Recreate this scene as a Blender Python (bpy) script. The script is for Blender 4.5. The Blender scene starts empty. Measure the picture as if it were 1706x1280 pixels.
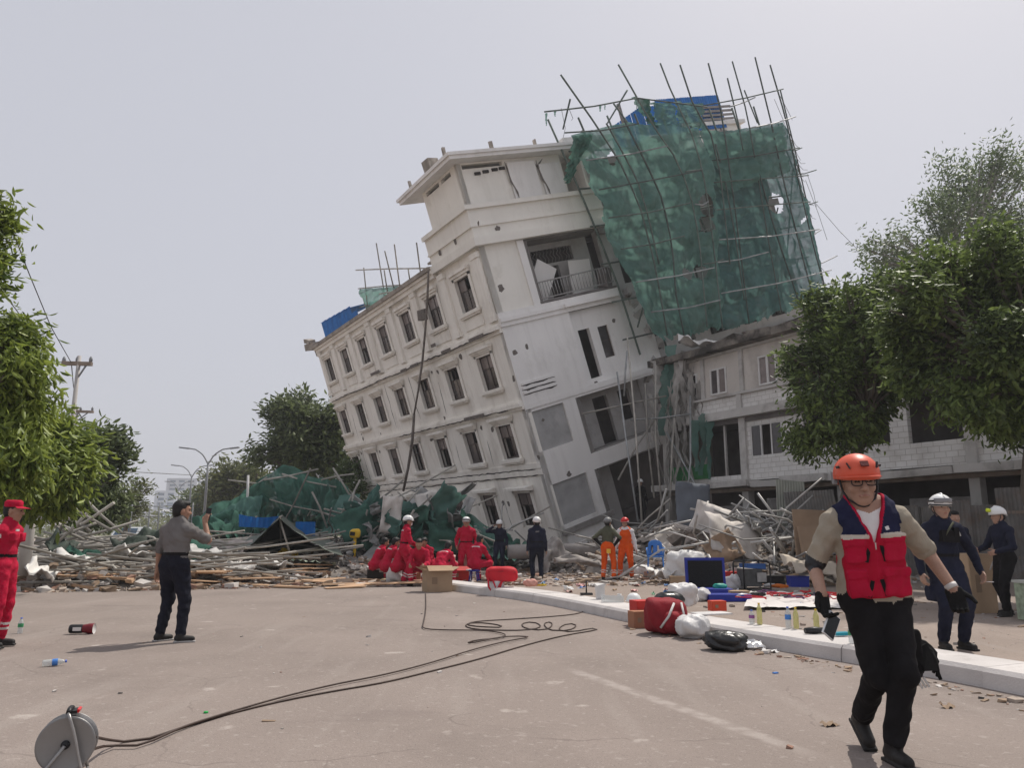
import bpy, math, random
import numpy as np
from mathutils import Vector, Matrix, Euler
R_ = math.radians
scene = bpy.context.scene
COL = scene.collection
rnd = random.Random(7)

# ---------------------------------------------------------------- camera
F, CX, CY, HOR, CH = 1280.0, 853.0, 640.0, 888.0, 1.30     # photograph pixels, metres
PITCH = math.atan((HOR - CY) / F)
cam_d = bpy.data.cameras.new('camera')
cam_d.sensor_width = 36.0; cam_d.lens = 36.0 * F / 1706.0
cam_d.clip_start = 0.05; cam_d.clip_end = 3000
cam = bpy.data.objects.new('camera', cam_d); COL.objects.link(cam)
cam.location = (0, 0, CH); cam.rotation_euler = (math.pi / 2 + PITCH, 0, 0)
scene.camera = cam

# ---------------------------------------------------------------- light
SUN_EL, SUN_AZ = R_(57), R_(40)            # azimuth from +Y towards +X
world = bpy.data.worlds.new('World'); scene.world = world; world.use_nodes = True
wn = world.node_tree; wn.nodes.clear()
sky = wn.nodes.new('ShaderNodeTexSky'); sky.sky_type = 'NISHITA'; sky.sun_disc = False
sky.sun_elevation = SUN_EL; sky.sun_rotation = SUN_AZ
sky.air_density = 1.0; sky.dust_density = 5.0; sky.ozone_density = 1.5
sm = wn.nodes.new('ShaderNodeMixRGB'); sm.inputs[0].default_value = 0.86
sm.inputs[2].default_value = (5.42, 5.46, 5.95, 1)          # even bright veil of dry-season haze
bg = wn.nodes.new('ShaderNodeBackground'); bg.inputs[1].default_value = 0.1
wo = wn.nodes.new('ShaderNodeOutputWorld')
wn.links.new(sky.outputs[0], sm.inputs[1]); wn.links.new(sm.outputs[0], bg.inputs[0]); wn.links.new(bg.outputs[0], wo.inputs[0])
sun_d = bpy.data.lights.new('sun', 'SUN'); sun_d.energy = 3.4; sun_d.angle = R_(0.9); sun_d.color = (1.0, 0.94, 0.86)
sun = bpy.data.objects.new('sun', sun_d); COL.objects.link(sun)
to_sun = Vector((math.cos(SUN_EL) * math.sin(SUN_AZ), math.cos(SUN_EL) * math.cos(SUN_AZ), math.sin(SUN_EL)))
sun.rotation_euler = to_sun.to_track_quat('Z', 'Y').to_euler(); sun.location = (30, 40, 60)
scene.view_settings.view_transform = 'Standard'; scene.view_settings.look = 'None'
scene.view_settings.exposure = 0.20; scene.view_settings.gamma = 1.0; scene.view_settings.use_curve_mapping = False
scene.cycles.max_bounces = 6; scene.cycles.diffuse_bounces = 3; scene.cycles.glossy_bounces = 2
scene.cycles.transmission_bounces = 4; scene.cycles.transparent_max_bounces = 8
scene.cycles.caustics_reflective = False; scene.cycles.caustics_refractive = False

# ---------------------------------------------------------------- helpers
_c, _s = math.cos(PITCH), math.sin(PITCH)
def ray(px, py):
    a, b = (px - CX) / F, -(py - CY) / F
    return Vector((a, _c - b * _s, _s + b * _c))
def gp(px, py, z=0.0):                      # point of the ground seen at a photograph pixel
    d = ray(px, py); t = (z - CH) / d.z
    return Vector((0, 0, CH)) + d * t
def at(px, py, Y):
    d = ray(px, py); return Vector((0, 0, CH)) + d * (Y / d.y)

def L(r, g, b):                             # 0-255 sRGB to linear
    f = lambda c: (c / 255 / 12.92) if c / 255 <= 0.04045 else ((c / 255 + 0.055) / 1.055) ** 2.4
    return (f(r), f(g), f(b))

_mats = {}
def mat(name, col, rough=0.85, var=0.18, scale=3.0, bump=0.15, bscale=30.0, metal=0.0, orand=0.0,
        col2=None, c2scale=1.5, c2lo=0.5, c2hi=0.7, stretch=(1, 1, 1), spec=0.3, trans=0.0, alpha=1.0, emit=None):
    if name in _mats: return _mats[name]
    m = bpy.data.materials.new(name); m.use_nodes = True; nt = m.node_tree
    b = nt.nodes['Principled BSDF']; b.inputs['Roughness'].default_value = rough; b.inputs['Metallic'].default_value = metal
    b.inputs['Specular IOR Level'].default_value = spec
    tc = nt.nodes.new('ShaderNodeTexCoord'); mp = nt.nodes.new('ShaderNodeMapping'); mp.inputs[3].default_value = stretch
    nt.links.new(tc.outputs['Object'], mp.inputs[0])
    nz = nt.nodes.new('ShaderNodeTexNoise'); nz.inputs['Scale'].default_value = scale; nz.inputs['Detail'].default_value = 6
    nt.links.new(mp.outputs[0], nz.inputs['Vector'])
    rp = nt.nodes.new('ShaderNodeValToRGB'); e = rp.color_ramp.elements
    e[0].position = 0.3; e[1].position = 0.72
    e[0].color = tuple(c * (1 - var) for c in col) + (1,); e[1].color = tuple(min(1, c * (1 + var)) for c in col) + (1,)
    nt.links.new(nz.outputs[0], rp.inputs[0]); out = rp.outputs[0]
    if col2 is not None:
        n2 = nt.nodes.new('ShaderNodeTexNoise'); n2.inputs['Scale'].default_value = c2scale; n2.inputs['Detail'].default_value = 8; n2.inputs['Roughness'].default_value = 0.65
        nt.links.new(mp.outputs[0], n2.inputs['Vector'])
        r2 = nt.nodes.new('ShaderNodeMapRange'); r2.inputs[1].default_value = c2lo; r2.inputs[2].default_value = c2hi
        nt.links.new(n2.outputs[0], r2.inputs[0])
        mx = nt.nodes.new('ShaderNodeMixRGB'); mx.inputs[2].default_value = tuple(col2) + (1,)
        nt.links.new(r2.outputs[0], mx.inputs[0]); nt.links.new(out, mx.inputs[1]); out = mx.outputs[0]
    if orand:
        oi = nt.nodes.new('ShaderNodeObjectInfo'); hs = nt.nodes.new('ShaderNodeHueSaturation')
        mr = nt.nodes.new('ShaderNodeMapRange'); mr.inputs[3].default_value = 1 - orand; mr.inputs[4].default_value = 1 + orand
        nt.links.new(oi.outputs['Random'], mr.inputs[0]); nt.links.new(mr.outputs[0], hs.inputs['Value'])
        nt.links.new(out, hs.inputs['Color']); out = hs.outputs[0]
    nt.links.new(out, b.inputs['Base Color'])
    if bump:
        n3 = nt.nodes.new('ShaderNodeTexNoise'); n3.inputs['Scale'].default_value = bscale; n3.inputs['Detail'].default_value = 5
        nt.links.new(mp.outputs[0], n3.inputs['Vector'])
        bp = nt.nodes.new('ShaderNodeBump'); bp.inputs['Strength'].default_value = bump; bp.inputs['Distance'].default_value = 0.02
        nt.links.new(n3.outputs[0], bp.inputs['Height']); nt.links.new(bp.outputs[0], b.inputs['Normal'])
    if trans: b.inputs['Transmission Weight'].default_value = trans
    if emit: b.inputs['Emission Color'].default_value = tuple(emit) + (1,); b.inputs['Emission Strength'].default_value = 1
    if alpha < 1: b.inputs['Alpha'].default_value = alpha
    _mats[name] = m; return m

def net_mat(name, col, see=0.22, var=0.3, thin=0.45):
    m = bpy.data.materials.new(name); m.use_nodes = True; nt = m.node_tree; nt.nodes.clear()
    o = nt.nodes.new('ShaderNodeOutputMaterial'); d = nt.nodes.new('ShaderNodeBsdfDiffuse'); t = nt.nodes.new('ShaderNodeBsdfTranslucent'); tr = nt.nodes.new('ShaderNodeBsdfTransparent')
    tc = nt.nodes.new('ShaderNodeTexCoord'); n = nt.nodes.new('ShaderNodeTexNoise'); n.inputs['Scale'].default_value = 0.9; n.inputs['Detail'].default_value = 8; n.inputs['Roughness'].default_value = 0.62
    nt.links.new(tc.outputs['Object'], n.inputs['Vector'])
    rp = nt.nodes.new('ShaderNodeValToRGB'); e = rp.color_ramp.elements; e[0].position = 0.32; e[1].position = 0.7
    e[0].color = tuple(c * (1 - var) for c in col) + (1,); e[1].color = tuple(c * (1 + var) for c in col) + (1,)
    nt.links.new(n.outputs[0], rp.inputs[0]); nt.links.new(rp.outputs[0], d.inputs[0]); nt.links.new(rp.outputs[0], t.inputs[0])
    a = nt.nodes.new('ShaderNodeMixShader'); a.inputs[0].default_value = thin
    nt.links.new(d.outputs[0], a.inputs[1]); nt.links.new(t.outputs[0], a.inputs[2])
    n2 = nt.nodes.new('ShaderNodeTexNoise'); n2.inputs['Scale'].default_value = 2.3; n2.inputs['Detail'].default_value = 6
    nt.links.new(tc.outputs['Object'], n2.inputs['Vector'])
    mr = nt.nodes.new('ShaderNodeMapRange'); mr.inputs[1].default_value = 0.35; mr.inputs[2].default_value = 0.7; mr.inputs[3].default_value = see * 0.45; mr.inputs[4].default_value = see * 1.6
    nt.links.new(n2.outputs[0], mr.inputs[0])
    c = nt.nodes.new('ShaderNodeMixShader'); nt.links.new(mr.outputs[0], c.inputs[0]); nt.links.new(a.outputs[0], c.inputs[1]); nt.links.new(tr.outputs[0], c.inputs[2])
    nt.links.new(c.outputs[0], o.inputs[0]); _mats[name] = m; return m

def link(o, parent=None):
    COL.objects.link(o)
    if parent is not None: o.parent = parent
    return o

class MB:
    """collects pieces of one mesh"""
    def __init__(s): s.v = []; s.f = []; s.m = []; s.sm = []
    def add(s, vs, fs, m=0, sm=False):
        k = len(s.v); s.v += [tuple(v) for v in vs]
        for f in fs: s.f.append(tuple(i + k for i in f)); s.m.append(m); s.sm.append(sm)
        return s
    def box(s, lo, hi, m=0):
        x0, y0, z0 = lo; x1, y1, z1 = hi
        vs = [(x0, y0, z0), (x1, y0, z0), (x1, y1, z0), (x0, y1, z0), (x0, y0, z1), (x1, y0, z1), (x1, y1, z1), (x0, y1, z1)]
        return s.add(vs, [(0, 3, 2, 1), (4, 5, 6, 7), (0, 1, 5, 4), (1, 2, 6, 5), (2, 3, 7, 6), (3, 0, 4, 7)], m)
    def obox(s, c, size, rot=(0, 0, 0), m=0, jit=0.0, r=None):
        M = Euler(rot).to_matrix() if not isinstance(rot, Matrix) else rot
        c = Vector(c); vs = []
        for z in (-1, 1):
            for (x, y) in ((-1, -1), (1, -1), (1, 1), (-1, 1)):
                p = Vector((x * size[0] / 2, y * size[1] / 2, z * size[2] / 2))
                if jit: p += Vector((r.uniform(-jit, jit), r.uniform(-jit, jit), r.uniform(-jit, jit)))
                vs.append(c + M @ p)
        return s.add(vs, [(0, 3, 2, 1), (4, 5, 6, 7), (0, 1, 5, 4), (1, 2, 6, 5), (2, 3, 7, 6), (3, 0, 4, 7)], m)
    def tube(s, pts, r, n=6, m=0, cap=True, sm=True):
        pts = [Vector(p) for p in pts]; k = len(pts)
        rs = r if isinstance(r, (list, tuple)) else [r] * k
        vs = []; fs = []; prev = None
        for i, p in enumerate(pts):
            t = (pts[min(i + 1, k - 1)] - pts[max(i - 1, 0)]).normalized()
            if prev is None:
                a = t.cross(Vector((0, 0, 1)));
                if a.length < 1e-3: a = t.cross(Vector((0, 1, 0)))
                a.normalize()
            else:
                a = (prev - t * prev.dot(t)).normalized()
            prev = a; b = t.cross(a)
            for j in range(n):
                w = 2 * math.pi * j / n
                vs.append(p + (a * math.cos(w) + b * math.sin(w)) * rs[i])
        for i in range(k - 1):
            for j in range(n):
                fs.append((i * n + j, i * n + (j + 1) % n, (i + 1) * n + (j + 1) % n, (i + 1) * n + j))
        s.add(vs, fs, m, sm)
        if cap:
            o = len(s.v) - len(vs)
            s.f.append(tuple(o + j for j in reversed(range(n)))); s.m.append(m); s.sm.append(False)
            s.f.append(tuple(o + (k - 1) * n + j for j in range(n))); s.m.append(m); s.sm.append(False)
        return s
    def lathe(s, prof, c=(0, 0, 0), n=14, m=0, M=None, sm=True):
        c = Vector(c); vs = []; fs = []
        for (r, z) in prof:
            for j in range(n):
                w = 2 * math.pi * j / n; p = Vector((r * math.cos(w), r * math.sin(w), z))
                vs.append(c + (M @ p if M is not None else p))
        for i in range(len(prof) - 1):
            for j in range(n): fs.append((i * n + j, i * n + (j + 1) % n, (i + 1) * n + (j + 1) % n, (i + 1) * n + j))
        return s.add(vs, fs, m, sm)
    def grid(s, P, m=0, sm=True, keep=None):
        nu, nv = P.shape[:2]; k = len(s.v)
        s.v += [tuple(p) for p in P.reshape(-1, 3)]
        for i in range(nu - 1):
            for j in range(nv - 1):
                if keep is not None and not keep[i, j]: continue
                s.f.append((k + i * nv + j, k + (i + 1) * nv + j, k + (i + 1) * nv + j + 1, k + i * nv + j + 1)); s.m.append(m); s.sm.append(sm)
        return s
    def prism(s, poly, d, m=0):              # polygon (3d points) extruded along vector d
        n = len(poly); d = Vector(d); vs = [Vector(p) for p in poly] + [Vector(p) + d for p in poly]
        return s.add(vs, [tuple(reversed(range(n))), tuple(range(n, 2 * n))] + [(i, (i + 1) % n, n + (i + 1) % n, n + i) for i in range(n)], m)
    def mesh(s, name, mats):
        me = bpy.data.meshes.new(name); me.from_pydata(s.v, [], s.f)
        for m in (mats if isinstance(mats, (list, tuple)) else [mats]): me.materials.append(m)
        me.polygons.foreach_set('material_index', s.m); me.polygons.foreach_set('use_smooth', s.sm)
        me.update(); return me
    def build(s, name, mats, parent=None, loc=None, rot=None):
        o = bpy.data.objects.new(name, s.mesh(name, mats)); link(o, parent)
        if loc is not None: o.location = loc
        if rot is not None: o.rotation_euler = rot
        return o

def tag(o, label, cat, group=None, kind=None):
    o['label'] = label; o['category'] = cat
    if group: o['group'] = group
    if kind: o['kind'] = kind
    return o
def setting(o, kind='structure', label=None):
    o['kind'] = kind
    if label: o['label'] = label
    return o
def thing(name, label, cat, loc=(0, 0, 0), rz=0.0, group=None):
    o = bpy.data.objects.new(name, None); o.empty_display_size = 0.1; link(o)
    o.location = loc; o.rotation_euler = (0, 0, rz); return tag(o, label, cat, group)
def dup(root, loc=None, rot=None, label=None):
    r = root.copy(); COL.objects.link(r)
    if loc is not None: r.location = loc
    if rot is not None: r.rotation_euler = rot
    if label: r['label'] = label
    for ch in root.children:
        c = ch.copy(); COL.objects.link(c); c.parent = r
        for g in ch.children:
            d = g.copy(); COL.objects.link(d); d.parent = c
    return r
def child(src, parent, loc=None, rot=None):  # one more object that shares a mesh
    o = bpy.data.objects.new(src.name.split('.')[0], src.data); link(o, parent)
    if loc is not None: o.location = loc
    if rot is not None: o.rotation_euler = rot
    return o
def mchild(name, me, parent, loc=(0, 0, 0), rot=(0, 0, 0)):
    o = bpy.data.objects.new(name, me); link(o, parent); o.location = loc; o.rotation_euler = rot; return o

def wall(mb, o, U, V, N, w, h, ops, th=0.25, m=0, mr=None):
    """wall face with real openings: o lower corner of the outer face, N outward; reveals go th inwards"""
    o, U, V, N = Vector(o), Vector(U), Vector(V), Vector(N); mr = m if mr is None else mr
    us = sorted({0.0, w, *[a for q in ops for a in (q[0], q[2])]}); vs = sorted({0.0, h, *[a for q in ops for a in (q[1], q[3])]})
    us = [u for u in us if 0 <= u <= w]; vs = [v for v in vs if 0 <= v <= h]
    P = lambda u, v, d=0.0: o + U * u + V * v - N * d
    for i in range(len(us) - 1):
        for j in range(len(vs) - 1):
            cu, cv = (us[i] + us[i + 1]) / 2, (vs[j] + vs[j + 1]) / 2
            if any(q[0] < cu < q[2] and q[1] < cv < q[3] for q in ops): continue
            for d in (0.0, th):
                mb.add([P(us[i], vs[j], d), P(us[i + 1], vs[j], d), P(us[i + 1], vs[j + 1], d), P(us[i], vs[j + 1], d)], [(0, 1, 2, 3)], m if d == 0 else mr)
    for q in list(ops) + [(0, 0, w, h)]:
        a, b, c, d = q
        for (e, f) in (((a, b), (c, b)), ((c, b), (c, d)), ((c, d), (a, d)), ((a, d), (a, b))):
            mb.add([P(*e), P(*f), P(*f, th), P(*e, th)], [(0, 1, 2, 3)], mr)
    return mb
def ribbon(mb, pts, w, N, m=0, r=rnd, jag=0.4):   # irregular thin strip following a polyline, for cracks
    pts = [Vector(p) for p in pts]; N = Vector(N); q = []
    for a, b in zip(pts[:-1], pts[1:]):
        k = max(2, int((b - a).length / 0.25))
        for i in range(k): q.append(a.lerp(b, i / k))
    q.append(pts[-1]); vs = []
    for i, p in enumerate(q):
        t = (q[min(i + 1, len(q) - 1)] - q[max(i - 1, 0)]).normalized(); s = N.cross(t)
        ww = w * (1 + r.uniform(-jag, jag)) * (0.25 if i in (0, len(q) - 1) else 1); off = s * r.uniform(-jag, jag) * w
        vs += [p + off + s * ww / 2, p + off - s * ww / 2]
    return mb.add(vs, [(2 * i, 2 * i + 1, 2 * i + 3, 2 * i + 2) for i in range(len(q) - 1)], m)
# ================================================================ ground
ROADC = (0.252, 0.211, 0.188)
def road_mat(name, col, stain=(0.168, 0.14, 0.124), light=(0.305, 0.265, 0.238)):
    m = mat(name, col, 0.93, 0.10, 0.55, 0.35, 55.0, col2=stain, c2scale=0.35, c2lo=0.52, c2hi=0.82, spec=0.15)
    nt = m.node_tree; b = nt.nodes['Principled BSDF']; src = b.inputs['Base Color'].links[0].from_socket
    tc = [n for n in nt.nodes if n.type == 'TEX_COORD'][0]
    def layer(src, scale, lo, hi, colr, fac, stretch=(1, 1, 1), detail=6):
        mp = nt.nodes.new('ShaderNodeMapping'); mp.inputs[3].default_value = stretch; mp.inputs[2].default_value = (0, 0, 0.42)
        nt.links.new(tc.outputs['Object'], mp.inputs[0])
        n = nt.nodes.new('ShaderNodeTexNoise'); n.inputs['Scale'].default_value = scale; n.inputs['Detail'].default_value = detail; nt.links.new(mp.outputs[0], n.inputs['Vector'])
        mr = nt.nodes.new('ShaderNodeMapRange'); mr.inputs[1].default_value = lo; mr.inputs[2].default_value = hi; mr.inputs[4].default_value = fac
        nt.links.new(n.outputs[0], mr.inputs[0])
        mx = nt.nodes.new('ShaderNodeMixRGB'); mx.inputs[2].default_value = tuple(colr) + (1,)
        nt.links.new(mr.outputs[0], mx.inputs[0]); nt.links.new(src, mx.inputs[1]); return mx.outputs[0]
    o = layer(src, 1.1, 0.55, 0.75, light, 0.6, (3.0, 0.35, 1))     # wheel-worn streaks along the road
    o = layer(o, 90.0, 0.60, 0.70, (0.10, 0.085, 0.075), 0.75)          # grit
    o = layer(o, 75.0, 0.62, 0.72, (0.50, 0.46, 0.42), 0.6)
    o = layer(o, 22.0, 0.58, 0.70, (0.19, 0.16, 0.145), 0.5)
    o = layer(o, 14.0, 0.60, 0.68, (0.37, 0.33, 0.30), 0.45)
    o = layer(o, 2.6, 0.66, 0.72, (0.5, 0.45, 0.41), 0.45)
    mp = nt.nodes.new('ShaderNodeMapping'); mp.vector_type = 'TEXTURE'; pa, pb = gp(955, 1118), gp(1335, 1252); mp.inputs[1].default_value = (pa.x, pa.y, 0); mp.inputs[2].default_value = (0, 0, math.atan2(pb.y - pa.y, pb.x - pa.x))
    nt.links.new(tc.outputs['Object'], mp.inputs[0]); sx = nt.nodes.new('ShaderNodeSeparateXYZ'); nt.links.new(mp.outputs[0], sx.inputs[0])
    def rng(sock, a, b, fa, fb):
        q = nt.nodes.new('ShaderNodeMapRange'); q.interpolation_type = 'SMOOTHSTEP'; q.inputs[1].default_value = a; q.inputs[2].default_value = b; q.inputs[3].default_value = fa; q.inputs[4].default_value = fb; nt.links.new(sock, q.inputs[0]); return q.outputs[0]
    def mul(a, b): q = nt.nodes.new('ShaderNodeMath'); q.operation = 'MULTIPLY'; nt.links.new(a, q.inputs[0]); nt.links.new(b, q.inputs[1]); return q.outputs[0]
    ab = nt.nodes.new('ShaderNodeMath'); ab.operation = 'ABSOLUTE'; nt.links.new(sx.outputs[1], ab.inputs[0]); nz = nt.nodes.new('ShaderNodeTexNoise'); nz.inputs['Scale'].default_value = 7.0; nz.inputs['Detail'].default_value = 6; nt.links.new(tc.outputs['Object'], nz.inputs['Vector'])
    fac = mul(mul(rng(ab.outputs[0], .03, .10, .62, 0), rng(sx.outputs[0], -.2, .3, 0, 1)), mul(rng(sx.outputs[0], 2.6, 3.3, 1, 0), rng(nz.outputs[0], .36, .62, .25, 1)))
    mx = nt.nodes.new('ShaderNodeMixRGB'); mx.inputs[2].default_value = (.40, .355, .325, 1); nt.links.new(fac, mx.inputs[0]); nt.links.new(o, mx.inputs[1]); o = mx.outputs[0]      # worn lane paint
    vo = nt.nodes.new('ShaderNodeTexVoronoi'); vo.feature = 'DISTANCE_TO_EDGE'; vo.inputs['Scale'].default_value = .32; wv = nt.nodes.new('ShaderNodeTexNoise'); wv.inputs['Scale'].default_value = 1.6; wv.inputs['Detail'].default_value = 5; nt.links.new(tc.outputs['Object'], wv.inputs['Vector'])
    va = nt.nodes.new('ShaderNodeVectorMath'); va.operation = 'MULTIPLY_ADD'; va.inputs[1].default_value = (.5, .5, .5); nt.links.new(wv.outputs['Color'], va.inputs[0]); nt.links.new(tc.outputs['Object'], va.inputs[2]); nt.links.new(va.outputs[0], vo.inputs['Vector'])
    fc = mul(rng(vo.outputs['Distance'], .001, .0042, .38, 0), rng(wv.outputs[0], .42, .55, 0, 1)); mx = nt.nodes.new('ShaderNodeMixRGB'); mx.inputs[2].default_value = (.13, .105, .095, 1); nt.links.new(fc, mx.inputs[0]); nt.links.new(o, mx.inputs[1]); o = mx.outputs[0]   # hairline cracks
    o = layer(o, 0.8, 0.64, 0.70, (0.2, 0.165, 0.15), 0.45, (0.6, 2.0, 1))  # tyre scuffs and oil
    nt.links.new(o, b.inputs['Base Color']); return m
M_road = road_mat('road_asphalt', ROADC)
M_lane = road_mat('lane_dust', (0.285, 0.233, 0.20), (0.215, 0.176, 0.151))
M_ground = mat('ground_dust', (0.33, 0.27, 0.22), 0.95, 0.2, 0.4, 0.3, 20.0)
setting(MB().add([(-1500, -60, -0.012), (1500, -60, -0.012), (1500, 2500, -0.012), (-1500, 2500, -0.012)], [(0, 1, 2, 3)]).build('ground', M_ground))
KF = [Vector((x, y, 0)) for x, y in ((-1.95, 19.0), (-1.2, 17.75), (0.32, 15.4), (1.12, 13.45), (1.82, 11.6), (2.45, 10.15), (3.0, 9.02), (3.55, 7.95), (3.95, 7.1), (4.2, 6.45), (4.9, 4.6), (5.9, 2.0), (7.0, -1.0))]
def resample(pts, step):
    out = [pts[0]]; acc = 0
    for a, b in zip(pts[:-1], pts[1:]):
        d = (b - a).length; s = step - acc
        while s <= d: out.append(a.lerp(b, s / d)); s += step
        acc = (acc + d) % step
    return out
def smooth(pts, k=2):
    for _ in range(k):
        q = [pts[0]]
        for a, b in zip(pts[:-1], pts[1:]): q += [a.lerp(b, .25), a.lerp(b, .75)]
        pts = q + [pts[-1]]
    return pts
KS = smooth(KF, 2)
KW, KH = 0.66, 0.165
def kerb_n(i, P):
    t = (P[min(i + 1, len(P) - 1)] - P[max(i - 1, 0)]).normalized(); return Vector((-t.y, t.x, 0))   # towards the far side
road_poly = [Vector((-60, -40, 0)), Vector((7, -40, 0))] + list(reversed(KS)) + [Vector((-1.5, 20.5, 0)), Vector((0.5, 60, 0)), Vector((-14, 200, 0)), Vector((-60, 200, 0))]
setting(MB().add([(p.x, p.y, 0.0) for p in road_poly], [tuple(range(len(road_poly)))]).build('road', M_road))
lane_poly = [Vector((60, -40, 0)), Vector((60, 60, 0)), Vector((0.5, 60, 0)), Vector((-1.5, 20.5, 0))] + KS + [Vector((7, -40, 0))]
setting(MB().add([(p.x, p.y, 0.0) for p in lane_poly], [tuple(range(len(lane_poly)))]).build('service_road', M_lane))
M_conc = mat('kerb_concrete', (0.55, 0.52, 0.50), 0.9, 0.1, 2.5, 0.25, 45.0, col2=(0.34, 0.31, 0.29), c2scale=2.2, c2lo=0.55, c2hi=0.8, orand=0.04)
kerb = thing('kerb', 'long pale concrete kerb curving across the road with litter along it', 'kerb')
kp = resample(KS, 0.25); nblk = (len(kp) - 1) // 6
for b in range(nblk + 1):
    seg = kp[b * 6:b * 6 + 7]
    if len(seg) < 2: break
    mb = MB(); vs = []; n = len(seg); dz = rnd.uniform(-0.004, 0.004); sh = rnd.uniform(-0.008, 0.008)
    for i, p in enumerate(seg):
        nn = kerb_n(min(b * 6 + i, len(kp) - 1), kp)
        q = p + nn * sh
        if i == 0: q = q + (seg[1] - seg[0]).normalized() * 0.003
        if i == n - 1: q = q - (seg[-1] - seg[-2]).normalized() * 0.003
        for (d, z) in ((0.0, 0.0), (0.015, KH - 0.035 + dz), (0.05, KH + dz), (KW - 0.04, KH + dz), (KW, KH - 0.03 + dz), (KW, 0.0)):
            vs.append(q + nn * d + Vector((0, 0, z)))
    fs = [(i * 6 + j, (i + 1) * 6 + j, (i + 1) * 6 + j + 1, i * 6 + j + 1) for i in range(n - 1) for j in range(5)]
    fs += [tuple(range(5, -1, -1)), tuple(range((n - 1) * 6, n * 6))]
    mb.add(vs, fs); mb.build('kerb_block', M_conc, kerb)
# ================================================================ the leaning building
BR = Matrix(((0.82166348, -0.49960638, -0.27434027), (0.46826449, 0.86611939, -0.17483013), (0.32495768, 0.01518773, 0.9456066)))
BT = Vector((2.280, 34.057, 0.606))
def bw(x, y, z): return BR @ Vector((x, y, z)) + BT
M_cream = mat('cream_plaster', (0.88, 0.845, 0.78), 0.88, 0.05, 0.8, 0.18, 14.0, col2=(0.56, 0.51, 0.45), c2scale=0.9, c2lo=0.52, c2hi=0.82, stretch=(1, 1, 0.35))
M_white = mat('white_plaster', (0.82, 0.80, 0.775), 0.85, 0.06, 0.7, 0.16, 14.0, col2=(0.55, 0.53, 0.5), c2scale=0.8, c2lo=0.56, c2hi=0.86, stretch=(1, 1, 0.4))
M_ivory = mat('ivory_plaster', (0.84, 0.81, 0.745), 0.86, 0.06, 0.7, 0.14, 14.0, col2=(0.58, 0.55, 0.47), c2scale=0.7, c2lo=0.57, c2hi=0.85)
M_grey = mat('raw_concrete', (0.30, 0.28, 0.265), 0.95, 0.16, 1.5, 0.4, 14.0, col2=(0.18, 0.165, 0.155), c2scale=1.2)
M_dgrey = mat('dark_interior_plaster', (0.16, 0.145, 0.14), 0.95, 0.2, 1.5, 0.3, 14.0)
def streaks(m, colr, fac):                    # rain streaks and grime running down the render
    nt = m.node_tree; b = nt.nodes['Principled BSDF']; src = b.inputs['Base Color'].links[0].from_socket; tc = [n for n in nt.nodes if n.type == 'TEX_COORD'][0]
    for (sc_, st, lo, hi, f) in ((2.6, (1, 1, .07), .52, .74, fac), (.7, (1, 1, .5), .5, .75, fac * .6), (11., (1, 1, .8), .60, .72, fac * .7)):
        mp = nt.nodes.new('ShaderNodeMapping'); mp.inputs[3].default_value = st; nt.links.new(tc.outputs['Object'], mp.inputs[0]); n = nt.nodes.new('ShaderNodeTexNoise'); n.inputs['Scale'].default_value = sc_; n.inputs['Detail'].default_value = 7; n.inputs['Roughness'].default_value = .6; nt.links.new(mp.outputs[0], n.inputs['Vector'])
        mr = nt.nodes.new('ShaderNodeMapRange'); mr.inputs[1].default_value = lo; mr.inputs[2].default_value = hi; mr.inputs[4].default_value = f; nt.links.new(n.outputs[0], mr.inputs[0]); mx = nt.nodes.new('ShaderNodeMixRGB'); mx.inputs[2].default_value = tuple(colr) + (1,); nt.links.new(mr.outputs[0], mx.inputs[0]); nt.links.new(src, mx.inputs[1]); src = mx.outputs[0]
    nt.links.new(src, b.inputs['Base Color'])
streaks(M_cream, (.46, .41, .34), .26); streaks(M_white, (.48, .46, .43), .22); streaks(M_ivory, (.50, .46, .39), .22)
M_board = mat('grey_board', (0.40, 0.395, 0.39), 0.9, 0.12, 1.6, 0.25, 9.0, col2=(0.30, 0.295, 0.29), c2scale=1.1)
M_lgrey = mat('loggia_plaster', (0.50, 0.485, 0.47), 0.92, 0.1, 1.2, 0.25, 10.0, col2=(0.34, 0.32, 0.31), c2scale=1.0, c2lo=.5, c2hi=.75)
M_frame = mat('brown_window_frame', (0.055, 0.04, 0.034), 0.5, 0.2, 8, 0.0)
M_pane = mat('dark_window_glass', (0.055, 0.045, 0.045), 0.07, 0.35, 1.6, 0.06, 2.0, spec=0.6, orand=0.35)
M_pane2 = mat('reflection_tinted_glass', (0.19, 0.155, 0.145), 0.25, 0.25, 2.5, 0.06, 2.0, spec=0.5, orand=0.25)  # paler base colour paints the sky's reflection into the panes
M_crack = mat('crack_shade', (0.045, 0.04, 0.037), 1.0, 0.3, 10, 0.0)
M_spall = mat('spalled_render', (0.17, 0.15, 0.135), 0.95, 0.3, 12, 0.5, 30.0)
M_roofedge = mat('weathered_roof_edge', (0.36, 0.32, 0.28), 0.95, 0.2, 2.0, 0.4, 16.0, col2=(0.16, 0.14, 0.12), c2scale=1.4, c2lo=0.45, c2hi=0.7)

lb = bpy.data.objects.new('leaning_building', None); link(lb); lb.matrix_world = Matrix.Translation(BT) @ BR.to_4x4()
tag(lb, 'cream and white five storey building tilted to one side with broken lower floors', 'building')
AL = 24.35; U0, PS, WW, WH = 1.44, 3.467, 1.384, 1.58
ROWS = [11.243, 7.526, 4.226, 1.012, -2.2]
ops = [(U0 + i * PS, z + 4, U0 + i * PS + WW, z + 4 + WH) for z in ROWS for i in range(7)]
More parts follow.
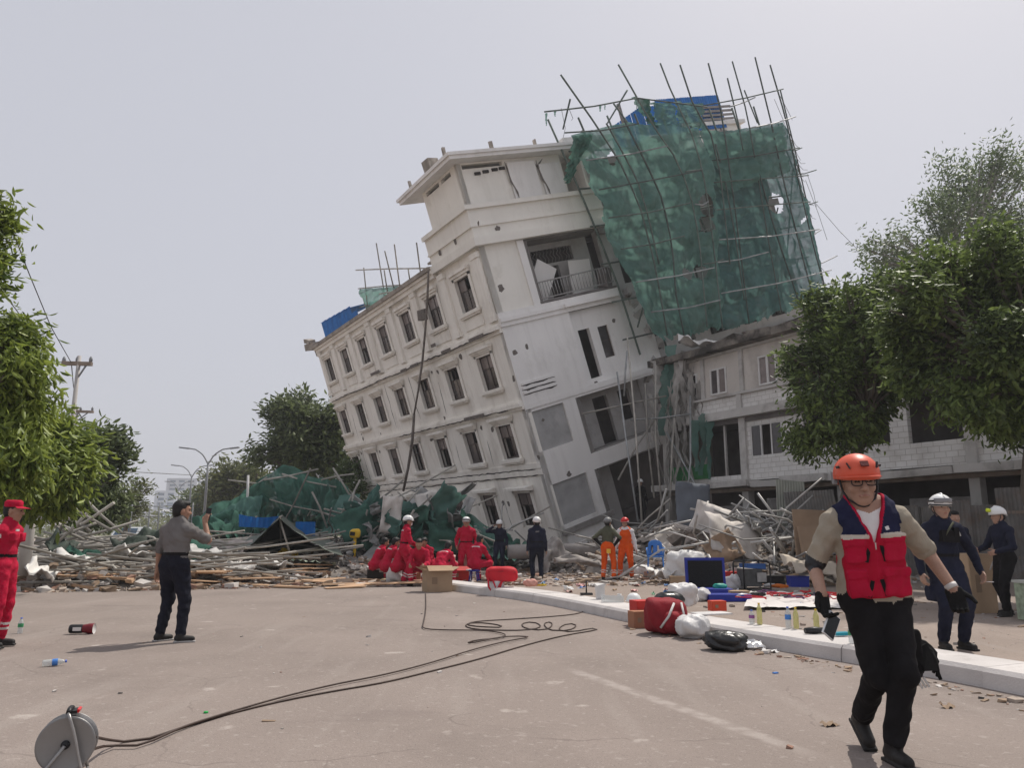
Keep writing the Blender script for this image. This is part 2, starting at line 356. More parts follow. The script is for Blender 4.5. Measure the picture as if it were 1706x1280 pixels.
# the walls stop under the road
wall(MB(), (0, 0, -4), (0, 1, 0), (0, 0, 1), (-1, 0, 0), AL, 18.0, ops, 0.3).build('wall', M_cream, lb)
wall(MB(), (0, AL, -4), (1, 0, 0), (0, 0, 1), (0, 1, 0), 20, 18.0, [], 0.3).build('wall', M_cream, lb)
# windows of the long side
fr = MB()
for (a, b, c, d) in ((0, 0, WW, .07), (0, WH - .07, WW, WH), (0, .07, .07, WH - .07), (WW - .07, .07, WW, WH - .07), (.07, WH * .60, WW - .07, WH * .60 + .05), (WW * .47, .07, WW * .47 + .05, WH - .07)):
    fr.box((-0.03, a, b), (0.03, c, d))
ME_frame = fr.mesh('window', M_frame)
def pane_mesh(y0, z0, y1, z1, m): return MB().box((-0.006, y0, z0), (0.006, y1, z1)).mesh('pane', m)
PANES = [pane_mesh(.07, .07, WW * .47, WH * .6, M_pane), pane_mesh(WW * .47 + .05, .07, WW - .07, WH * .6, M_pane),
         pane_mesh(.07, WH * .6 + .05, WW * .47, WH - .07, M_pane2), pane_mesh(WW * .47 + .05, WH * .6 + .05, WW - .07, WH - .07, M_pane2)]
sl = MB(); sl.box((-0.37, -.26, -.15), (-0.148, WW + .26, 0.0)); sl.box((-0.30, -.20, -.24), (-0.148, WW + .20, -.15)); ME_sill = sl.mesh('sill', M_cream)
hd = MB(); hd.box((-0.42, -.30, WH + .30), (-0.148, WW + .30, WH + .42)); hd.box((-0.34, -.24, WH + .20), (-0.148, WW + .24, WH + .30)); hd.box((-0.28, -.2, WH + .12), (-0.148, WW + .2, WH + .20))
ME_hood = hd.mesh('hood', M_cream)
hd1 = MB()
hd1.add([(-0.56, -.34, WH + .34), (-0.148, -.34, WH + .34), (-0.148, WW + .34, WH + .34), (-0.56, WW + .34, WH + .34), (-0.56, -.34, WH + .22), (-0.148, -.30, WH + .10), (-0.148, WW + .30, WH + .10), (-0.56, WW + .34, WH + .22)],
        [(0, 1, 2, 3), (7, 6, 5, 4), (0, 4, 5, 1), (2, 6, 7, 3), (3, 7, 4, 0), (1, 5, 6, 2)])
ME_hood1 = hd1.mesh('hood', M_cream)
tr = MB()
for (a, b, c, d) in ((-.17, -.02, -.003, WH + .12), (WW + .003, -.02, WW + .17, WH + .12), (-.17, WH + .003, WW + .17, WH + .12)): tr.box((-0.205, a, b), (-0.148, c, d))
ME_trim = tr.mesh('surround', M_cream)
for r, z in enumerate(ROWS[:4]):
    for i in range(7):
        w = mchild('window', ME_frame, lb, (0.13, U0 + i * PS, z))
        for k, pm in enumerate(PANES):
            if rnd.random() < 0.12: continue
            mchild('pane', pm, w, (rnd.uniform(-.012, .012) if k < 2 else 0, 0, 0))
        mchild('surround', ME_trim, w)
        if r < 3: mchild('sill', ME_sill, w)
        if r in (1, 2): mchild('hood', ME_hood, w)
        if r == 3: mchild('hood', ME_hood1, w)
        if r == 0:
            h = MB(); h.box((-0.36, -.24, WH + .26), (-0.148, WW + .24, WH + .40)); h.box((-0.28, -.2, WH + .123), (-0.148, WW + .2, WH + .26)); h.build('hood', M_cream, w)
# pilasters, cornices and string courses
for i in range(8):
    y = U0 + (i - .5) * PS + WW / 2
    y = min(max(y, 0.28), AL - .28)
    mb = MB(); mb.box((-0.13, y - .27, 10.35), (0.002, y + .27, 13.45)); mb.box((-0.18, y - .33, 13.25), (0.002, y + .33, 13.5)); mb.box((-0.18, y - .33, 10.35), (0.002, y + .33, 10.62)); mb.build('pilaster', M_cream, lb)
    if i < 7:
        yy = U0 + i * PS; mb = MB(); mb.box((-0.06, yy - .22, 10.45), (0.002, yy + WW + .22, 10.95)); mb.build('apron', M_cream, lb)
def cornice(name, steps, m=M_cream, y0=-0.0, y1=AL):
    mb = MB()
    for (z0, z1, d) in steps: mb.box((-d, y0, z0), (0.003, y1, z1))
    return mb.build(name, m, lb)
cornice('cornice', [(9.78, 9.95, .12), (9.95, 10.12, .26), (10.12, 10.22, .18)])
cornice('string_course', [(6.32, 6.46, .10), (6.46, 6.64, .22), (6.64, 6.72, .14)])
cornice('string_course', [(3.38, 3.62, .05), (3.66, 3.9, .05)])
cornice('cornice', [(13.5, 13.72, .22), (13.72, 13.86, .34)], M_cream, 4.3)
cornice('roof_edge', [(13.86, 14.06, .46)], M_roofedge, 4.3, AL + .3)
# a storey of floor slabs and back walls keeps the inside dark
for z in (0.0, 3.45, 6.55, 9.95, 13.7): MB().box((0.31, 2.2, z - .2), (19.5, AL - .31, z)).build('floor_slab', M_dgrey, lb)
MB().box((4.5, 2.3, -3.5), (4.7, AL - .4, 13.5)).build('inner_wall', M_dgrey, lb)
MB().box((0.0, 2.0, 13.87), (21.5, AL, 14.05)).build('roof_slab', M_roofedge, lb)
# broken corner of the roof at the far end
mb = MB(); r = random.Random(3)
mb.obox((0.1, AL + .75, 14.15), (0.9, 1.3, .45), (0.1, 0.05, .12), jit=.07, r=r); mb.obox((-.15, AL + .9, 14.55), (.6, .7, .35), (.3, .1, .2), jit=.06, r=r); mb.obox((0.25, AL + .4, 13.6), (.6, .7, .5), (.2, -.2, .1), jit=.08, r=r)
mb.build('broken_eave', M_roofedge, lb)

# ---- short front side (plane y = 0, outward -Y)
UX, VZ, NB = (1, 0, 0), (0, 0, 1), (0, -1, 0)
def bwall(name, x0, z0, x1, z1, ops=(), y=0.0, th=0.25, m=M_white):
    mb = MB(); wall(mb, (x0, y, z0), UX, VZ, NB, x1 - x0, z1 - z0, [(a - x0, b - z0, c - x0, d - z0) for a, b, c, d in ops], th); return mb.build(name, m, lb)
bwall('wall', 0, 10.62, 2.3, 13.66, m=M_ivory)
MB().box((1.95, -0.08, 10.62), (2.32, -0.002, 13.64)).build('pier', M_white, lb)
bwall('wall', 0, 6.5, 3.7, 10.0, y=-0.03, th=.28)
bwall('wall', 3.7, 6.5, 8.6, 10.0, [(4.1, 6.75, 4.78, 9.08), (5.27, 7.5, 5.88, 9.02)], y=0.22, th=.22)
bwall('wall', 0, 3.32, 7.9, 6.5, [(0.11, 4.31, 2.05, 6.1), (2.75, 3.5, 7.7, 6.12)])
bwall('wall', 0, -4.5, 7.9, 3.32, [(0.17, 0.95, 2.2, 2.8), (2.68, -1.6, 7.6, 2.77)])
MB().box((0.113, 0.10, 4.313), (2.047, 0.14, 6.097)).build('infill_board', M_board, lb)
MB().box((0.173, 0.10, .953), (2.197, 0.14, 2.797)).build('infill_board', M_board, lb)
mb = MB()
for k in range(3): mb.box((0.15, -0.09, 6.93 + k * .2), (1.95, -0.032, 7.03 + k * .2))
mb.build('louvre', M_white, lb)
mb = MB()
for k in range(3): ribbon(mb, [(0.12, -0.0325, 6.9 + k * .2), (1.0, -0.0325, 6.9 + k * .2), (1.98, -0.0325, 6.9 + k * .2)], .06, NB)  # dark strips painted as the shade in the grooves below the slats
mb.build('crack_groove', M_crack, lb)
# bands between the storeys
def bband(name, x0, x1, steps, m=M_white, y=0.0):
    mb = MB()
    for (z0, z1, d) in steps: mb.box((x0, y - d, z0), (x1, y + .003, z1))
    return mb.build(name, m, lb)
bband('string_course', -.05, 6.9, [(10.0, 10.2, .12), (10.2, 10.38, .2), (10.38, 10.62, .12)])
bband('string_course', 3.4, 6.6, [(10.203, 10.36, .34)])
bband('string_course', 0, 7.9, [(6.25, 6.5, .05)])
bband('ledge', 0.1, 3.0, [(0.55, .78, .14)], M_grey)
# loggias: back walls, side cheeks, floors
def room(x0, x1, z0, z1, dep, doors, m=M_grey):
    mb = MB(); wall(mb, (x0, dep, z0), UX, VZ, NB, x1 - x0, z1 - z0, [(a - x0, b - z0, c - x0, d - z0) for a, b, c, d in doors], .2); mb.build('loggia_wall', m, lb)
    mb = MB(); mb.box((x0 - .2, .26, z0 - .15), (x1, dep, z0 - .003)); mb.build('loggia_floor', M_grey, lb)
    mb = MB(); mb.box((x0 - .15, .26, z0), (x0 - .003, dep, z1)); mb.build('loggia_cheek', M_board, lb)
    mb = MB(); mb.box((x0 - .2, .26, z1 + .003), (x1, dep + 2, z1 + .15)); mb.build('loggia_ceiling', M_grey, lb)
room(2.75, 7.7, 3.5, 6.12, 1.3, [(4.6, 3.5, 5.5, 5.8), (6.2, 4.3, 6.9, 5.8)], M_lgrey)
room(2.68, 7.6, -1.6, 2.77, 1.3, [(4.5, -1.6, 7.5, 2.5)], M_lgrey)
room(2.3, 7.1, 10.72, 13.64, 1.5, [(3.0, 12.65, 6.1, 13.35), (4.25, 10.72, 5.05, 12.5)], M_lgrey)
for (x0, z0, z1) in ((2.75, 3.5, 6.12), (2.68, -1.6, 2.77), (2.3, 10.72, 13.64)):
    mb = MB()
    for k in range(3): mb.box((x0 + .03 + k * .11, .02 + .04 * k, z0 + .003), (x0 + .08 + k * .11, .10 + .04 * k, z1 - .003))
    mb.build('frame', M_grey, lb)
    mb = MB(); mb.box((x0 + .38, .06, z0 + .003), (x0 + 4, .13, z0 + .06)); mb.build('frame', M_grey, lb)
# recessed door and narrow window openings read dark: a corridor wall behind them
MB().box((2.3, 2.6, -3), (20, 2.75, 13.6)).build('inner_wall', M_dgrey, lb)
fw = MB()
for (a, b, c, d) in ((5.27, 7.5, 5.33, 9.02), (5.82, 7.5, 5.88, 9.02), (5.33, 8.96, 5.82, 9.02), (5.33, 7.5, 5.82, 7.56), (5.33, 8.3, 5.82, 8.34)): fw.box((a, .30, b), (c, .36, d))
fw = fw.build('window', M_frame, lb); MB().box((5.33, .325, 7.56), (5.82, .335, 8.3)).build('pane', M_pane, fw); MB().box((5.33, .325, 8.34), (5.82, .335, 8.96)).build('pane', M_pane, fw)
# balcony vent with bent bars, railing, leaning boards
mb = MB()
for k in range(15):
    x = 3.1 + k * .205; j = rnd.uniform(-.06, .06)
    mb.tube([(x, 1.52, 12.66), (x + .07 + j, 1.46, 12.85), (x - .03, 1.5, 13.05), (x + .08 + j, 1.46, 13.2), (x + .02, 1.52, 13.35)], .022, 5)
mb.build('vent_bars', M_grey, lb)
M_rail = mat('railing_metal', (0.36, 0.35, 0.34), 0.6, 0.2, 6, 0.1, metal=0.2)
rl = MB().tube([(2.45, .05, 11.62), (4.6, .06, 11.66), (6.75, -.1, 11.7)], .035, 6).tube([(2.45, .05, 10.86), (4.6, .06, 10.9), (6.75, -.1, 10.94)], .03, 6).build('railing', M_rail, lb)
ME_bal = MB().tube([(0, 0, 0), (0, 0, .76)], .02, 5).mesh('baluster', M_rail)
for k in range(24):
    x = 2.6 + k * .175; mchild('baluster', ME_bal, rl, (x, .055 - max(0, (x - 4.6)) * .07, 10.88 + (x - 2.5) * .018), (rnd.uniform(-.05, .05), rnd.uniform(-.06, .06), 0))
MB().obox((3.3, .75, 11.75), (1.15, .05, 1.75), (0.18, .55, 0.1)).build('leaning_board', M_white, lb)
MB().obox((5.75, .95, 11.6), (1.3, .05, 1.7), (.12, .06, 0)).build('leaning_board', M_white, lb)
MB().obox((6.55, .2, 11.2), (.5, .5, 1.0), (.1, .3, .4), jit=.05, r=rnd).build('cabinet', M_dgrey, lb)
MB().box((2.3, -.1, 10.64), (6.9, .25, 10.73)).build('balcony_edge', M_dgrey, lb)
# ragged broken ends of the front bays
r = random.Random(11)
for (x, z) in ((7.75, 10.1), (7.9, 9.2), (8.4, 8.3), (8.6, 7.4), (8.2, 6.6), (7.9, 5.7), (8.0, 4.6), (7.9, 3.4), (7.8, 2.2), (7.9, 1.0)):
    mb = MB()
    for k in range(3): mb.obox((x + r.uniform(-.3, .3), r.uniform(-.1, .5), z + r.uniform(-.3, .3)), (r.uniform(.2, .6), r.uniform(.15, .35), r.uniform(.2, .5)), (r.uniform(-.5, .5), r.uniform(-.6, .6), r.uniform(-.5, .5)), jit=.09, r=r)
    mb.build('broken_concrete', M_lgrey if z > 5 else M_grey, lb)
# ---- deep band and penthouse round the corner
def ring(name, z0, z1, d, m=M_ivory, x1=7.3, y1=4.3):
    mb = MB(); mb.box((-d, -d, z0), (x1, .003, z1)); mb.box((-d, .003, z0), (.003, y1, z1)); return mb.build(name, m, lb)
ring('parapet_moulding', 13.66, 14.02, .30); ring('parapet_band', 14.02, 14.5, .16); ring('parapet_moulding', 14.5, 14.58, .24); ring('parapet_band', 14.58, 15.28, .18); ring('parapet_coping', 15.28, 15.48, .32)
MB().box((0.0, .003, 13.68), (7.3, 4.25, 13.86)).build('floor_slab', M_grey, lb)
MB().box((-.1, 4.25, 13.9), (7.3, 4.4, 15.4)).build('end_wall', M_white, lb)
pw = MB(); wall(pw, (0.2, 3.9, 15.48), (0, -1, 0), VZ, (-1, 0, 0), 3.65, 2.05, [(.35, 1.72, 1.75, 1.92), (2.0, 1.72, 3.0, 1.92)], .2); pw.build('penthouse_wall', M_ivory, lb)
pw = MB(); wall(pw, (0.2, .25, 15.48), UX, VZ, NB, 7.1, 2.05, [(.25, 1.75, 2.4, 1.95), (5.7, .1, 7.0, 2.04)], .2); pw.build('penthouse_wall', M_ivory, lb)
pw = MB(); wall(pw, (7.3, .25, 15.48), (0, 1, 0), VZ, (1, 0, 0), 3.65, 2.05, [], .2); pw.build('penthouse_wall', M_ivory, lb)
MB().box((0.3, 3.75, 15.48), (7.3, 3.9, 17.52)).build('penthouse_wall', M_ivory, lb)
mb = MB()
for (x, z) in ((1.0, 16.9), (1.45, 16.95), (1.95, 17.0), (2.35, 17.03)): mb.box((x, .18, z), (x + .3, .248, z + .13))
mb.build('vent_slots', M_crack, lb)
for (x0, x1, z1) in ((2.75, 4.35, 17.3), (4.5, 5.75, 17.1)): MB().obox(((x0 + x1) / 2, .17, (15.62 + z1) / 2), (x1 - x0 - .06, .05, z1 - 15.62), (0.02, 0.01 if x0 < 4 else -.02, 0)).build('cladding_panel', M_white, lb)
mb = MB(); ribbon(mb, [(2.72, .135, 17.35), (2.74, .135, 16.4), (2.95, .135, 15.6)], .09, NB); ribbon(mb, [(4.42, .135, 17.3), (4.45, .135, 16.6), (4.75, .135, 15.55)], .10, NB); ribbon(mb, [(4.0, .135, 17.3), (4.42, .135, 16.95), (4.85, .135, 17.3)], .12, NB); mb.build('crack_groove', M_spall, lb)
# roof plate with overhang
mb = MB(); mb.prism([(-.42, -.42, 17.5), (6.6, -.42, 17.5), (6.6, 5.3, 17.5), (-.42, 5.3, 17.5)], (0, 0, .16)); mb.prism([(-.5, -.5, 17.66), (6.7, -.5, 17.66), (6.7, 5.4, 17.66), (-.5, 5.4, 17.66)], (0, 0, .14)); mb.build('penthouse_roof', M_white, lb)
MB().box((5.9, -.4, 17.8), (9.0, 3, 18.05)).build('roof_upstand', M_white, lb)
for (x, y, s, h) in ((.0, 2.0, .55, .62), (-.3, .1, .13, .42), (1.9, -.3, .13, .38), (-.3, 3.9, .12, .4), (4.3, -.3, .12, .3)):
    MB().obox((x, y, 17.8 + h / 2), (s, s, h), (0, 0, .1), jit=.02, r=rnd).build('roof_stub', M_roofedge, lb)
# ---- rear wing behind the netting
wops = [(x, z, x + 1.3, z + 1.7) for z in (7.2, 10.9) for x in (8.6, 11.0, 13.5, 16.2, 18.6)] + [(8.6, 14.3, 9.9, 16.0), (11.0, 14.3, 12.3, 16.0)]
open_bays = [(13.2, 14.0, 15.7, 17.05), (16.0, 14.0, 18.5, 17.05), (18.8, 14.0, 21.2, 17.05)]
bwall('wall', 7.6, 3.0, 21.5, 17.4, wops + open_bays, y=1.25, th=.3, m=M_lgrey)
for z in (6.5, 10.0, 13.7, 17.2): MB().box((7.6, .95, z - .15), (21.6, 1.248, z + .2)).build('floor_edge', M_grey, lb)
for (a, b, c, d) in wops: mb = MB(); mb.box((a, 1.42, b), (c, 1.46, b + .06)); mb.box((a, 1.42, b + .06), (a + .07, 1.46, d)); mb.box(((a + c) / 2, 1.42, b + .06), ((a + c) / 2 + .06, 1.46, d)); mb.build('window', M_frame, lb)
pw = MB(); wall(pw, (21.5, 1.25, 3), (0, 1, 0), VZ, (1, 0, 0), 18, 14.4, [], .3); pw.build('wall', M_lgrey, lb)
MB().box((7.4, 1.56, 17.25), (21.19, 19, 17.4)).build('roof_slab', M_roofedge, lb)
MB().box((17.3, 2.6, 17.4), (22.3, 6, 19.2)).build('stair_head', M_ivory, lb)
MB().box((17.1, 2.4, 19.2), (22.6, 6.2, 19.42)).build('stair_head_roof', M_white, lb)
for (x, y) in ((12.9, 2.6), (16.6, 2.6), (20.4, 2.6), (12.9, 6), (20.4, 6)):
    MB().box((x, y, 17.4), (x + .15, y + .15, 20.9)).build('tank_stand_post', M_grey, lb)
# cracks, spalls and tie holes over both sides
NA = (-1, 0, 0); mb = MB(); X = -0.0035
r = random.Random(5)
for i in range(7):
    y = U0 + (i + .0) * PS - .95 + r.uniform(-.15, .15)
    if y < .3: y = .5
    for (za, zb) in ((7.0, 9.7), (4.0, 6.2), (.9, 3.3)):
        if r.random() < .72:
            p = [(X, y + r.uniform(-.08, .08), za + (zb - za) * t + r.uniform(-.1, .1)) for t in (0, .3, .6, 1) if t <= r.choice((.6, 1, 1))]; ribbon(mb, p, r.uniform(.02, .05), NA, r=r, jag=.6)
ribbon(mb, [(-.272, y, 9.93 + .03 * math.sin(y)) for y in np.linspace(.2, 24, 40)], .055, NA, r=r, jag=.5)
ribbon(mb, [(X - .05, y, 3.64) for y in np.linspace(.4, 23.5, 40)], .05, NA, r=r, jag=.5)
ribbon(mb, [(X - .05, y, 3.36 - .006 * y) for y in np.linspace(.3, 23, 40)], .045, NA, r=r, jag=.5)
ribbon(mb, [(-.225, y, 6.45) for y in np.linspace(1, 14, 24)], .05, NA, r=r, jag=.6)
mb.build('crack_groove', M_crack, lb)
mb = MB()
for (y0, y1, z) in ((1.2, 2.6, 9.9), (4.6, 5.6, 9.9), (8.6, 9.6, 9.88), (10.2, 11, 9.86), (3.2, 5.2, 6.42), (14, 15.4, 10.4), (6, 6.5, 10.42)): mb.box((-.30, y0, z), (-.262, y1, z + .16))
mb.build('missing_moulding', M_spall, lb)
def spall(x, y, z, N, s):
    n = 9; N = Vector(N); a = Vector((0, 0, 1)); b = N.cross(a); c = Vector((x, y, z)) + N * .004
    pts = [c + (a * math.sin(2 * math.pi * k / n) + b * math.cos(2 * math.pi * k / n)) * s * r.uniform(.55, 1.15) for k in range(n)]
    o = MB().add([c - N * .0] + pts, [(0, 1 + k, 1 + (k + 1) % n) for k in range(n)]); o.build('spalled_hole', M_spall, lb)
for (px, py, s) in ((835, 480, .17), (857, 588, .17), (877, 578, .12), (856, 632, .16), (909, 671, .13), (1027, 533, .13), (948, 790, .15), (905, 700, .1), (897, 762, .12), (880, 652, .1), (998, 637, .12), (758, 402, .17), (733, 421, .16), (797, 372, .12), (829, 380, .15)):
    d = BR.transposed() @ ray(px, py); o = BR.transposed() @ (Vector((0, 0, CH)) - BT)
    yy = 0.0 if py > 450 else -.17
    t = (yy - o.y) / d.y; p = o + d * t
    if p.x < 0.05 or (py < 450 and p.x < 0.3):
        xx = 0.0 if py > 450 else -.18
        t = (xx - o.x) / d.x; p = o + d * t; spall(p.x, p.y, p.z, NA, s)
    else:
        if 6.5 < p.z < 10 and p.x < 3.7: p.y -= .03
        elif 6.5 < p.z < 10: p.y = .22
        spall(p.x, p.y, p.z, NB, s)
for k in range(26):
    z = r.choice((2.9, 5.9, 9.4, 7.0, 10.3, 6.0, 2.0)); i = r.randrange(7); y = U0 + i * PS + r.choice((-.6, -1.2, 1.8)) + r.uniform(-.1, .1)
    if .4 < y < 24: spall(-.004, y, z + r.uniform(-.2, .2), NA, r.uniform(.07, .17))
# old iron downpipe that has come loose across the long side
M_pipe = mat('old_pipe', (0.19, 0.165, 0.15), 0.8, 0.3, 5, 0.3)
def lp(px, py, x=-.6):
    d = BR.transposed() @ ray(px, py); o = BR.transposed() @ (Vector((0, 0, CH)) - BT); t = (x - o.x) / d.x; return o + d * t
pp = [lp(714, 452), lp(712, 500), lp(709, 545), lp(704, 600), lp(697, 650), lp(690, 690)]
MB().tube(pp, [.05, .06, .055, .06, .055, .05], 7).tube([lp(690, 690), lp(687, 735, -.7), lp(680, 780, -.9), lp(672, 818, -1.1)], [.07, .085, .08, .075], 7).build('downpipe', M_pipe, lb)
MB().obox(lp(704, 524, -.45), (.2, .5, .5), (.1, .1, .3), jit=.05, r=rnd).build('junction_box', M_spall, lb)
# ================================================================ scaffold and netting on the leaning building
def bl(px, py, y):                            # point of a plane y = const of the leaning building
    d = BR.transposed() @ ray(px, py); o = BR.transposed() @ (Vector((0, 0, CH)) - BT); t = (y - o.y) / d.y; return o + d * t
M_sbam = mat('net_stained_bamboo', (0.10, 0.125, 0.11), 0.85, 0.35, 2.5, 0.2, 20.0, orand=0.35)
M_bamboo = mat('weathered_bamboo', (0.335, 0.315, 0.28), 0.8, 0.3, 2.5, 0.2, 20.0, orand=0.3)
M_steel = mat('grey_scaffold_tube', (0.30, 0.31, 0.31), 0.55, 0.25, 3.0, 0.1, metal=0.3, orand=0.25)
M_netg = net_mat('green_debris_net', (0.150, 0.285, 0.245), 0.15, 0.20, 0.45)
M_netd = net_mat('dark_green_net', (0.085, 0.19, 0.148), 0.09, 0.5, 0.35)
M_netdb = net_mat('deep_green_net', (0.098, 0.205, 0.192), 0.13, 0.22, 0.4)
M_rag = net_mat('grey_torn_fabric', (0.42, 0.40, 0.375), 0.08, 0.4, 0.3)
M_cord = mat('dark_cord', (0.10, 0.10, 0.09), 0.9, 0.3)
sc = bpy.data.objects.new('scaffold', None); link(sc); sc.matrix_world = lb.matrix_world.copy()
tag(sc, 'bent bamboo scaffold with torn green debris netting clinging to the leaning building', 'scaffold')
def fbm(u, v, seed, oct=5, f0=1.0):
    r = np.random.RandomState(seed); o = np.zeros_like(u); a = 1.0; f = f0
    for k in range(oct):
        for q in range(3):
            th = r.uniform(0, 6.28); ph = r.uniform(0, 6.28)
            o += a / 3 * np.sin(f * (u * math.cos(th) + v * math.sin(th)) * 6.28 + ph + 0.6 * np.sin(f * 3.1 * (v * math.cos(th) - u * math.sin(th)) + ph))
        a *= 0.55; f *= 1.9
    return o
def curve_pts(P, n):
    P = np.array([tuple(p) for p in P], float); d = np.r_[0, np.cumsum(np.linalg.norm(np.diff(P, axis=0), axis=1))]; d /= d[-1]
    t = np.linspace(0, 1, n); return np.stack([np.interp(t, d, P[:, k]) for k in range(3)], 1)
def coons(top, bot, lef, rig, nu, nv):
    T, B, Lf, Rt = curve_pts(top, nu), curve_pts(bot, nu), curve_pts(lef, nv), curve_pts(rig, nv)
    u = np.linspace(0, 1, nu)[:, None, None]; v = np.linspace(0, 1, nv)[None, :, None]
    return ((1 - v) * T[:, None] + v * B[:, None] + (1 - u) * Lf[None] + u * Rt[None]
            - ((1 - u) * (1 - v) * T[0] + u * (1 - v) * T[-1] + (1 - u) * v * B[0] + u * v * B[-1]))
def net_panel(name, y, top, bot, lef, rig, nu, nv, cu, cv, m, seed, holes=(), ragged=True):
    P = coons([bl(*p, y) for p in top], [bl(*p, y) for p in bot], [bl(*p, y) for p in lef], [bl(*p, y) for p in rig], nu, nv)
    u, v = np.meshgrid(np.linspace(0, 1, nu), np.linspace(0, 1, nv), indexing='ij')
    uu = u + .02 * fbm(u, v, seed + 3, 3, 1.3); vv = v + .02 * fbm(u, v, seed + 4, 3, 1.3)
    bulge = np.abs(np.sin(np.pi * uu * cu)) ** .7 * np.abs(np.sin(np.pi * vv * cv)) ** .6
    r = np.random.RandomState(seed); cell = r.uniform(-1, 1, (cu + 2, cv + 2))
    sgn = cell[np.clip((uu * cu).astype(int), 0, cu + 1), np.clip((vv * cv).astype(int), 0, cv + 1)]
    wr = fbm(u * 2.2, v * 2.2, seed, 5, 1.6)
    folds = np.abs(np.sin(9 * (vv + .35 * uu * uu) * cv * .5 + 2.5 * fbm(u, v, seed + 9, 3, 1.2)))       # hanging swags
    P[..., 1] += -.30 * bulge * (.25 + .75 * sgn) + .16 * wr - .22 * folds * bulge + .05 * fbm(u * 3, v * 3, seed + 11, 3, 4.0)
    P[..., 2] += -.12 * bulge * (vv * cv % 1) + .03 * wr; P[..., 0] += .05 * fbm(u, v, seed + 1, 4, 2.5)
    keep = np.ones((nu - 1, nv - 1), bool)
    for (px, py, rad) in holes:
        c = bl(px, py, y); d = np.sqrt((P[:-1, :-1, 0] - c.x) ** 2 + (P[:-1, :-1, 2] - c.z) ** 2) + .12 * fbm(u, v, seed + 6, 3, 5)[:-1, :-1]
        keep &= d > rad
    if ragged:
        e = .012 + .02 * np.abs(fbm(u, v, seed + 7, 3, 4))
        keep &= ((v < 1 - e * 1.6) & (u > e * .35))[:-1, :-1]
        keep &= (fbm(u, v, seed + 8, 4, 2.2) < 1.42)[:-1, :-1]
    return MB().grid(P, keep=keep).build(name, m, sc)
LEFT_EDGE = [(950, 226), (966, 263), (977, 295), (991, 333), (998, 369), (1009, 400), (1034, 440), (1056, 480), (1074, 525), (1098, 574)]
CREASE = [(1163, 214), (1182, 260), (1192, 310), (1197, 400), (1200, 470), (1204, 556)]
net_panel('net_panel', -1.8, [(950, 226), (1002, 212), (1040, 205), (1085, 207), (1149, 212), (1163, 214)], [(1098, 574), (1150, 566), (1204, 556)], LEFT_EDGE, CREASE, 120, 140, 4, 7, M_netg, 21, [(1165, 450, .35), (1143, 455, .3), (1178, 345, .55), (1172, 372, .45)])
net_panel('net_panel', -.95, [(1160, 200), (1184, 221), (1216, 218), (1251, 212), (1282, 208), (1309, 202)], [(1196, 558), (1290, 535), (1376, 505)], [(1160, 200), (1182, 300), (1190, 400), (1196, 558)], [(1309, 202), (1325, 265), (1340, 330), (1352, 390), (1376, 505)], 120, 140, 5, 7, M_netdb, 34, [(1291, 336, .55)])
# lighter flap hanging over the upper right
net_panel('net_flap', -1.35, [(1163, 214), (1210, 222), (1300, 210)], [(1190, 300), (1215, 322), (1318, 285)], [(1163, 214), (1190, 300)], [(1300, 210), (1318, 285)], 50, 30, 5, 2, M_netg, 55)
net_panel('net_flap', -2.0, [(1052, 162), (1072, 166)], [(1080, 205), (1096, 215)], [(1052, 162), (1080, 205)], [(1072, 166), (1096, 215)], 10, 24, 1, 2, M_netd, 56, ragged=False)
net_panel('net_flap', -1.9, [(1120, 168), (1172, 174)], [(1128, 210), (1168, 214)], [(1120, 168), (1128, 210)], [(1172, 174), (1168, 214)], 14, 24, 2, 2, M_netg, 57)
net_panel('net_flap', -1.92, [(1078, 172), (1122, 170)], [(1086, 207), (1130, 210)], [(1078, 172), (1086, 207)], [(1122, 170), (1130, 210)], 14, 20, 2, 1, M_netg, 59)
net_panel('net_flap', -1.95, [(955, 226), (990, 222)], [(938, 300), (946, 306)], [(955, 226), (950, 262), (938, 300)], [(990, 222), (966, 265), (946, 306)], 12, 30, 1, 2, M_netd, 58, ragged=False)
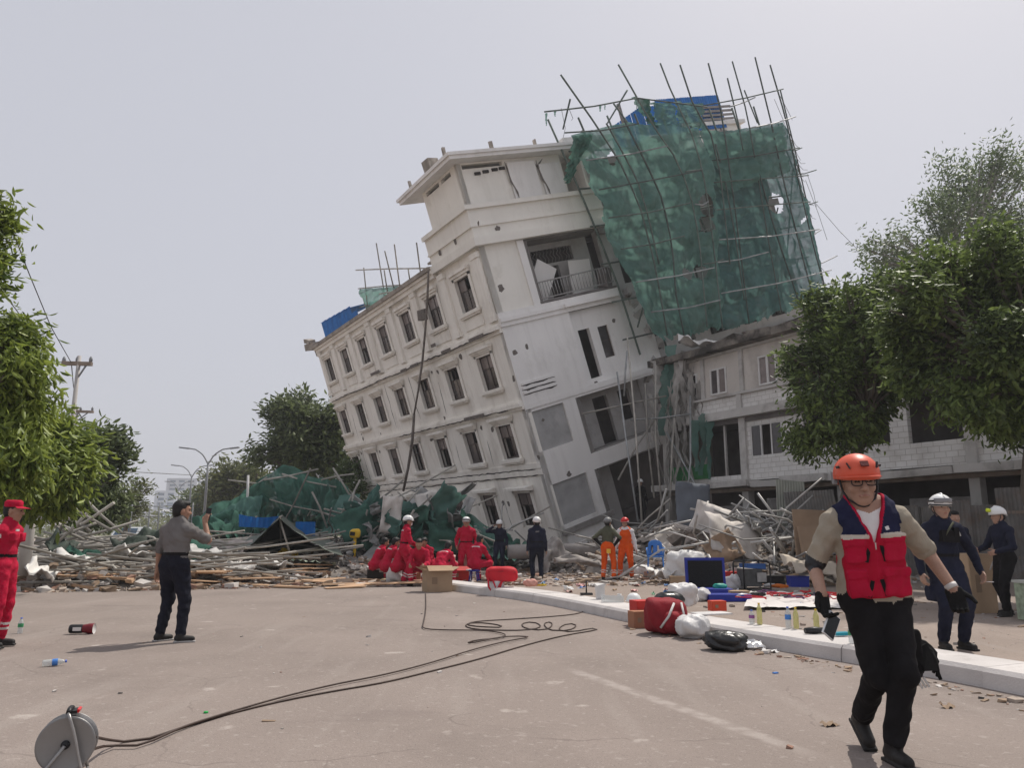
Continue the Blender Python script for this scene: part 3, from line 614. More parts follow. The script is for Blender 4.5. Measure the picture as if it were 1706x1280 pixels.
POLES = [(-1.95, [(934, 124), (998, 215), (1040, 282), (1069, 353), (1085, 417), (1093, 450), (1112, 560)]), (-1.95, [(1030, 107), (1060, 160), (1085, 205), (1125, 262), (1150, 320), (1165, 400), (1178, 545)]),
         (-1.95, [(1040, 200), (1078, 275), (1104, 333), (1120, 410), (1126, 490), (1140, 560)]), (-1.95, [(1100, 105), (1123, 165), (1150, 215), (1170, 280), (1180, 340), (1190, 420), (1204, 550)]),
         (-1.95, [(1133, 108), (1155, 175), (1185, 225), (1200, 290), (1206, 345), (1216, 440)]), (-1.1, [(1180, 105), (1200, 180), (1210, 240), (1222, 330), (1235, 430), (1248, 540)]),
         (-1.1, [(1220, 102), (1245, 190), (1262, 290), (1280, 400), (1302, 520)]), (-1.1, [(1258, 95), (1285, 205), (1305, 300), (1330, 400), (1357, 505)]), (-1.1, [(1283, 108), (1310, 200), (1332, 310), (1355, 410), (1380, 500)]),
         (-1.1, [(1212, 130), (1230, 205), (1238, 250)]), (-.2, [(1300, 150), (1322, 240), (1345, 340), (1372, 470), (1382, 505)]), (-.2, [(1296, 205), (1310, 250), (1340, 330), (1366, 440)]),
         (-1.2, [(950, 165), (938, 215)]), (-1.2, [(1045, 150), (1012, 205)]), (-1.2, [(1022, 172), (1050, 210)]), (.5, [(1150, 170), (1178, 220)]), (.5, [(1240, 150), (1262, 205)]),
         (-2.0, [(1010, 205), (1030, 240), (1062, 300), (1080, 360), (1098, 440)]), (-1.1, [(1265, 290), (1290, 380), (1320, 470), (1335, 515)]), (-1.1, [(1192, 240), (1208, 300), (1226, 400), (1240, 500)])]
for (y, pts) in POLES:
    y = y - .42 if y < -.5 else y; P = curve_pts([bl(*p, y + rnd.uniform(-.08, .08)) for p in pts], 12)
    MB().tube(P.tolist(), [.044 - .008 * i / 11 for i in range(12)], 6).build('upright_pole', M_sbam, sc)
LEDG = [(-2.05, (941, 221), (1062, 206)), (-2.05, (977, 267), (1112, 243)), (-2.05, (998, 316), (1168, 284)), (-2.05, (1014, 363), (1150, 338)), (-2.05, (1035, 415), (1140, 393)), (-2.05, (1060, 470), (1190, 446)), (-2.05, (1085, 520), (1200, 500)),
        (-1.15, (1186, 304), (1347, 292)), (-1.15, (1180, 268), (1332, 246)), (-1.15, (1190, 350), (1350, 336)), (-1.15, (1176, 440), (1280, 420)), (-1.15, (1190, 400), (1365, 382)), (-1.15, (1195, 490), (1385, 450)),
        (-2.0, (907, 186), (1062, 163)), (-2.0, (1060, 163), (1178, 178)), (-1.2, (1170, 176), (1305, 148)), (-1.2, (1215, 178), (1258, 162)), (-1.2, (1250, 213), (1326, 194)), (-.3, (1316, 250), (1336, 246)), (-.3, (1318, 290), (1360, 283)),
        (-.3, (1330, 345), (1362, 336)), (-.3, (1338, 395), (1368, 383)), (-.3, (1345, 445), (1395, 426)), (-.3, (1352, 478), (1400, 468)), (-2.05, (1142, 286), (1170, 282)), (-2.05, (1158, 340), (1180, 336)), (-2.05, (1165, 385), (1192, 380)), (-2.05, (1172, 440), (1205, 432))]
for (y, a, b) in LEDG:
    y = y - .42 if y < -.5 else y; a, b = bl(*a, y), bl(*b, y); m_ = a.lerp(b, .5) + Vector((0, 0, rnd.uniform(-.12, .02)))
    MB().tube(curve_pts([a, m_, b], 7).tolist(), .034, 6).build('ledger_pole', M_steel if rnd.random() < .4 else M_sbam, sc)
for k in range(9):                           # inner row of the scaffold, seen dimly through the net
    x = 6.6 + k * 1.75; MB().tube(curve_pts([(x - 1.2 + .08 * k, -.35, 19.0), (x - .5, -.4, 15), (x + .1, -.35, 11), (x + .3, -.3, 7.2)], 8).tolist(), .05, 6).build('upright_pole', M_sbam, sc)
for k in range(6):
    z = 8.2 + 1.85 * k; MB().tube(curve_pts([(6.0, -.45, z - .1), (10, -.4, z - .22), (15, -.5, z), (21, -.4, z - .1)], 8).tolist(), .045, 6).build('ledger_pole', M_sbam, sc)
    a, b = (7 + 2.2 * k, -.55, 8.5), (10.5 + 2.2 * k, -.6, 13.0 + (k % 2) * 2); MB().tube([a, b], .04, 6).build('brace_pole', M_sbam, sc)
# ties and loose cords on the outer edge and bar
r = random.Random(8)
for k in range(34):
    mb = MB()
    t = r.random(); a = Vector(bl(1312 + 60 * t, 205 + 280 * t, -.9)); b = Vector(bl(1322 + 62 * t + r.uniform(-4, 10), 205 + 280 * t + r.uniform(10, 45), -.2))
    mb.tube([a, a.lerp(b, .5) + Vector((0, 0, -.25)), b], .014, 3, cap=False); mb.build('cord', M_cord, sc)
for (a, b) in (((1342, 300), (1378, 400)), ((1360, 340), (1428, 415)), ((1345, 290), (1360, 345)), ((935, 180), (938, 230)), ((947, 178), (952, 200)), ((1300, 160), (1320, 200)), ((1290, 165), (1312, 220))):
    a, b = bl(*a, -.3), bl(*b, -.3); mb = MB(); mb.tube([a, a.lerp(b, .5) + Vector((.1, 0, -.25)), b], .014, 3, cap=False); mb.build('cord', M_cord, sc)
def rag(mb, p, ln, w, r, n=9, sway=.15):
    p = Vector(p); L_, R2 = [], []; d = Vector((r.uniform(-1, 1), r.uniform(-1, 1), 0)).normalized(); off = Vector((0, 0, 0)); s = Vector((d.y, -d.x, 0))
    vs = []
    for i in range(n + 1):
        t = i / n; off = off + Vector((r.uniform(-sway, sway), r.uniform(-sway, sway), 0)) * ln / n
        ww = w * (1 - .6 * t) * r.uniform(.5, 1.1); q = p + off + Vector((0, 0, -ln * t)); s = (s + Vector((r.uniform(-.4, .4), r.uniform(-.4, .4), 0))).normalized()
        vs += [q + s * ww / 2, q - s * ww / 2]
    mb.add(vs, [(2 * i, 2 * i + 1, 2 * i + 3, 2 * i + 2) for i in range(n)], 0, True)
r = random.Random(31)
for (px, py, ln) in ((910, 188, .6), (925, 184, .3), (1000, 174, .35), (1008, 173, .3), (1060, 170, .5), (1080, 172, .4), (1090, 170, .3), (1096, 174, .4)):
    mb = MB(); c = bw(*bl(px, py, -2.0)); rag(mb, (0, 0, 0), ln, .14, r); o = mb.build('net_scrap', M_netd, None, c)
    o.parent = sc; o.matrix_parent_inverse = sc.matrix_world.inverted()
# corrugated blue sheets on the roof
def corr(mb, o, U, V, w, h, pitch=.16, amp=.03, m=0, bend=0.0, r=None):
    o, U, V = Vector(o), Vector(U).normalized(), Vector(V).normalized(); N = U.cross(V); n = int(w / pitch * 4) + 1; k = 5
    P = np.zeros((n, k, 3))
    for i in range(n):
        u = w * i / (n - 1)
        for j in range(k):
            v = h * j / (k - 1); d = amp * math.sin(2 * math.pi * u / pitch) + bend * (v / h) ** 2 + (0 if r is None else r.uniform(-.004, .004))
            P[i, j] = o + U * u + V * v + N * d
    return mb.grid(P, m)
M_blue = mat('blue_painted_sheet', (0.012, 0.15, 0.47), 0.55, 0.22, 2.0, 0.1, orand=.08, col2=(0.05, .24, .56), c2scale=2.5, c2lo=.55, c2hi=.8)
bt = bpy.data.objects.new('roof_tank', None); link(bt); bt.matrix_world = lb.matrix_world.copy(); tag(bt, 'tank enclosure of blue sheets on top of the netted wing', 'enclosure')
for k in range(6):
    x0 = 14.5 + k * 1.07; zz = 18.9 + .02 * k; mb = MB(); corr(mb, (x0, 2.5, zz), UX, (0, 0, 1), 1.12, 2.05 - (.35 if k == 0 else 0), .19, .03); mb.build('blue_sheet', M_blue, bt)
for k in range(3): mb = MB(); corr(mb, (14.5, 5.5 - k * 1.0, 18.9), (0, -1, 0), (0, 0, 1), 1.0, 1.75, .19, .03); mb.build('blue_sheet', M_blue, bt)
for k in range(4): MB().box((19.0 + .0, 2.35, 19.45 + k * .25), (21.6, 2.42, 19.58 + k * .25)).build('rack_slat', M_grey, bt)
MB().box((14.4, 2.55, 18.7), (20.9, 5.5, 18.88)).build('platform', M_grey, bt)
b2 = bpy.data.objects.new('roof_cabin', None); link(b2); b2.matrix_world = lb.matrix_world.copy(); tag(b2, 'small blue sheet enclosure at the far end of the tilted roof', 'enclosure')
for k in range(7): mb = MB(); corr(mb, (.6, 23.9 - k * 1.0, 14.07), (0, -1, 0), (0, 0, 1), .98, 1.45 - .05 * k - (.45 if k == 6 else 0), .2, .025); mb.build('blue_sheet', M_blue, b2)
for k in range(2): mb = MB(); corr(mb, (.6 + 1.2 * k, 23.95, 14.07), UX, (0, 0, 1), 1.18, 1.45, .2, .025); mb.build('blue_sheet', M_blue, b2)
mb = MB(); corr(mb, (.55, 24.0, 15.5), (0, -1, -.055), (1, 0, .06), 6.2, 2.4, .2, .02); mb.build('blue_roof', M_blue, b2)
# leftover frame with netting on the far roof
s2 = bpy.data.objects.new('roof_scaffold', None); link(s2); s2.matrix_world = lb.matrix_world.copy(); tag(s2, 'thin pole frame with a scrap of green net rising above the tilted roof edge', 'scaffold')
def ra(px, py, x=1.0):
    d = BR.transposed() @ ray(px, py); o = BR.transposed() @ (Vector((0, 0, CH)) - BT); t = (x - o.x) / d.x; return o + d * t
for (a, b) in (((593, 450), (716, 447)), ((597, 481), (685, 474)), ((627, 405), (643, 505)), ((641, 418), (656, 480)), ((657, 407), (668, 492)), ((694, 404), (702, 465)), ((606, 446), (614, 525)), ((680, 448), (684, 475)), ((640, 450), (646, 490)), ((600, 482), (614, 525)), ((598, 513), (618, 508)), ((632, 490), (660, 486))):
    a, b = ra(*a, rnd.uniform(.7, 1.3)), ra(*b, rnd.uniform(.9, 1.1)); MB().tube([a, a.lerp(b, .5) + Vector((0, 0, .03)), b], .04, 5).build('pole', M_bamboo, s2)
P = coons([ra(600, 482), ra(676, 476)], [ra(610, 522), ra(640, 502), ra(672, 484)], [ra(600, 482), ra(610, 522)], [ra(676, 476), ra(672, 484)], 24, 14)
u, v = np.meshgrid(np.linspace(0, 1, 24), np.linspace(0, 1, 14), indexing='ij'); P[..., 0] += .15 * fbm(u, v, 3, 4, 2)
MB().grid(P).build('net_scrap', M_netg, s2)

# ================================================================ the neighbouring building
nbd = thing('neighbouring_building', 'long low grey building with white block walls and mouldy roof edge behind the trees', 'building', (9.37, 31.0, 0), -math.atan2(.862, .507))
NX, NO = (1, 0, 0), (0, -1, 0)               # along the front, outward
def block_mat():
    m = mat('white_block_wall', (0.72, 0.705, 0.68), 0.9, 0.07, 1.0, 0.0, col2=(0.5, 0.47, 0.44), c2scale=.9, c2lo=.52, c2hi=.8)
    nt = m.node_tree; b = nt.nodes['Principled BSDF']; src = b.inputs['Base Color'].links[0].from_socket
    tc = [n for n in nt.nodes if n.type == 'TEX_COORD'][0]
    mp = nt.nodes.new('ShaderNodeMapping'); mp.inputs[2].default_value = (R_(90), 0, 0); nt.links.new(tc.outputs['Object'], mp.inputs[0])
    bk = nt.nodes.new('ShaderNodeTexBrick'); bk.inputs['Scale'].default_value = 1.0; bk.inputs['Brick Width'].default_value = .38; bk.inputs['Row Height'].default_value = .19
    bk.inputs['Mortar Size'].default_value = .012; bk.inputs['Color1'].default_value = (1, 1, 1, 1); bk.inputs['Color2'].default_value = (.93, .92, .91, 1); bk.inputs['Mortar'].default_value = (.72, .70, .68, 1)
    nt.links.new(mp.outputs[0], bk.inputs[0])
    mx = nt.nodes.new('ShaderNodeMixRGB'); mx.blend_type = 'MULTIPLY'; mx.inputs[0].default_value = 1; nt.links.new(src, mx.inputs[1]); nt.links.new(bk.outputs[0], mx.inputs[2]); nt.links.new(mx.outputs[0], b.inputs['Base Color'])
    bp = nt.nodes.new('ShaderNodeBump'); bp.inputs['Strength'].default_value = .5; bp.inputs['Distance'].default_value = .015; nt.links.new(bk.outputs['Fac'], bp.inputs['Height']); bp.invert = True; nt.links.new(bp.outputs[0], b.inputs['Normal'])
    return m
M_block = block_mat()
M_nplas = mat('stained_plaster', (0.58, 0.54, 0.495), 0.92, 0.12, .8, 0.25, 12.0, col2=(0.30, 0.265, 0.24), c2scale=.7, c2lo=.5, c2hi=.75, stretch=(1, 1, .5))
M_beam = mat('beam_plaster', (0.52, 0.50, 0.475), 0.92, 0.12, 1.0, 0.25, 12.0, col2=(0.26, 0.24, 0.22), c2scale=1.1, c2lo=.5, c2hi=.75)
M_mould = mat('mouldy_roof_edge', (0.22, 0.195, 0.17), 0.95, 0.3, 1.6, 0.4, 12.0, col2=(0.05, 0.045, 0.04), c2scale=1.3, c2lo=.42, c2hi=.6)
M_wframe = mat('white_window_frame', (0.66, 0.65, 0.63), 0.6, 0.08)
def nwall(name, t0, z0, t1, z1, ops=(), y=0.0, th=.2, m=M_block, parent=None):
    mb = MB(); wall(mb, (t0, y, z0), NX, VZ, NO, t1 - t0, z1 - z0, [(a - t0, b - z0, c - t0, d - z0) for a, b, c, d in ops], th); return mb.build(name, m, nbd)
T0, T1 = -4.7, 19.0
W3 = [(-3.12, 7.06, -2.42, 8.18), (-1.63, 7.05, -.7, 8.18), (1.03, 7.05, 1.94, 8.24), (3.6, 7.05, 4.5, 8.22), (6.2, 7.05, 7.1, 8.22), (9.9, 7.05, 10.8, 8.22), (12.4, 7.05, 13.3, 8.22)]
nwall('upper_wall', T0, 6.95, T1, 8.72, W3, m=M_nplas)
for (a, b, c, d) in W3:
    w = MB()
    for q in ((a, b, a + .07, d), (c - .07, b, c, d), (a + .07, d - .07, c - .07, d), (a + .07, b, c - .07, b + .07), ((a + c) / 2 - .05, b + .07, (a + c) / 2 + .05, d - .07)): w.box((q[0], -.05, q[1]), (q[2], .05, q[3]))
    w = w.build('window', M_wframe, nbd)
    for (p, q) in ((a + .07, (a + c) / 2 - .05), ((a + c) / 2 + .05, c - .07)): MB().box((p, .0, b + .07), (q, .012, d - .07)).build('pane', M_pane2 if rnd.random() < .6 else M_pane, w)
for t in (-2.05, .15, 4.4, 9.0, 13.6): MB().box((t - .1, -.09, 6.95), (t + .1, -.002, 8.72)).build('pier', M_beam, nbd)
MB().box((T0, -.12, 8.72), (T1, .2, 8.82)).build('moulding', M_beam, nbd)
# white block parapet of the upper storey, between short posts
ts = [-4.6, .0, 4.4, 9.0, 13.6, 18.2]
for a, b in zip(ts[:-1], ts[1:]): nwall('parapet_panel', a + .13, 6.27, b - .13, 6.86, y=-.06, th=.2)
for t in ts: MB().box((t - .13, -.16, 6.2), (t + .13, .12, 6.98)).build('post', M_beam, nbd)
MB().box((T0, -.18, 6.86), (T1, .1, 6.95)).build('sill_band', M_beam, nbd)
MB().box((T0 - .1, -.30, 5.92), (T1, .25, 6.26)).build('floor_beam', M_beam, nbd)
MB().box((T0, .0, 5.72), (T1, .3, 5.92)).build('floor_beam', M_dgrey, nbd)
# first storey
W2 = [(.32, 4.31, 1.9, 5.56)]
nwall('block_wall', .13, 3.36, 4.2, 5.72, W2 + [(2.9, 4.45, 4.2, 5.72)], y=.06)
nwall('block_wall', 4.5, 3.36, 8.85, 5.72, [(4.5, 4.25, 6.35, 5.72), (7.0, 4.15, 8.85, 5.72)], y=.06)
nwall('block_wall', 9.15, 3.36, 13.5, 5.72, [(9.15, 4.4, 13.5, 5.72)], y=.06)
nwall('block_wall', 13.7, 3.36, 19, 5.72, [(14, 4.4, 18, 5.72)], y=.06)
w = MB(); a, b, c, d = W2[0]
for k in range(4): x = a + (c - a - .06) * k / 3; w.box((x, .08, b), (x + .06, .14, d))
w.box((a, .081, d - .05), (c, .139, d)); w = w.build('window', M_wframe, nbd)
for k in (0, 2): x = a + (c - a - .06) * k / 3 + .06; MB().box((x, .105, b), (x + .46, .115, d - .05)).build('pane', M_pane, w)
for t in ts: MB().box((t - .16, -.06, 0), (t + .16, .28, 5.9)).build('column', M_beam, nbd)
M_gpanel = mat('green_panel', (0.03, 0.17, 0.055), 0.7, 0.25, 2)
MB().box((-4.3, -.12, 3.55), (-1.9, -.05, 4.16)).build('green_panel', M_gpanel, nbd)
nwall('low_wall', -4.5, 3.36, -.2, 3.6, y=-.02)
for (x, z) in ((-3.3, 0), (-2.4, 0), (-1.2, 0)): MB().box((x, .15, 3.36), (x + .09, .24, 5.72)).build('mullion', M_beam, nbd)
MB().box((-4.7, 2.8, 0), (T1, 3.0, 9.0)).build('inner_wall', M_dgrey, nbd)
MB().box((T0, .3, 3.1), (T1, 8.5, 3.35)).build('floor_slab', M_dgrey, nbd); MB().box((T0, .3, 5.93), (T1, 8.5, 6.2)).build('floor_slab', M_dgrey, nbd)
# canopy slab over the street, bitten in places
r = random.Random(17); x = T0 - .2
while x < T1:
    w_ = r.uniform(1.5, 2.6); dd = r.uniform(.45, .75); dz = r.uniform(-.05, .03); mb = MB(); mb.obox((x + w_ / 2, .1 - dd / 2, 3.2 + dz), (w_ - .02, dd + .3, .24), (r.uniform(-.03, .05), r.uniform(-.015, .015), 0), jit=.02, r=r); mb.build('canopy_slab', M_beam, nbd); x += w_
M_lint = mat('timber_lintel', (0.27, 0.22, 0.18), 0.9, 0.25, 3, .2)
MB().box((T0, -.2, 2.92), (T1, .1, 3.06)).build('street_beam', M_lint, nbd)
for t in (-2.4, 2.1, 6.6, 11.2): MB().box((t, .4, 0), (t + 2.2, .5, 2.4)).build('roller_shutter', M_grey, nbd)
# roof edge and roof
r = random.Random(18); x = T0 - .3
while x < 5.6:
    w_ = r.uniform(1.0, 1.9); mb = MB(); mb.obox((x + w_ / 2, -.1, 8.99 + r.uniform(-.05, .03)), (w_ - .01, 1.0, .30), (r.uniform(-.03, .03), r.uniform(-.01, .01), 0), jit=.02, r=r); mb.build('roof_edge', M_mould, nbd)
    if r.random() < .8: mb = MB(); mb.obox((x + w_ / 2, -.2 + r.uniform(-.1, .2), 9.19), (w_ * .8, .6, .12), (r.uniform(-.1, .1), r.uniform(-.06, .06), r.uniform(-.2, .2)), jit=.04, r=r); mb.build('roof_edge', M_mould, nbd)
    x += w_
MB().box((T0, .41, 8.85), (T1, 8.5, 9.05)).build('roof_slab', M_mould, nbd)
MB().box((5.7, -.6, 9.35), (T1, 8.5, 9.6)).build('roof_slab', M_mould, nbd); nwall('upper_wall', 5.7, 8.8, T1, 9.37, m=M_nplas)
MB().box((T0, .3, 3.35), (T0 + .2, 8.5, 8.85)).build('end_wall', M_nplas, nbd); MB().box((T1 - .2, .3, 0), (T1, 8.5, 9.3)).build('end_wall', M_nplas, nbd); MB().box((T0, 8.3, 0), (T1, 8.5, 9.3)).build('rear_wall', M_nplas, nbd)
# pale crumpled sheet and rags caught on the roof edge
r = random.Random(41)
def crumple(mb, c, w, h, rot, amp, seed, nu=14, nv=12, m=0):
    u, v = np.meshgrid(np.linspace(-.5, .5, nu), np.linspace(-.5, .5, nv), indexing='ij')
    z = amp * fbm(u * 1.4, v * 1.4, seed, 4, 1.0); P = np.stack([u * w + .12 * amp * fbm(u, v, seed + 1, 3, 2), v * h + .12 * amp * fbm(u, v, seed + 2, 3, 2), z], -1)
    M = np.array(Euler(rot).to_matrix()); P = P @ M.T + np.array(tuple(c)); return mb.grid(P, m)
M_wsheet = mat('white_plastic_sheet', (0.62, 0.60, 0.57), 0.6, 0.15, 3, 0.2, 12.0, orand=.12)
o = MB(); crumple(o, (0, 0, 0), 1.9, 1.1, (.3, .1, .2), .22, 5); tag(o.build('plastic_sheet', M_wsheet, None, at(1165, 572, 33.2)), 'crumpled white sheet caught on the mouldy roof edge under the net', 'sheet')
k = 0
RAGS = [(1120, 575, 34.0, 3.4, .7, 'g', 'green net rag bundled over the corner of the low roof'), (1128, 590, 33.6, 4.6, .4, 'w', None), (1140, 600, 33.4, 4.2, .35, 'w', None), (1150, 615, 33.2, 3.4, .3, 'w', None), (1108, 610, 34.3, 3.2, .8, 'g', 'green net rag hanging against the broken front bays'), (1160, 640, 33.0, 3.0, .3, 'w', None),
        (1135, 640, 33.4, 5.0, .25, 'w', None), (1175, 690, 32.4, 2.6, .9, 'g', 'long green net rag hanging before the dark shop floor'), (1160, 700, 32.6, 2.2, .5, 'g', 'narrow green net rag beside the long one'), (1120, 640, 33.8, 6.0, .2, 'w', None), (1100, 590, 34.4, 2.6, .5, 'w', None), (1185, 700, 32.2, 2.5, .45, 'g', 'outermost green net rag above the rubble'),
        (1125, 700, 33.6, 4.4, .22, 'w', None), (1145, 720, 33.3, 4.0, .2, 'w', None), (1090, 660, 34.3, 3.0, .22, 'w', None)]
for (px, py, Y, ln, w, c, lab) in RAGS:
    p = at(px, py, Y); mb = MB(); rag(mb, (0, 0, 0), ln, w, r, 12, .45 if c == 'w' else .3)
    if c == 'w':
        for q_ in range(3): rag(mb, (r.uniform(-.3, .3), r.uniform(-.1, .1), r.uniform(-.3, .2)), ln * r.uniform(.5, .95), w * r.uniform(.6, 1.4), r, 12, .5)
    tag(mb.build('hanging_rag', M_netg if c == 'g' else M_rag, None, p), lab or 'pale torn fabric strip hanging %s %s' % ('highest,' if py < 600 else 'midway,' if py < 650 else 'lowest,', 'against the broken bays' if px < 1115 else 'at the roof corner' if px < 1140 else 'before the first upper window'), 'rag', 'torn fabric hanging between the two buildings')
# dangling poles in the gap
for i, (a, b) in enumerate((((1045, 560, 33.5), (1070, 880, 31)), ((1028, 620, 33), (1063, 870, 31)), ((1130, 640, 33), (1115, 870, 30.5)), ((1110, 720, 33), (1180, 850, 30)), ((970, 690, 32.4), (1110, 660, 33)), ((1050, 700, 33), (1150, 690, 32)), ((1030, 800, 32), (1090, 700, 33)), ((1150, 660, 32.5), (1140, 880, 30.5)), ((1092, 610, 33.4), (1104, 860, 31.4)), ((1045, 585, 33.2), (1040, 660, 33)), ((1075, 640, 33), (1090, 830, 31.5)))):
    a, b = at(*a), at(*b); mb = MB(); mb.tube([(0, 0, 0), (b - a) * .5 + Vector((rnd.uniform(-.15, .15), 0, rnd.uniform(-.15, .1))), b - a], .04, 6)
    tag(mb.build('dangling_pole', M_steel if i % 2 else M_bamboo, None, a), ('long' if (b - a).length > 4.5 else 'short') + ' thin pole dangling in the gap ' + ('beside the grey boards' if a.x < 4.9 else 'behind the fabric strips' if a.x > 7 else 'before the dark bays'), 'pole', 'poles dangling in the gap between the buildings')
# corrugated fence in front of the ground floor
M_zinc = mat('rusty_zinc_sheet', (0.21, 0.20, 0.19), 0.7, 0.25, 2.0, 0.1, metal=.15, col2=(0.19, 0.12, 0.085), c2scale=1.6, c2lo=.5, c2hi=.75, orand=.2)
fn = thing('sheet_fence', 'rusty corrugated sheet fence along the shaded ground floor', 'fence', (9.37, 31.0, 0), -math.atan2(.862, .507))
r = random.Random(23); x = 2.4
while x < 17:
    w_ = r.uniform(.75, .95); h = r.uniform(2.0, 2.55); mb = MB(); corr(mb, (x, -1.6 + r.uniform(-.06, .06), 0), (1, r.uniform(-.05, .05), 0), (r.uniform(-.03, .03), r.uniform(-.04, .02), 1), w_, h, .11, .022); mb.build('corrugated_sheet', M_zinc, fn); x += w_ * .95
for z in (.6, 1.8): MB().box((2.4, -1.55, z), (17, -1.48, z + .08)).build('rail', M_lint, fn)
# ================================================================ trees
def leaf_mat(name, dark, light, trans=0.3):
    m = bpy.data.materials.new(name); m.use_nodes = True; nt = m.node_tree; nt.nodes.clear()
    o = nt.nodes.new('ShaderNodeOutputMaterial'); p = nt.nodes.new('ShaderNodeBsdfPrincipled'); t = nt.nodes.new('ShaderNodeBsdfTranslucent'); a = nt.nodes.new('ShaderNodeMixShader'); a.inputs[0].default_value = trans
    g = nt.nodes.new('ShaderNodeNewGeometry'); tc = nt.nodes.new('ShaderNodeTexCoord'); n = nt.nodes.new('ShaderNodeTexNoise'); n.inputs['Scale'].default_value = .9; n.inputs['Detail'].default_value = 4
    nt.links.new(tc.outputs['Object'], n.inputs['Vector'])
    ad = nt.nodes.new('ShaderNodeMath'); ad.operation = 'MULTIPLY_ADD'; ad.inputs[1].default_value = .55; nt.links.new(g.outputs['Random Per Island'], ad.inputs[0]); nt.links.new(n.outputs[0], ad.inputs[2])
    rp = nt.nodes.new('ShaderNodeValToRGB'); e = rp.color_ramp.elements; e[0].position = .4; e[1].position = 1.0; e[0].color = tuple(dark) + (1,); e[1].color = tuple(light) + (1,)
    nt.links.new(ad.outputs[0], rp.inputs[0]); nt.links.new(rp.outputs[0], p.inputs['Base Color']); nt.links.new(rp.outputs[0], t.inputs[0]); p.inputs['Roughness'].default_value = .5; p.inputs['Specular IOR Level'].default_value = .35
    nt.links.new(p.outputs[0], a.inputs[1]); nt.links.new(t.outputs[0], a.inputs[2]); nt.links.new(a.outputs[0], o.inputs[0]); return m
M_leafd = leaf_mat('dark_glossy_leaf', (0.038, 0.058, 0.026), (0.19, 0.26, 0.07), .38)
M_leafb = leaf_mat('bright_mango_leaf', (0.055, 0.095, 0.018), (0.30, 0.37, 0.07), .4)
M_leafm = leaf_mat('mid_green_leaf', (0.055, 0.078, 0.036), (0.165, 0.205, 0.08), .33)
M_leafp = leaf_mat('pale_thin_leaf', (0.065, 0.10, 0.042), (0.16, 0.215, 0.09), .35)
M_leafo = leaf_mat('olive_leaf', (0.07, 0.085, 0.03), (0.17, 0.19, 0.07), .3)
M_bark = mat('bark', (0.13, 0.11, 0.09), 0.95, 0.3, 4.0, 0.6, 12.0)
M_barkg = mat('grey_bark', (0.27, 0.25, 0.22), 0.95, 0.3, 4.0, 0.5, 12.0)
def leaf_mesh(name, C, per, spread, ln, droop, seed, m, wide=.36, out=None, crown_c=None):
    r = np.random.RandomState(seed); C = np.repeat(C, per, 0); n = len(C)
    P = C + r.normal(0, 1, (n, 3)) * spread
    A = r.normal(0, 1, (n, 3)); A[:, 2] = A[:, 2] * .6 - droop
    if crown_c is not None:
        od = C - crown_c; od /= (np.linalg.norm(od, axis=1, keepdims=True) + 1e-6); A += od * .8
    A /= np.linalg.norm(A, axis=1, keepdims=True); B = np.cross(A, r.normal(0, 1, (n, 3)) + np.array([0, 0, 1.5])); B /= np.linalg.norm(B, axis=1, keepdims=True) + 1e-6
    N = np.cross(A, B); l = ln * r.uniform(.6, 1.25, (n, 1)); w = l * wide
    V = np.stack([P, P + A * l * .35 + B * w * .5 + N * w * .16, P + A * l * .72 + B * w * .38 + N * w * .10, P + A * l - N * l * .10, P + A * l * .72 - B * w * .38 + N * w * .10, P + A * l * .35 - B * w * .5 + N * w * .16], 1)
    i = np.arange(n)[:, None] * 6; FQ = np.concatenate([i + np.array([[0, 1, 2, 3]]), i + np.array([[0, 3, 4, 5]])], 1).reshape(-1)
    me = bpy.data.meshes.new(name); me.vertices.add(n * 6); me.vertices.foreach_set('co', V.reshape(-1)); me.loops.add(n * 8); me.loops.foreach_set('vertex_index', FQ.astype(np.int32))
    me.polygons.add(n * 2); me.polygons.foreach_set('loop_start', np.arange(n * 2, dtype=np.int32) * 4); me.materials.append(m); me.update(calc_edges=True); me.validate(); return me
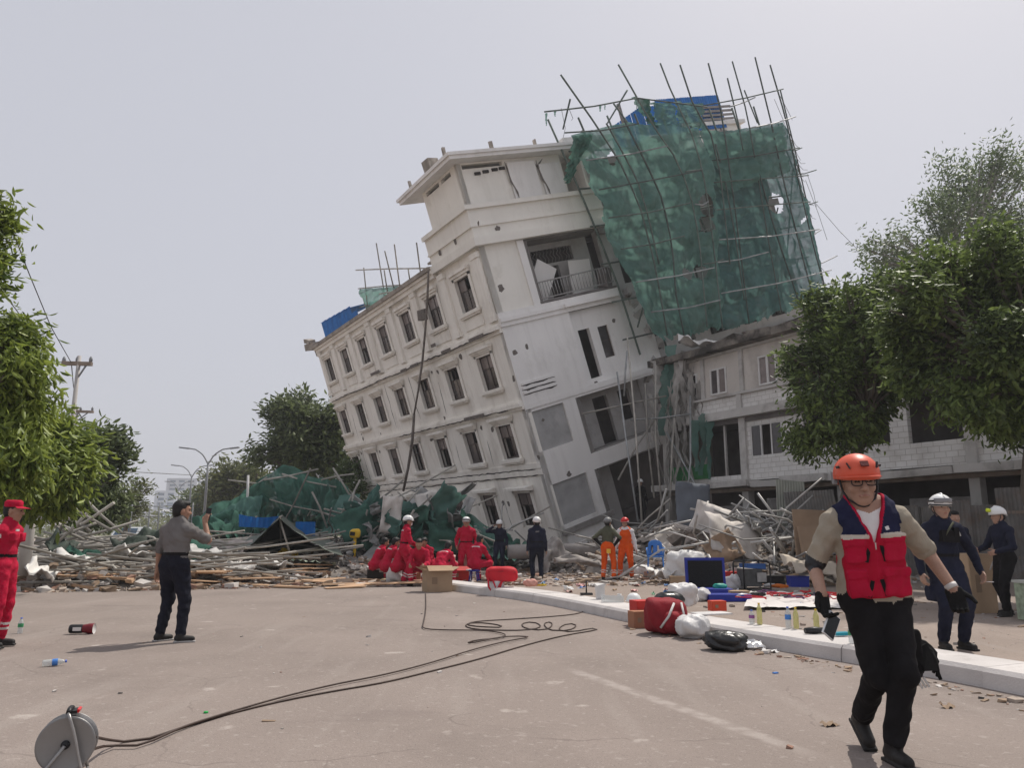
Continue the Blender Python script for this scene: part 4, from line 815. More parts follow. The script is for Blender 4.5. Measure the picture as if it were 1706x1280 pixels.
def tree(name, label, base, lobes, nclus, per, ln, m, seed, trunk_r=.16, bark=M_bark, droop=.5, spread=None, group=None, hollow=.5, gap=.15, twigs=2, cat='tree', trunk_top=None, wide=.36, sub=9):
    """lobes: (centre, radius) in world space; leaves sit in clusters through each lobe, denser to its outside"""
    base = Vector(base); r = np.random.RandomState(seed); rr = random.Random(seed); t = thing(name, label, cat, base, 0, group)
    big = lobes; lobes = []
    for c, rad in big:
        lobes.append((Vector(c), rad * .5))
        for k in range(sub):
            d = Vector((rr.gauss(0, 1), rr.gauss(0, 1), rr.gauss(0, .9))).normalized(); q = rr.uniform(.2, .5)
            lobes.append((Vector(c) + d * rad * (1.0 - q + rr.uniform(-.15, .36)), rad * q))
    mean = sum((Vector(c) for c, _ in lobes), Vector()) / len(lobes) - base
    vol = np.array([rad ** 2.2 for _, rad in lobes]); vol = vol / vol.sum(); C = []; mb = MB()
    tt = Vector(trunk_top) - base if trunk_top is not None else Vector((mean.x * .5, mean.y * .5, max(.5, mean.z - min(rad for _, rad in lobes))))
    mid = tt * .5 + Vector((rr.uniform(-.1, .1), rr.uniform(-.1, .1), 0)) * tt.length
    mb.tube(curve_pts([(0, 0, -.05), mid * .4, mid, tt], 9).tolist(), [trunk_r * (1.25 - .55 * i / 8) for i in range(9)], 9)
    limbs = MB()
    for (c, rad), f in zip(lobes, vol):
        c = Vector(c) - base; k = max(5, int(nclus * f)); d = r.normal(0, 1, (k, 3)); d /= np.linalg.norm(d, axis=1, keepdims=True)
        q = rad * (hollow + (1 - hollow) * r.uniform(0, 1, (k, 1)) ** .6); q *= 1 + .22 * np.sin(d[:, :1] * 5 + seed) * np.sin(d[:, 2:3] * 4 + 1.7 * seed)
        cl = np.array(tuple(c)) + d * q * np.array([1, 1, .82])
        keep = np.sin(cl[:, 0] * 2.9 / max(rad, .8) + seed) * np.sin(cl[:, 1] * 2.7 / max(rad, .8) + 2) * np.sin(cl[:, 2] * 3.1 / max(rad, .8) + 1) > -.55 + gap
        cl = cl[keep]; C.append(cl)
        mdl = tt.lerp(c, .5) + Vector((rr.uniform(-.2, .2), rr.uniform(-.2, .2), rr.uniform(0, .25))) * rad
        limbs.tube(curve_pts([tt * .8, tt, mdl, c], 7).tolist(), [trunk_r * (.5 - .38 * i / 6) for i in range(7)], 6)
        for j in range(0, len(cl), max(1, int(len(cl) / (twigs * 1.5 + 1)))):
            e = Vector(cl[j]); s = mdl.lerp(c, rr.uniform(.2, 1)); limbs.tube([s, s.lerp(e, .5) + Vector((0, 0, rr.uniform(-.1, .15) * rad)), e], [trunk_r * .13, trunk_r * .09, trunk_r * .04], 4)
    C = np.concatenate(C)
    mb.build('trunk', bark, t); limbs.build('limbs', bark, t)
    cm = leaf_mesh('crown', C, per, ln * .9 if spread is None else spread, ln, droop, seed + 1, m, wide, crown_c=np.array(tuple(mean)))
    mchild('crown', cm, t); return t
def lob(lst, Y, dy=.9):
    rr = random.Random(int(Y * 7)); return [(at(px, py, Y + rr.uniform(-dy, dy) * rp * Y / 1280), rp * Y / 1280) for px, py, rp in lst]
g = lambda px, Y: Vector((at(px, HOR, Y).x, Y, 0))
tree('shade_tree', 'dense dark green tree before the low building, trunk behind the orange helmet', g(1438, 20.5), lob([(1395, 530, 62), (1345, 610, 48), (1352, 660, 40), (1385, 715, 42), (1450, 520, 70), (1455, 610, 72), (1405, 590, 60), (1500, 560, 60), (1440, 690, 45), (1345, 728, 30)], 20.5), 1700, 17, .20, M_leafd, 11, .17, droop=.6, gap=.24, trunk_top=at(1446, 690, 20.5))
tree('shade_tree', 'tallest dark green tree with heavy crown cut by the picture edge', g(1760, 16.0), lob([(1545, 505, 70), (1600, 470, 75), (1670, 455, 80), (1720, 480, 90), (1560, 600, 75), (1630, 560, 95), (1700, 590, 100), (1590, 660, 55), (1665, 670, 65), (1720, 680, 70), (1530, 560, 60), (1780, 560, 90)], 16.0), 2900, 17, .185, M_leafd, 12, .22, droop=.6, gap=.2, trunk_top=at(1730, 640, 16))
tree('thin_tree', 'tall thin-leaved pale tree standing behind the low building', g(1600, 46), lob([(1625, 330, 85), (1690, 300, 75), (1555, 395, 60), (1450, 420, 32), (1495, 425, 45), (1660, 390, 75), (1590, 350, 55), (1700, 380, 70), (1480, 455, 35), (1650, 290, 45)], 46), 1900, 9, .30, M_leafp, 13, .16, bark=M_barkg, droop=.1, spread=.5, gap=.3, twigs=1.2, hollow=.15, trunk_top=at(1600, 470, 46))
tree('roadside_tree', 'bright drooping-leaved tree at the edge of the road, nearest on its side', g(-110, 11.5), lob([(-22, 350, 22), (-16, 415, 28), (-40, 460, 26), (-2, 565, 46), (14, 620, 40), (-20, 670, 58), (0, 735, 52), (26, 660, 30), (8, 700, 42), (-60, 600, 60), (-55, 760, 65), (34, 690, 30), (-65, 440, 45), (30, 770, 30), (-20, 795, 34), (-10, 375, 18)], 11.5), 2000, 14, .19, M_leafb, 14, .15, droop=1.1, gap=.18, wide=.27, trunk_top=at(-100, 760, 11.5))
tree('roadside_tree', 'small bright tree between the near roadside tree and the concrete pole', g(16, 17), lob([(108, 735, 30), (85, 785, 34), (118, 775, 24), (60, 800, 36), (100, 812, 26), (70, 740, 30)], 17), 900, 11, .25, M_leafb, 15, .1, droop=1.0, wide=.3, trunk_top=at(40, 830, 17))
tree('roadside_tree', 'dark leafy tree rising behind the concrete pole', g(152, 27), lob([(165, 755, 28), (150, 795, 34), (182, 740, 18), (165, 835, 30), (140, 760, 26), (188, 770, 14), (130, 830, 30)], 27), 900, 10, .3, M_leafm, 16, .2, bark=M_barkg, droop=.5, trunk_top=at(152, 850, 27))
tree('bare_tree', 'nearly leafless bushy tree beyond the pole heap', g(212, 48), lob([(215, 828, 24), (232, 812, 14), (205, 850, 26), (225, 845, 20)], 48), 420, 5, .3, M_leafo, 17, .16, droop=.1, gap=.35, twigs=8, hollow=.2, trunk_top=at(212, 868, 48))
tree('background_tree', 'tall dark round tree rising behind the collapsed netting', g(505, 58), lob([(492, 695, 30), (520, 715, 36), (545, 705, 26), (470, 688, 22), (505, 755, 34), (555, 750, 22), (468, 738, 20), (480, 765, 20), (540, 775, 24), (432, 757, 8), (500, 675, 18)], 58), 1700, 9, .5, M_leafm, 18, .4, droop=.3, gap=.25, hollow=.35, trunk_top=at(507, 785, 58))
tree('background_tree', 'light olive spreading tree behind the street lamps', g(398, 78), lob([(380, 798, 30), (415, 797, 28), (400, 825, 30), (358, 818, 20), (430, 815, 22), (375, 840, 26), (425, 845, 22)], 78), 900, 8, .6, M_leafo, 19, .4, droop=.2, gap=.15, trunk_top=at(398, 850, 78))
tree('background_tree', 'low dark bush mass right of the far towers', g(330, 95), lob([(322, 842, 18), (345, 838, 16), (335, 862, 22), (310, 865, 14), (365, 860, 20)], 95), 420, 8, .7, M_leafm, 20, .3, droop=.2, trunk_top=at(330, 872, 95))
tree('background_tree', 'pale bleached bush between the tall tree and the leaning wall', g(585, 52), lob([(580, 790, 16), (592, 812, 14), (575, 815, 15)], 52), 260, 8, .35, M_leafp, 22, .16, droop=.1, gap=.3, trunk_top=at(585, 840, 52))
# far green edge of the road: reads as one mass
r = np.random.RandomState(4); n = 2600
C = np.stack([r.uniform(-190, 10, n), r.uniform(150, 240, n), np.abs(r.normal(0, 2.6, n)) + .3], 1)
tl = mchild('treeline', leaf_mesh('treeline', C, 7, 1.2, 1.3, .2, 77, M_leafo), None); setting(tl, 'stuff', 'far hazy line of trees along the road')

# ================================================================ street furniture far down the road
M_lamp = mat('lamp_steel', (0.24, 0.25, 0.26), 0.6, 0.15)
def lamp(px, Y, topy, half, label):
    b = g(px, Y); z = at(px, topy, Y).z; t = thing('street_lamp', label, 'street lamp', b, 0, 'double-arm street lamps along the road')
    MB().tube([(0, 0, 0), (0, 0, z * .6), (0, 0, z - 1.2)], [.14, .11, .08], 8).build('pole', M_lamp, t)
    w = half * Y / 1280
    for s in (-1, 1):
        a = MB().tube(curve_pts([(0, 0, z - 1.3), (s * w * .25, 0, z - .55), (s * w * .6, 0, z - .12), (s * w, 0, z)], 8).tolist(), .055, 6).build('arm', M_lamp, t)
        MB().obox((s * (w + .3), 0, z + .01), (.75, .26, .1), (0, -s * .12, 0)).build('lamp_head', M_lamp, a)
lamp(338, 62, 747, 36, 'nearest double-arm street lamp, taller than the one beside it'); lamp(312, 84, 776, 25, 'second double-arm street lamp, before the far towers'); lamp(292, 118, 803, 17, 'farthest and smallest double-arm street lamp')
M_upole = mat('concrete_utility_pole', (0.42, 0.40, 0.38), 0.9, 0.12, 2, .2)
def upole(px, Y, ty, label, arms, lean=0):
    b = g(px, Y); z = at(px, ty, Y).z; t = thing('utility_pole', label, 'utility pole', b); MB().tube([(0, 0, 0), (lean * .5, 0, z * .5), (lean, 0, z + .25)], [.10, .08, .06] if arms else [.17, .14, .1], 8).build('pole', M_upole, t)
    for (w, dz, off) in arms:
        a = MB().obox((lean + off, 0, z + dz), (w, .12, .12), (0, .03, 0)).build('crossarm', M_lint, t)
        MB().tube([(lean, 0, z + dz - .5), (lean + w * .35 + off, 0, z + dz)], .03, 5).build('brace', M_lamp, t)
        for s in (-.45, .45, .0): MB().lathe([(.0, 0), (.05, 0), (.06, .08), (.03, .16), (.0, .18)], (lean + off + s * w, 0, z + dz + .06), 8).build('insulator', M_lamp, a)
    return b, z
upole(100, 24, 606, 'utility pole whose crossarm shows above the roadside trees', [(.95, 0, -.05)]); upole(107, 38, 686, 'farther utility pole with short crossarm over the dark tree', [(1.3, 0, .15)]); upole(130, 30, 772, 'bare pale concrete pole standing behind the pole heap', [])
upole(47, 19, 800, 'short thick pale post beside the man in the red cap', [])
def wire(pts, r, label):
    pts = [Vector(p) for p in pts]; o = pts[0]; tag(MB().tube(curve_pts([p - o for p in pts], 24).tolist(), r, 4, cap=False).build('wire', M_cord, None, o), label, 'wire')
wire([at(-30, 250, 14), at(2, 335, 15), at(46, 450, 18), at(85, 545, 21), at(119, 605, 24)], .014, 'overhead wire running to the end of the upper crossarm'); wire([at(-10, 470, 16), at(30, 520, 18), at(60, 570, 21), at(82, 603, 24)], .014, 'lower overhead wire passing behind the near tree')
wire([at(119, 606, 24), at(122, 640, 30), at(128, 683, 38)], .016, 'short wire between the two crossarms'); wire([at(128, 683, 38), at(190, 785, 60), at(320, 792, 90)], .03, 'thin far wire sagging toward the street lamps')
# distant towers
M_tower = mat('pale_tower_cladding', (0.55, 0.58, 0.62), 0.6, 0.1, .05, 0); M_tglass = mat('tower_glass', (0.22, 0.27, 0.34), 0.2, 0.2, .08, 0)
def tower(px0, px1, top, Y, floors, label, split):
    a, b = at(px0, HOR, Y), at(px1, HOR, Y); z = at(px0, top, Y).z; w = b.x - a.x; t = thing('office_tower', label, 'building', (a.x, Y, 0))
    MB().box((0, 0, 0), (w, 18, z)).build('glass_core', M_tglass, t); fh = z / floors
    for k in range(floors + 1): MB().box((-.4, -.5, k * fh - .55), (w + .4, 18.5, k * fh + .55)).build('floor_band', M_tower, t)
    for s in split: MB().box((w * s - .8, -.7, 0), (w * s + .8, -.0, z + .4)).build('pier', M_tower, t)
tower(274, 320, 799, 420, 14, 'taller of the two hazy far towers', (0, .33, .66, 1)); tower(256, 288, 820, 380, 9, 'lower wide block beside the tallest far tower', (0, .5, 1)); tower(233, 262, 850, 360, 4, 'lowest hazy far block behind the parked vehicle', (0, .3, .6, 1))
# vehicle parked behind the pole heap
M_carw = mat('white_car_paint', (0.62, 0.66, 0.70), 0.3, 0.05, 2, 0); M_carg = mat('car_glass', (0.05, 0.09, 0.15), 0.1, 0.2, 2, 0, spec=.6); M_tyre = mat('tyre_rubber', (0.025, 0.025, 0.025), 0.9, 0.2); M_hl = mat('head_lamp', (0.75, 0.75, 0.72), 0.2, 0.05)
car = thing('parked_car', 'white car with blue tinted windscreen parked beyond the pole heap', 'car', g(218, 50), R_(185))
def car_prof(prof, x0, x1): 
    mb = MB(); n = len(prof); vs = [(x0, y, z) for y, z in prof] + [(x1, y, z) for y, z in prof]
    mb.add(vs, [tuple(range(n)), tuple(reversed(range(n, 2 * n)))] + [(i, n + i, n + (i + 1) % n, (i + 1) % n) for i in range(n)]); return mb
body = car_prof([(-2.2, .35), (2.2, .35), (2.25, .75), (2.05, .98), (1.1, 1.08), (-1.7, 1.12), (-2.2, 1.0)], -.88, .88).build('body', M_carw, car)
cabin = car_prof([(-1.75, 1.1), (1.1, 1.07), (.45, 1.62), (-1.2, 1.66)], -.78, .78).build('cabin', M_carw, car)
MB().add([(-.68, 1.06, 1.13), (.68, 1.06, 1.13), (.62, .50, 1.58), (-.62, .50, 1.58)], [(0, 1, 2, 3)]).build('windscreen', M_carg, cabin)
for s in (-1, 1):
    MB().add([(s * .784, .85, 1.14), (s * .784, -1.5, 1.16), (s * .784, -1.1, 1.58), (s * .784, .42, 1.56)], [(0, 1, 2, 3)]).build('side_window', M_carg, cabin)
    MB().obox((s * .62, 2.17, .82), (.36, .12, .16), (.2, 0, 0)).build('headlight', M_hl, body)
    for y in (-1.35, 1.4):
        w = MB().lathe([(.0, -.1), (.33, -.1), (.35, -.06), (.35, .06), (.33, .1), (.0, .1)], (s * .8, y, .34), 18, M=Euler((0, R_(90), 0)).to_matrix()).build('wheel', M_tyre, car); MB().lathe([(.0, s * .12), (.2, s * .11), (.21, s * .09)], (s * .8, y, .34), 12, M=Euler((0, R_(90), 0)).to_matrix()).build('rim', M_carw, w)
# thin fence posts and a low dark hoarding across the far road
for i, px in enumerate((198, 216, 246, 262, 290, 318)): tag(MB().tube([(0, 0, 0), (0, 0, 2.9)], .04, 6).build('fence_post', M_lamp, None, g(px, 42)), 'thin dark fence post behind the pole heap', 'fence post', 'posts of the wire fence beyond the heap')
for z in (1.4, 2.2, 2.75): tag(MB().tube(curve_pts([g(190, 42) + Vector((0, 0, z)) - g(190, 42), g(255, 42) + Vector((0, 0, z - .06)) - g(190, 42), g(330, 42) + Vector((0, 0, z)) - g(190, 42)], 9).tolist(), .018, 4).build('fence_wire', M_cord, None, g(190, 42)), {1.4: 'lowest', 2.2: 'middle', 2.75: 'top'}[z] + ' wire strung between the thin fence posts', 'wire')
# ================================================================ rubble
M_rub = [mat('rubble_concrete', (0.30, 0.275, 0.255), 0.95, 0.3, 4, .4, 20), mat('rubble_plaster', (0.52, 0.49, 0.46), 0.95, 0.2, 4, .3, 20), mat('rubble_brick', (0.29, 0.17, 0.125), 0.95, 0.3, 4, .4, 20), mat('rubble_wood', (0.27, 0.195, 0.135), 0.9, 0.3, 4, .3, 20), mat('rubble_dark', (0.09, 0.085, 0.08), 0.95, 0.3, 4, .4, 20), mat('rubble_dust', (0.36, 0.30, 0.25), 0.95, 0.2, 4, .4, 20)]
M_mound = mat('rubble_earth', (0.21, 0.185, 0.165), 0.97, 0.35, 1.2, 0.8, 5.0, col2=(0.09, 0.08, 0.072), c2scale=2.0, c2lo=.45, c2hi=.65)
MOUNDS = []
def mound(label, cx, cy, rx, ry, h, seed, nchunk, weights, cs=(.05, .28)):
    MOUNDS.append((cx, cy, rx, ry, h, seed))
    nu, nv = 70, 50; u, v = np.meshgrid(np.linspace(-1, 1, nu), np.linspace(-1, 1, nv), indexing='ij')
    z = mound_z(u, v, h, seed); P = np.stack([cx + u * rx, cy + v * ry, z - .03], -1)
    o = MB().grid(P, sm=False).build('rubble', M_mound); setting(o, 'stuff', label)
    r = random.Random(seed); mb = MB()
    for k in range(nchunk):
        a, b = r.uniform(-1.08, 1.08), r.uniform(-1.08, 1.08)
        if a * a + b * b > 1.15: continue
        zz = float(mound_z(np.array([[a]]), np.array([[b]]), h, seed)[0, 0]); s = r.uniform(*cs) * (.5 + r.random()); m = r.choices(range(6), weights)[0]
        sz = (s * r.uniform(.8, 3.2 if m == 3 else 1.6), s * r.uniform(.6, 1.2), s * r.uniform(.15, .8)); mb.obox((cx + a * rx, cy + b * ry, max(.0, zz) + sz[2] * .3), sz, (r.uniform(-.5, .5), r.uniform(-.5, .5), r.uniform(0, 6.3)), m, jit=s * .13, r=r)
    setting(mb.build('debris', M_rub), 'stuff', 'broken bits of concrete, brick and wood strewn over ' + label.split(' of ')[-1])
def mound_z(u, v, h, seed):
    d = np.clip(1 - (u * u + v * v), 0, 1); return h * d ** .8 * (1 + .35 * fbm(u, v, seed, 4, .9)) + .02 * d
def ground_z(x, y):
    z = 0.0
    for (cx, cy, rx, ry, h, seed) in MOUNDS:
        u, v = (x - cx) / rx, (y - cy) / ry
        if u * u + v * v < 1: z = max(z, float(mound_z(np.array([[u]]), np.array([[v]]), h, seed)[0, 0]))
    return z
mound('low mound of the pole heap', -11.2, 23.5, 6.0, 5.4, .6, 61, 3600, (3.5, 2.5, 1.2, 2.5, 2, 3.5), (.03, .17))
mound('low mound of the net and tarpaulin heap', -9.5, 32, 6.5, 7.5, 1.0, 62, 1700, (3, 2, .6, 2, 2, 2), (.04, .2))
mound('high mound of wreckage against the long wall', -3.5, 31.3, 4.6, 3.3, 1.6, 63, 2600, (4, 2.5, .5, 1.5, 2, 2), (.04, .22))
mound('broad mound of wreckage before the front bays', 4.2, 29.0, 4.2, 3.8, 1.0, 64, 2200, (4, 3, .5, 1.5, 1.5, 2), (.03, .2))
mound('mound of pipes and panels by the low building', 7.7, 24.2, 3.9, 4.2, .95, 65, 2600, (3, 3.5, .4, 1.5, 1.5, 2), (.03, .19))
mound('low litter mound under the tent', -7.2, 25.4, 3.9, 3.9, .55, 66, 1500, (2, 3, .8, 3, 1, 3), (.03, .14))
# thin spread of litter and grit between the heaps, countless small bits
def scatter(label, poly_fn, n, seed, weights, cs, flat=.3):
    r = random.Random(seed); mb = MB()
    for k in range(n):
        x, y = poly_fn(r); s = r.uniform(*cs) * (.4 + r.random() ** 2 * 1.3); m = r.choices(range(6), weights)[0]
        sz = (s * r.uniform(.8, 3.5 if m == 3 else 1.5), s * r.uniform(.6, 1.2), s * r.uniform(.08, flat * 2)); mb.obox((x, y, ground_z(x, y) + sz[2] * .4), sz, (r.uniform(-.15, .15), r.uniform(-.15, .15), r.uniform(0, 6.3)), m, jit=s * .15, r=r)
    setting(mb.build('debris', M_rub), 'stuff', label)
scatter('scattered splinters and grit along the front of the heaps', lambda r: (lambda t: (t, 17.6 + (.55 * (t + 10) if t > -10 else 0) * .55 + abs(r.gauss(0, 1.6))))(r.uniform(-14.5, -1.5)), 1700, 71, (1.5, 1.5, 3, 4, .5, 4), (.03, .16))
scatter('brown chips and dust spread behind the kerb', lambda r: (r.uniform(-2.0, 7.5), 19.5 + r.random() * 6), 1500, 72, (1, 2, 2.5, 4, .4, 4), (.02, .12))
scatter('leaves and crumbs gathered along the kerb foot', lambda r: (lambda p: (p.x - .12 - abs(r.gauss(0, .18)), p.y - .05 - abs(r.gauss(0, .1))))(KS[int(len(KS) * (.35 + .5 * r.random()))]), 260, 73, (.5, 1.5, 3, 4, .3, 2), (.012, .05))
scatter('loose grit and chips lying on the road', lambda r: (r.uniform(-6, 3.2), r.uniform(4, 16)), 110, 74, (2, 3, 1, 2, 1, 1), (.008, .028))
scatter('loose grit on the service road by the low building', lambda r: (r.uniform(3.4, 10), r.uniform(9, 20)), 420, 75, (2, 3, 1.5, 2.5, .6, 2), (.012, .06))
def ppx(v):                                  # where a point falls in the photograph, for saying which neighbour it lies beside
    d = Vector(v) - Vector((0, 0, CH)); zz = d.y * _c + d.z * _s; return CX + F * d.x / zz, CY - F * (-d.y * _s + d.z * _c) / zz
def where(v, marks):
    x = ppx(v)[0]; return min(marks, key=lambda q: abs(q[0] - x))[1]
HEAPL = ((60, 'by the red cap'), (150, 'below the concrete pole'), (235, 'by the filming man'), (330, 'past the filming man'), (400, 'nearing the tent'))
WALLL = ((590, 'by the work light'), (650, 'behind the squatting row'), (700, 'behind the masked rescuer'), (760, 'by the goggled rescuer'), (830, 'by the saluting officer'))
RIGHTL = ((1000, 'by the orange trousers'), (1100, 'by the blue chair'), (1180, 'behind the blue case'), (1260, 'by the generator'), (1330, 'by the brown board'), (1400, 'by the tree trunk'))
BOARDL = ((320, 'by the filming man'), (390, 'below the pale sheet'), (460, 'below the yellow cloth'), (520, 'before the tent edge'), (580, 'by the work light'))
# ---- poles and pipes, one by one
M_pipew = mat('galvanised_pipe', (0.40, 0.39, 0.375), 0.55, 0.2, 3, .1, metal=.25, orand=.3)
def pole_mesh(ln, bend, r, m, seed):
    q = random.Random(seed); return MB().tube(curve_pts([(-ln / 2, 0, 0), (-ln / 6, q.uniform(-bend, bend), q.uniform(-bend, bend)), (ln / 6, q.uniform(-bend, bend), q.uniform(-bend, bend)), (ln / 2, 0, 0)], 7).tolist(), [r * 1.1, r * 1.08, r * 1.04, r, r * .95, r * .9, r * .84], 6).mesh('pole', m)
PB = [pole_mesh(l, b, .033, M_bamboo, i) for i, (l, b) in enumerate(((2.2, .03), (3.2, .06), (4.2, .1), (5.4, .14), (6.4, .12), (1.5, .02)))]
PP = [pole_mesh(l, b, .028, M_pipew, 20 + i) for i, (l, b) in enumerate(((1.4, .01), (2.2, .04), (3.0, .1), (3.8, .2), (.9, .0), (2.6, .3)))]
def aim(d):                                  # rotation that turns +X along d
    return Vector(d).to_track_quat('X', 'Z').to_euler()
def lay(me, c, d, name, label, group, cat='pole'):
    o = bpy.data.objects.new(name, me); link(o); o.location = c; o.rotation_euler = aim(d); return tag(o, label, cat, group)
r = random.Random(91)
def heap(n, region, kit, name, label, group, lift, tilt, marks=None, base_dir=None):
    marks = marks or HEAPL
    ymid = sum(region(r)[1] for _ in range(60)) / 60
    for k in range(n):
        x, y = region(r); a = base_dir(r) if base_dir else r.uniform(0, math.pi); t = r.gauss(0, tilt); z = ground_z(x, y) * .9 + r.random() ** 1.4 * lift + .05
        me = r.choice(kit); ln = max(v.co.x for v in me.vertices) * 2; z = max(z, abs(math.sin(t)) * ln * .42)
        how = ('short ' if ln < 2 else 'long ' if ln > 4 else '') + ('upright ' if abs(t) > .6 else 'slanting ' if abs(t) > .2 else '')
        lay(me, (x, y, z), (math.cos(a) * math.cos(t), math.sin(a) * math.cos(t), math.sin(t)), name, how + label + ' ' + where((x, y, z), marks) + (', front' if y < ymid else ', back'), group)
heap(130, lambda r: (min(-7.2, r.gauss(-10.6, 2.6)), r.uniform(19.2, 26.0)), PB[:5], 'bamboo_pole', 'bamboo pole in the roadside heap', 'bamboo poles of the fallen scaffold by the road', .5, .10, base_dir=lambda r: r.gauss(.05, .6))
heap(26, lambda r: (r.gauss(-10.3, 1.0), r.uniform(27.5, 30.5)), PB[2:5], 'bamboo_pole', 'pale bamboo pole lying level near the tent', 'bamboo poles lying level by the tent', .5, .05, base_dir=lambda r: r.gauss(0, .12))
heap(62, lambda r: (r.gauss(-3.6, 1.9), r.uniform(27.8, 31.5)), PB[:4] + PP[:4], 'bamboo_pole', 'bent pole in the wreckage under the long wall', 'poles in the wreckage under the long wall', .9, .5, WALLL)
heap(20, lambda r: (r.gauss(-8.2, 1.8), r.uniform(31, 35)), PB[1:5], 'bamboo_pole', 'bamboo pole poking from the collapsed netting', 'poles caught in the collapsed netting', 1.6, .35)
heap(66, lambda r: (r.gauss(7.2, 1.7), r.uniform(21, 26.5)), PP, 'metal_pipe', 'grey pipe in the heap', 'pipes jumbled by the low building', .8, .42, RIGHTL)
heap(24, lambda r: (r.gauss(3.9, 1.3), r.uniform(26, 30)), PP[:4] + PB[:2], 'metal_pipe', 'thin pipe before the broken bays', 'pipes before the broken bays', .7, .35, RIGHTL)
# crossing poles that stand proud of the heap, each one seen against the trees
for (a, b, Y) in (((100, 884), (136, 808), 21), ((62, 842), (112, 884), 22), ((78, 838), (152, 886), 21.5), ((102, 832), (185, 884), 22), ((190, 838), (108, 890), 21.2), ((136, 826), (205, 890), 22.5), ((150, 850), (95, 905), 20.8), ((60, 858), (140, 900), 21.6), ((55, 905), (160, 872), 21), ((110, 900), (230, 868), 22)):
    a, b = at(*a, Y), at(*b, Y + r.uniform(-.8, .8)); d = b - a; mb = MB(); mb.tube([(0, 0, 0), d * .5 + Vector((0, 0, -.04)), d], .042, 6); tag(mb.build('bamboo_pole', M_bamboo, None, a), 'raised bamboo pole crossing others %s, rising toward %s' % (where(a, ((60, 'by the red cap'), (100, 'under the near tree'), (136, 'at the concrete pole'), (190, 'at the bare tree'))), where(b, ((110, 'the near tree'), (140, 'the concrete pole'), (160, 'the dark tree'), (185, 'the bare tree'), (230, 'the far towers')))), 'pole', 'crossed poles standing proud of the roadside heap')
for (a, b, Y) in (((1150, 848), (1242, 868), 25), ((1090, 880), (1180, 862), 25), ((1190, 850), (1245, 872), 23.5), ((1300, 848), (1327, 861), 22), ((1326, 862), (1319, 936), 22), ((1226, 850), (1255, 884), 23), ((1240, 830), (1216, 858), 23.5), ((1262, 822), (1308, 884), 23), ((1340, 900), (1372, 850), 22.5), ((1180, 836), (1160, 875), 25), ((1110, 815), (1095, 870), 27), ((1270, 900), (1298, 935), 21), ((1283, 880), (1310, 930), 21.5), ((1085, 962), (1160, 938), 21.5), ((1250, 905), (1330, 895), 21.6), ((1180, 925), (1196, 960), 20.5)):
    a, b = at(*a, Y), at(*b, Y + r.uniform(-.4, .4)); d = b - a; mb = MB(); mb.tube([(0, 0, 0), d * .5, d], .038, 6); tag(mb.build('metal_pipe', M_pipew, None, a), 'pale pipe standing up from the heap ' + where((a + b) / 2, RIGHTL), 'pipe', 'pale pipes standing out of the heap by the low building')
for (a, b, Y) in (((620, 842), (672, 800), 29.5), ((640, 870), (700, 815), 29), ((655, 900), (690, 850), 28), ((560, 870), (600, 800), 31), ((575, 885), (590, 820), 30), ((600, 905), (612, 850), 28.5), ((700, 900), (770, 868), 28), ((535, 800), (590, 790), 33), ((470, 790), (560, 812), 33.5), ((440, 800), (530, 782), 34), ((555, 780), (585, 830), 33), ((520, 820), (545, 880), 31), ((625, 900), (650, 830), 28), ((760, 880), (830, 905), 27.5), ((400, 830), (445, 795), 36), ((380, 800), (470, 818), 36)):
    a, b = at(*a, Y), at(*b, Y + r.uniform(-.4, .4)); d = b - a; mb = MB(); mb.tube([(0, 0, 0), d * .5 + Vector((0, 0, r.uniform(-.1, .1))), d], .04, 6); tag(mb.build('bamboo_pole', M_bamboo, None, a), 'bent pole jutting above the wreckage ' + where((a + b) / 2, ((420, 'over the white post'), (500, 'over the tent'), (560, 'at the bright net sheet')) + WALLL), 'pole', 'poles jutting above the netting and wreckage')
tag(MB().tube([(0, 0, 0), (.05, 0, 1.0), (.02, 0, 1.9)], .055, 8).build('white_post', M_wframe, None, at(408, 865, 34)), 'slim white post standing in front of the collapsed dark netting', 'post')
# ---- collapsed netting and sheets
def drape(name, label, cat, m, pts_top, pts_bot, Yt, Yb, amp, seed, nu=60, nv=30, group=None, folds=7):
    """a fallen cloth sloping from a back ridge (depth Yt) down to a front hem (depth Yb)"""
    T = [at(px, py, Yt) for px, py in pts_top]; B = [at(px, py, Yb) for px, py in pts_bot]; P = coons(T, B, [T[0], (T[0] + B[0]) / 2 + Vector((0, 0, -.2)), B[0]], [T[-1], (T[-1] + B[-1]) / 2 + Vector((0, 0, -.2)), B[-1]], nu, nv)
    u, v = np.meshgrid(np.linspace(0, 1, nu), np.linspace(0, 1, nv), indexing='ij'); w = fbm(u * 1.3, v * .8, seed, 5, 1.0)
    fold = np.sin(folds * 6.28 * (u + .12 * fbm(u, v, seed + 2, 3, .8)) + 3 * v); env = np.minimum(1, 4 * v)
    P[..., 2] += amp * (w + .5 * fold * env); P[..., 1] += -amp * (.8 * w + .5 * fold * env); P[..., 0] += amp * .4 * fbm(u, v, seed + 5, 3, 1.4)
    o = T[0].copy(); P -= np.array(tuple(o)); return tag(MB().grid(P).build(name, m, None, o), label, cat, group)
drape('collapsed_net', 'large dark green net collapsed in a ridge behind the blue sheet', 'net', M_netd, [(330, 862), (395, 830), (440, 803), (470, 788), (525, 795), (560, 815), (585, 850)], [(330, 890), (400, 895), (480, 890), (560, 900)], 36.5, 31.5, .46, 201, 110, 60, folds=12)
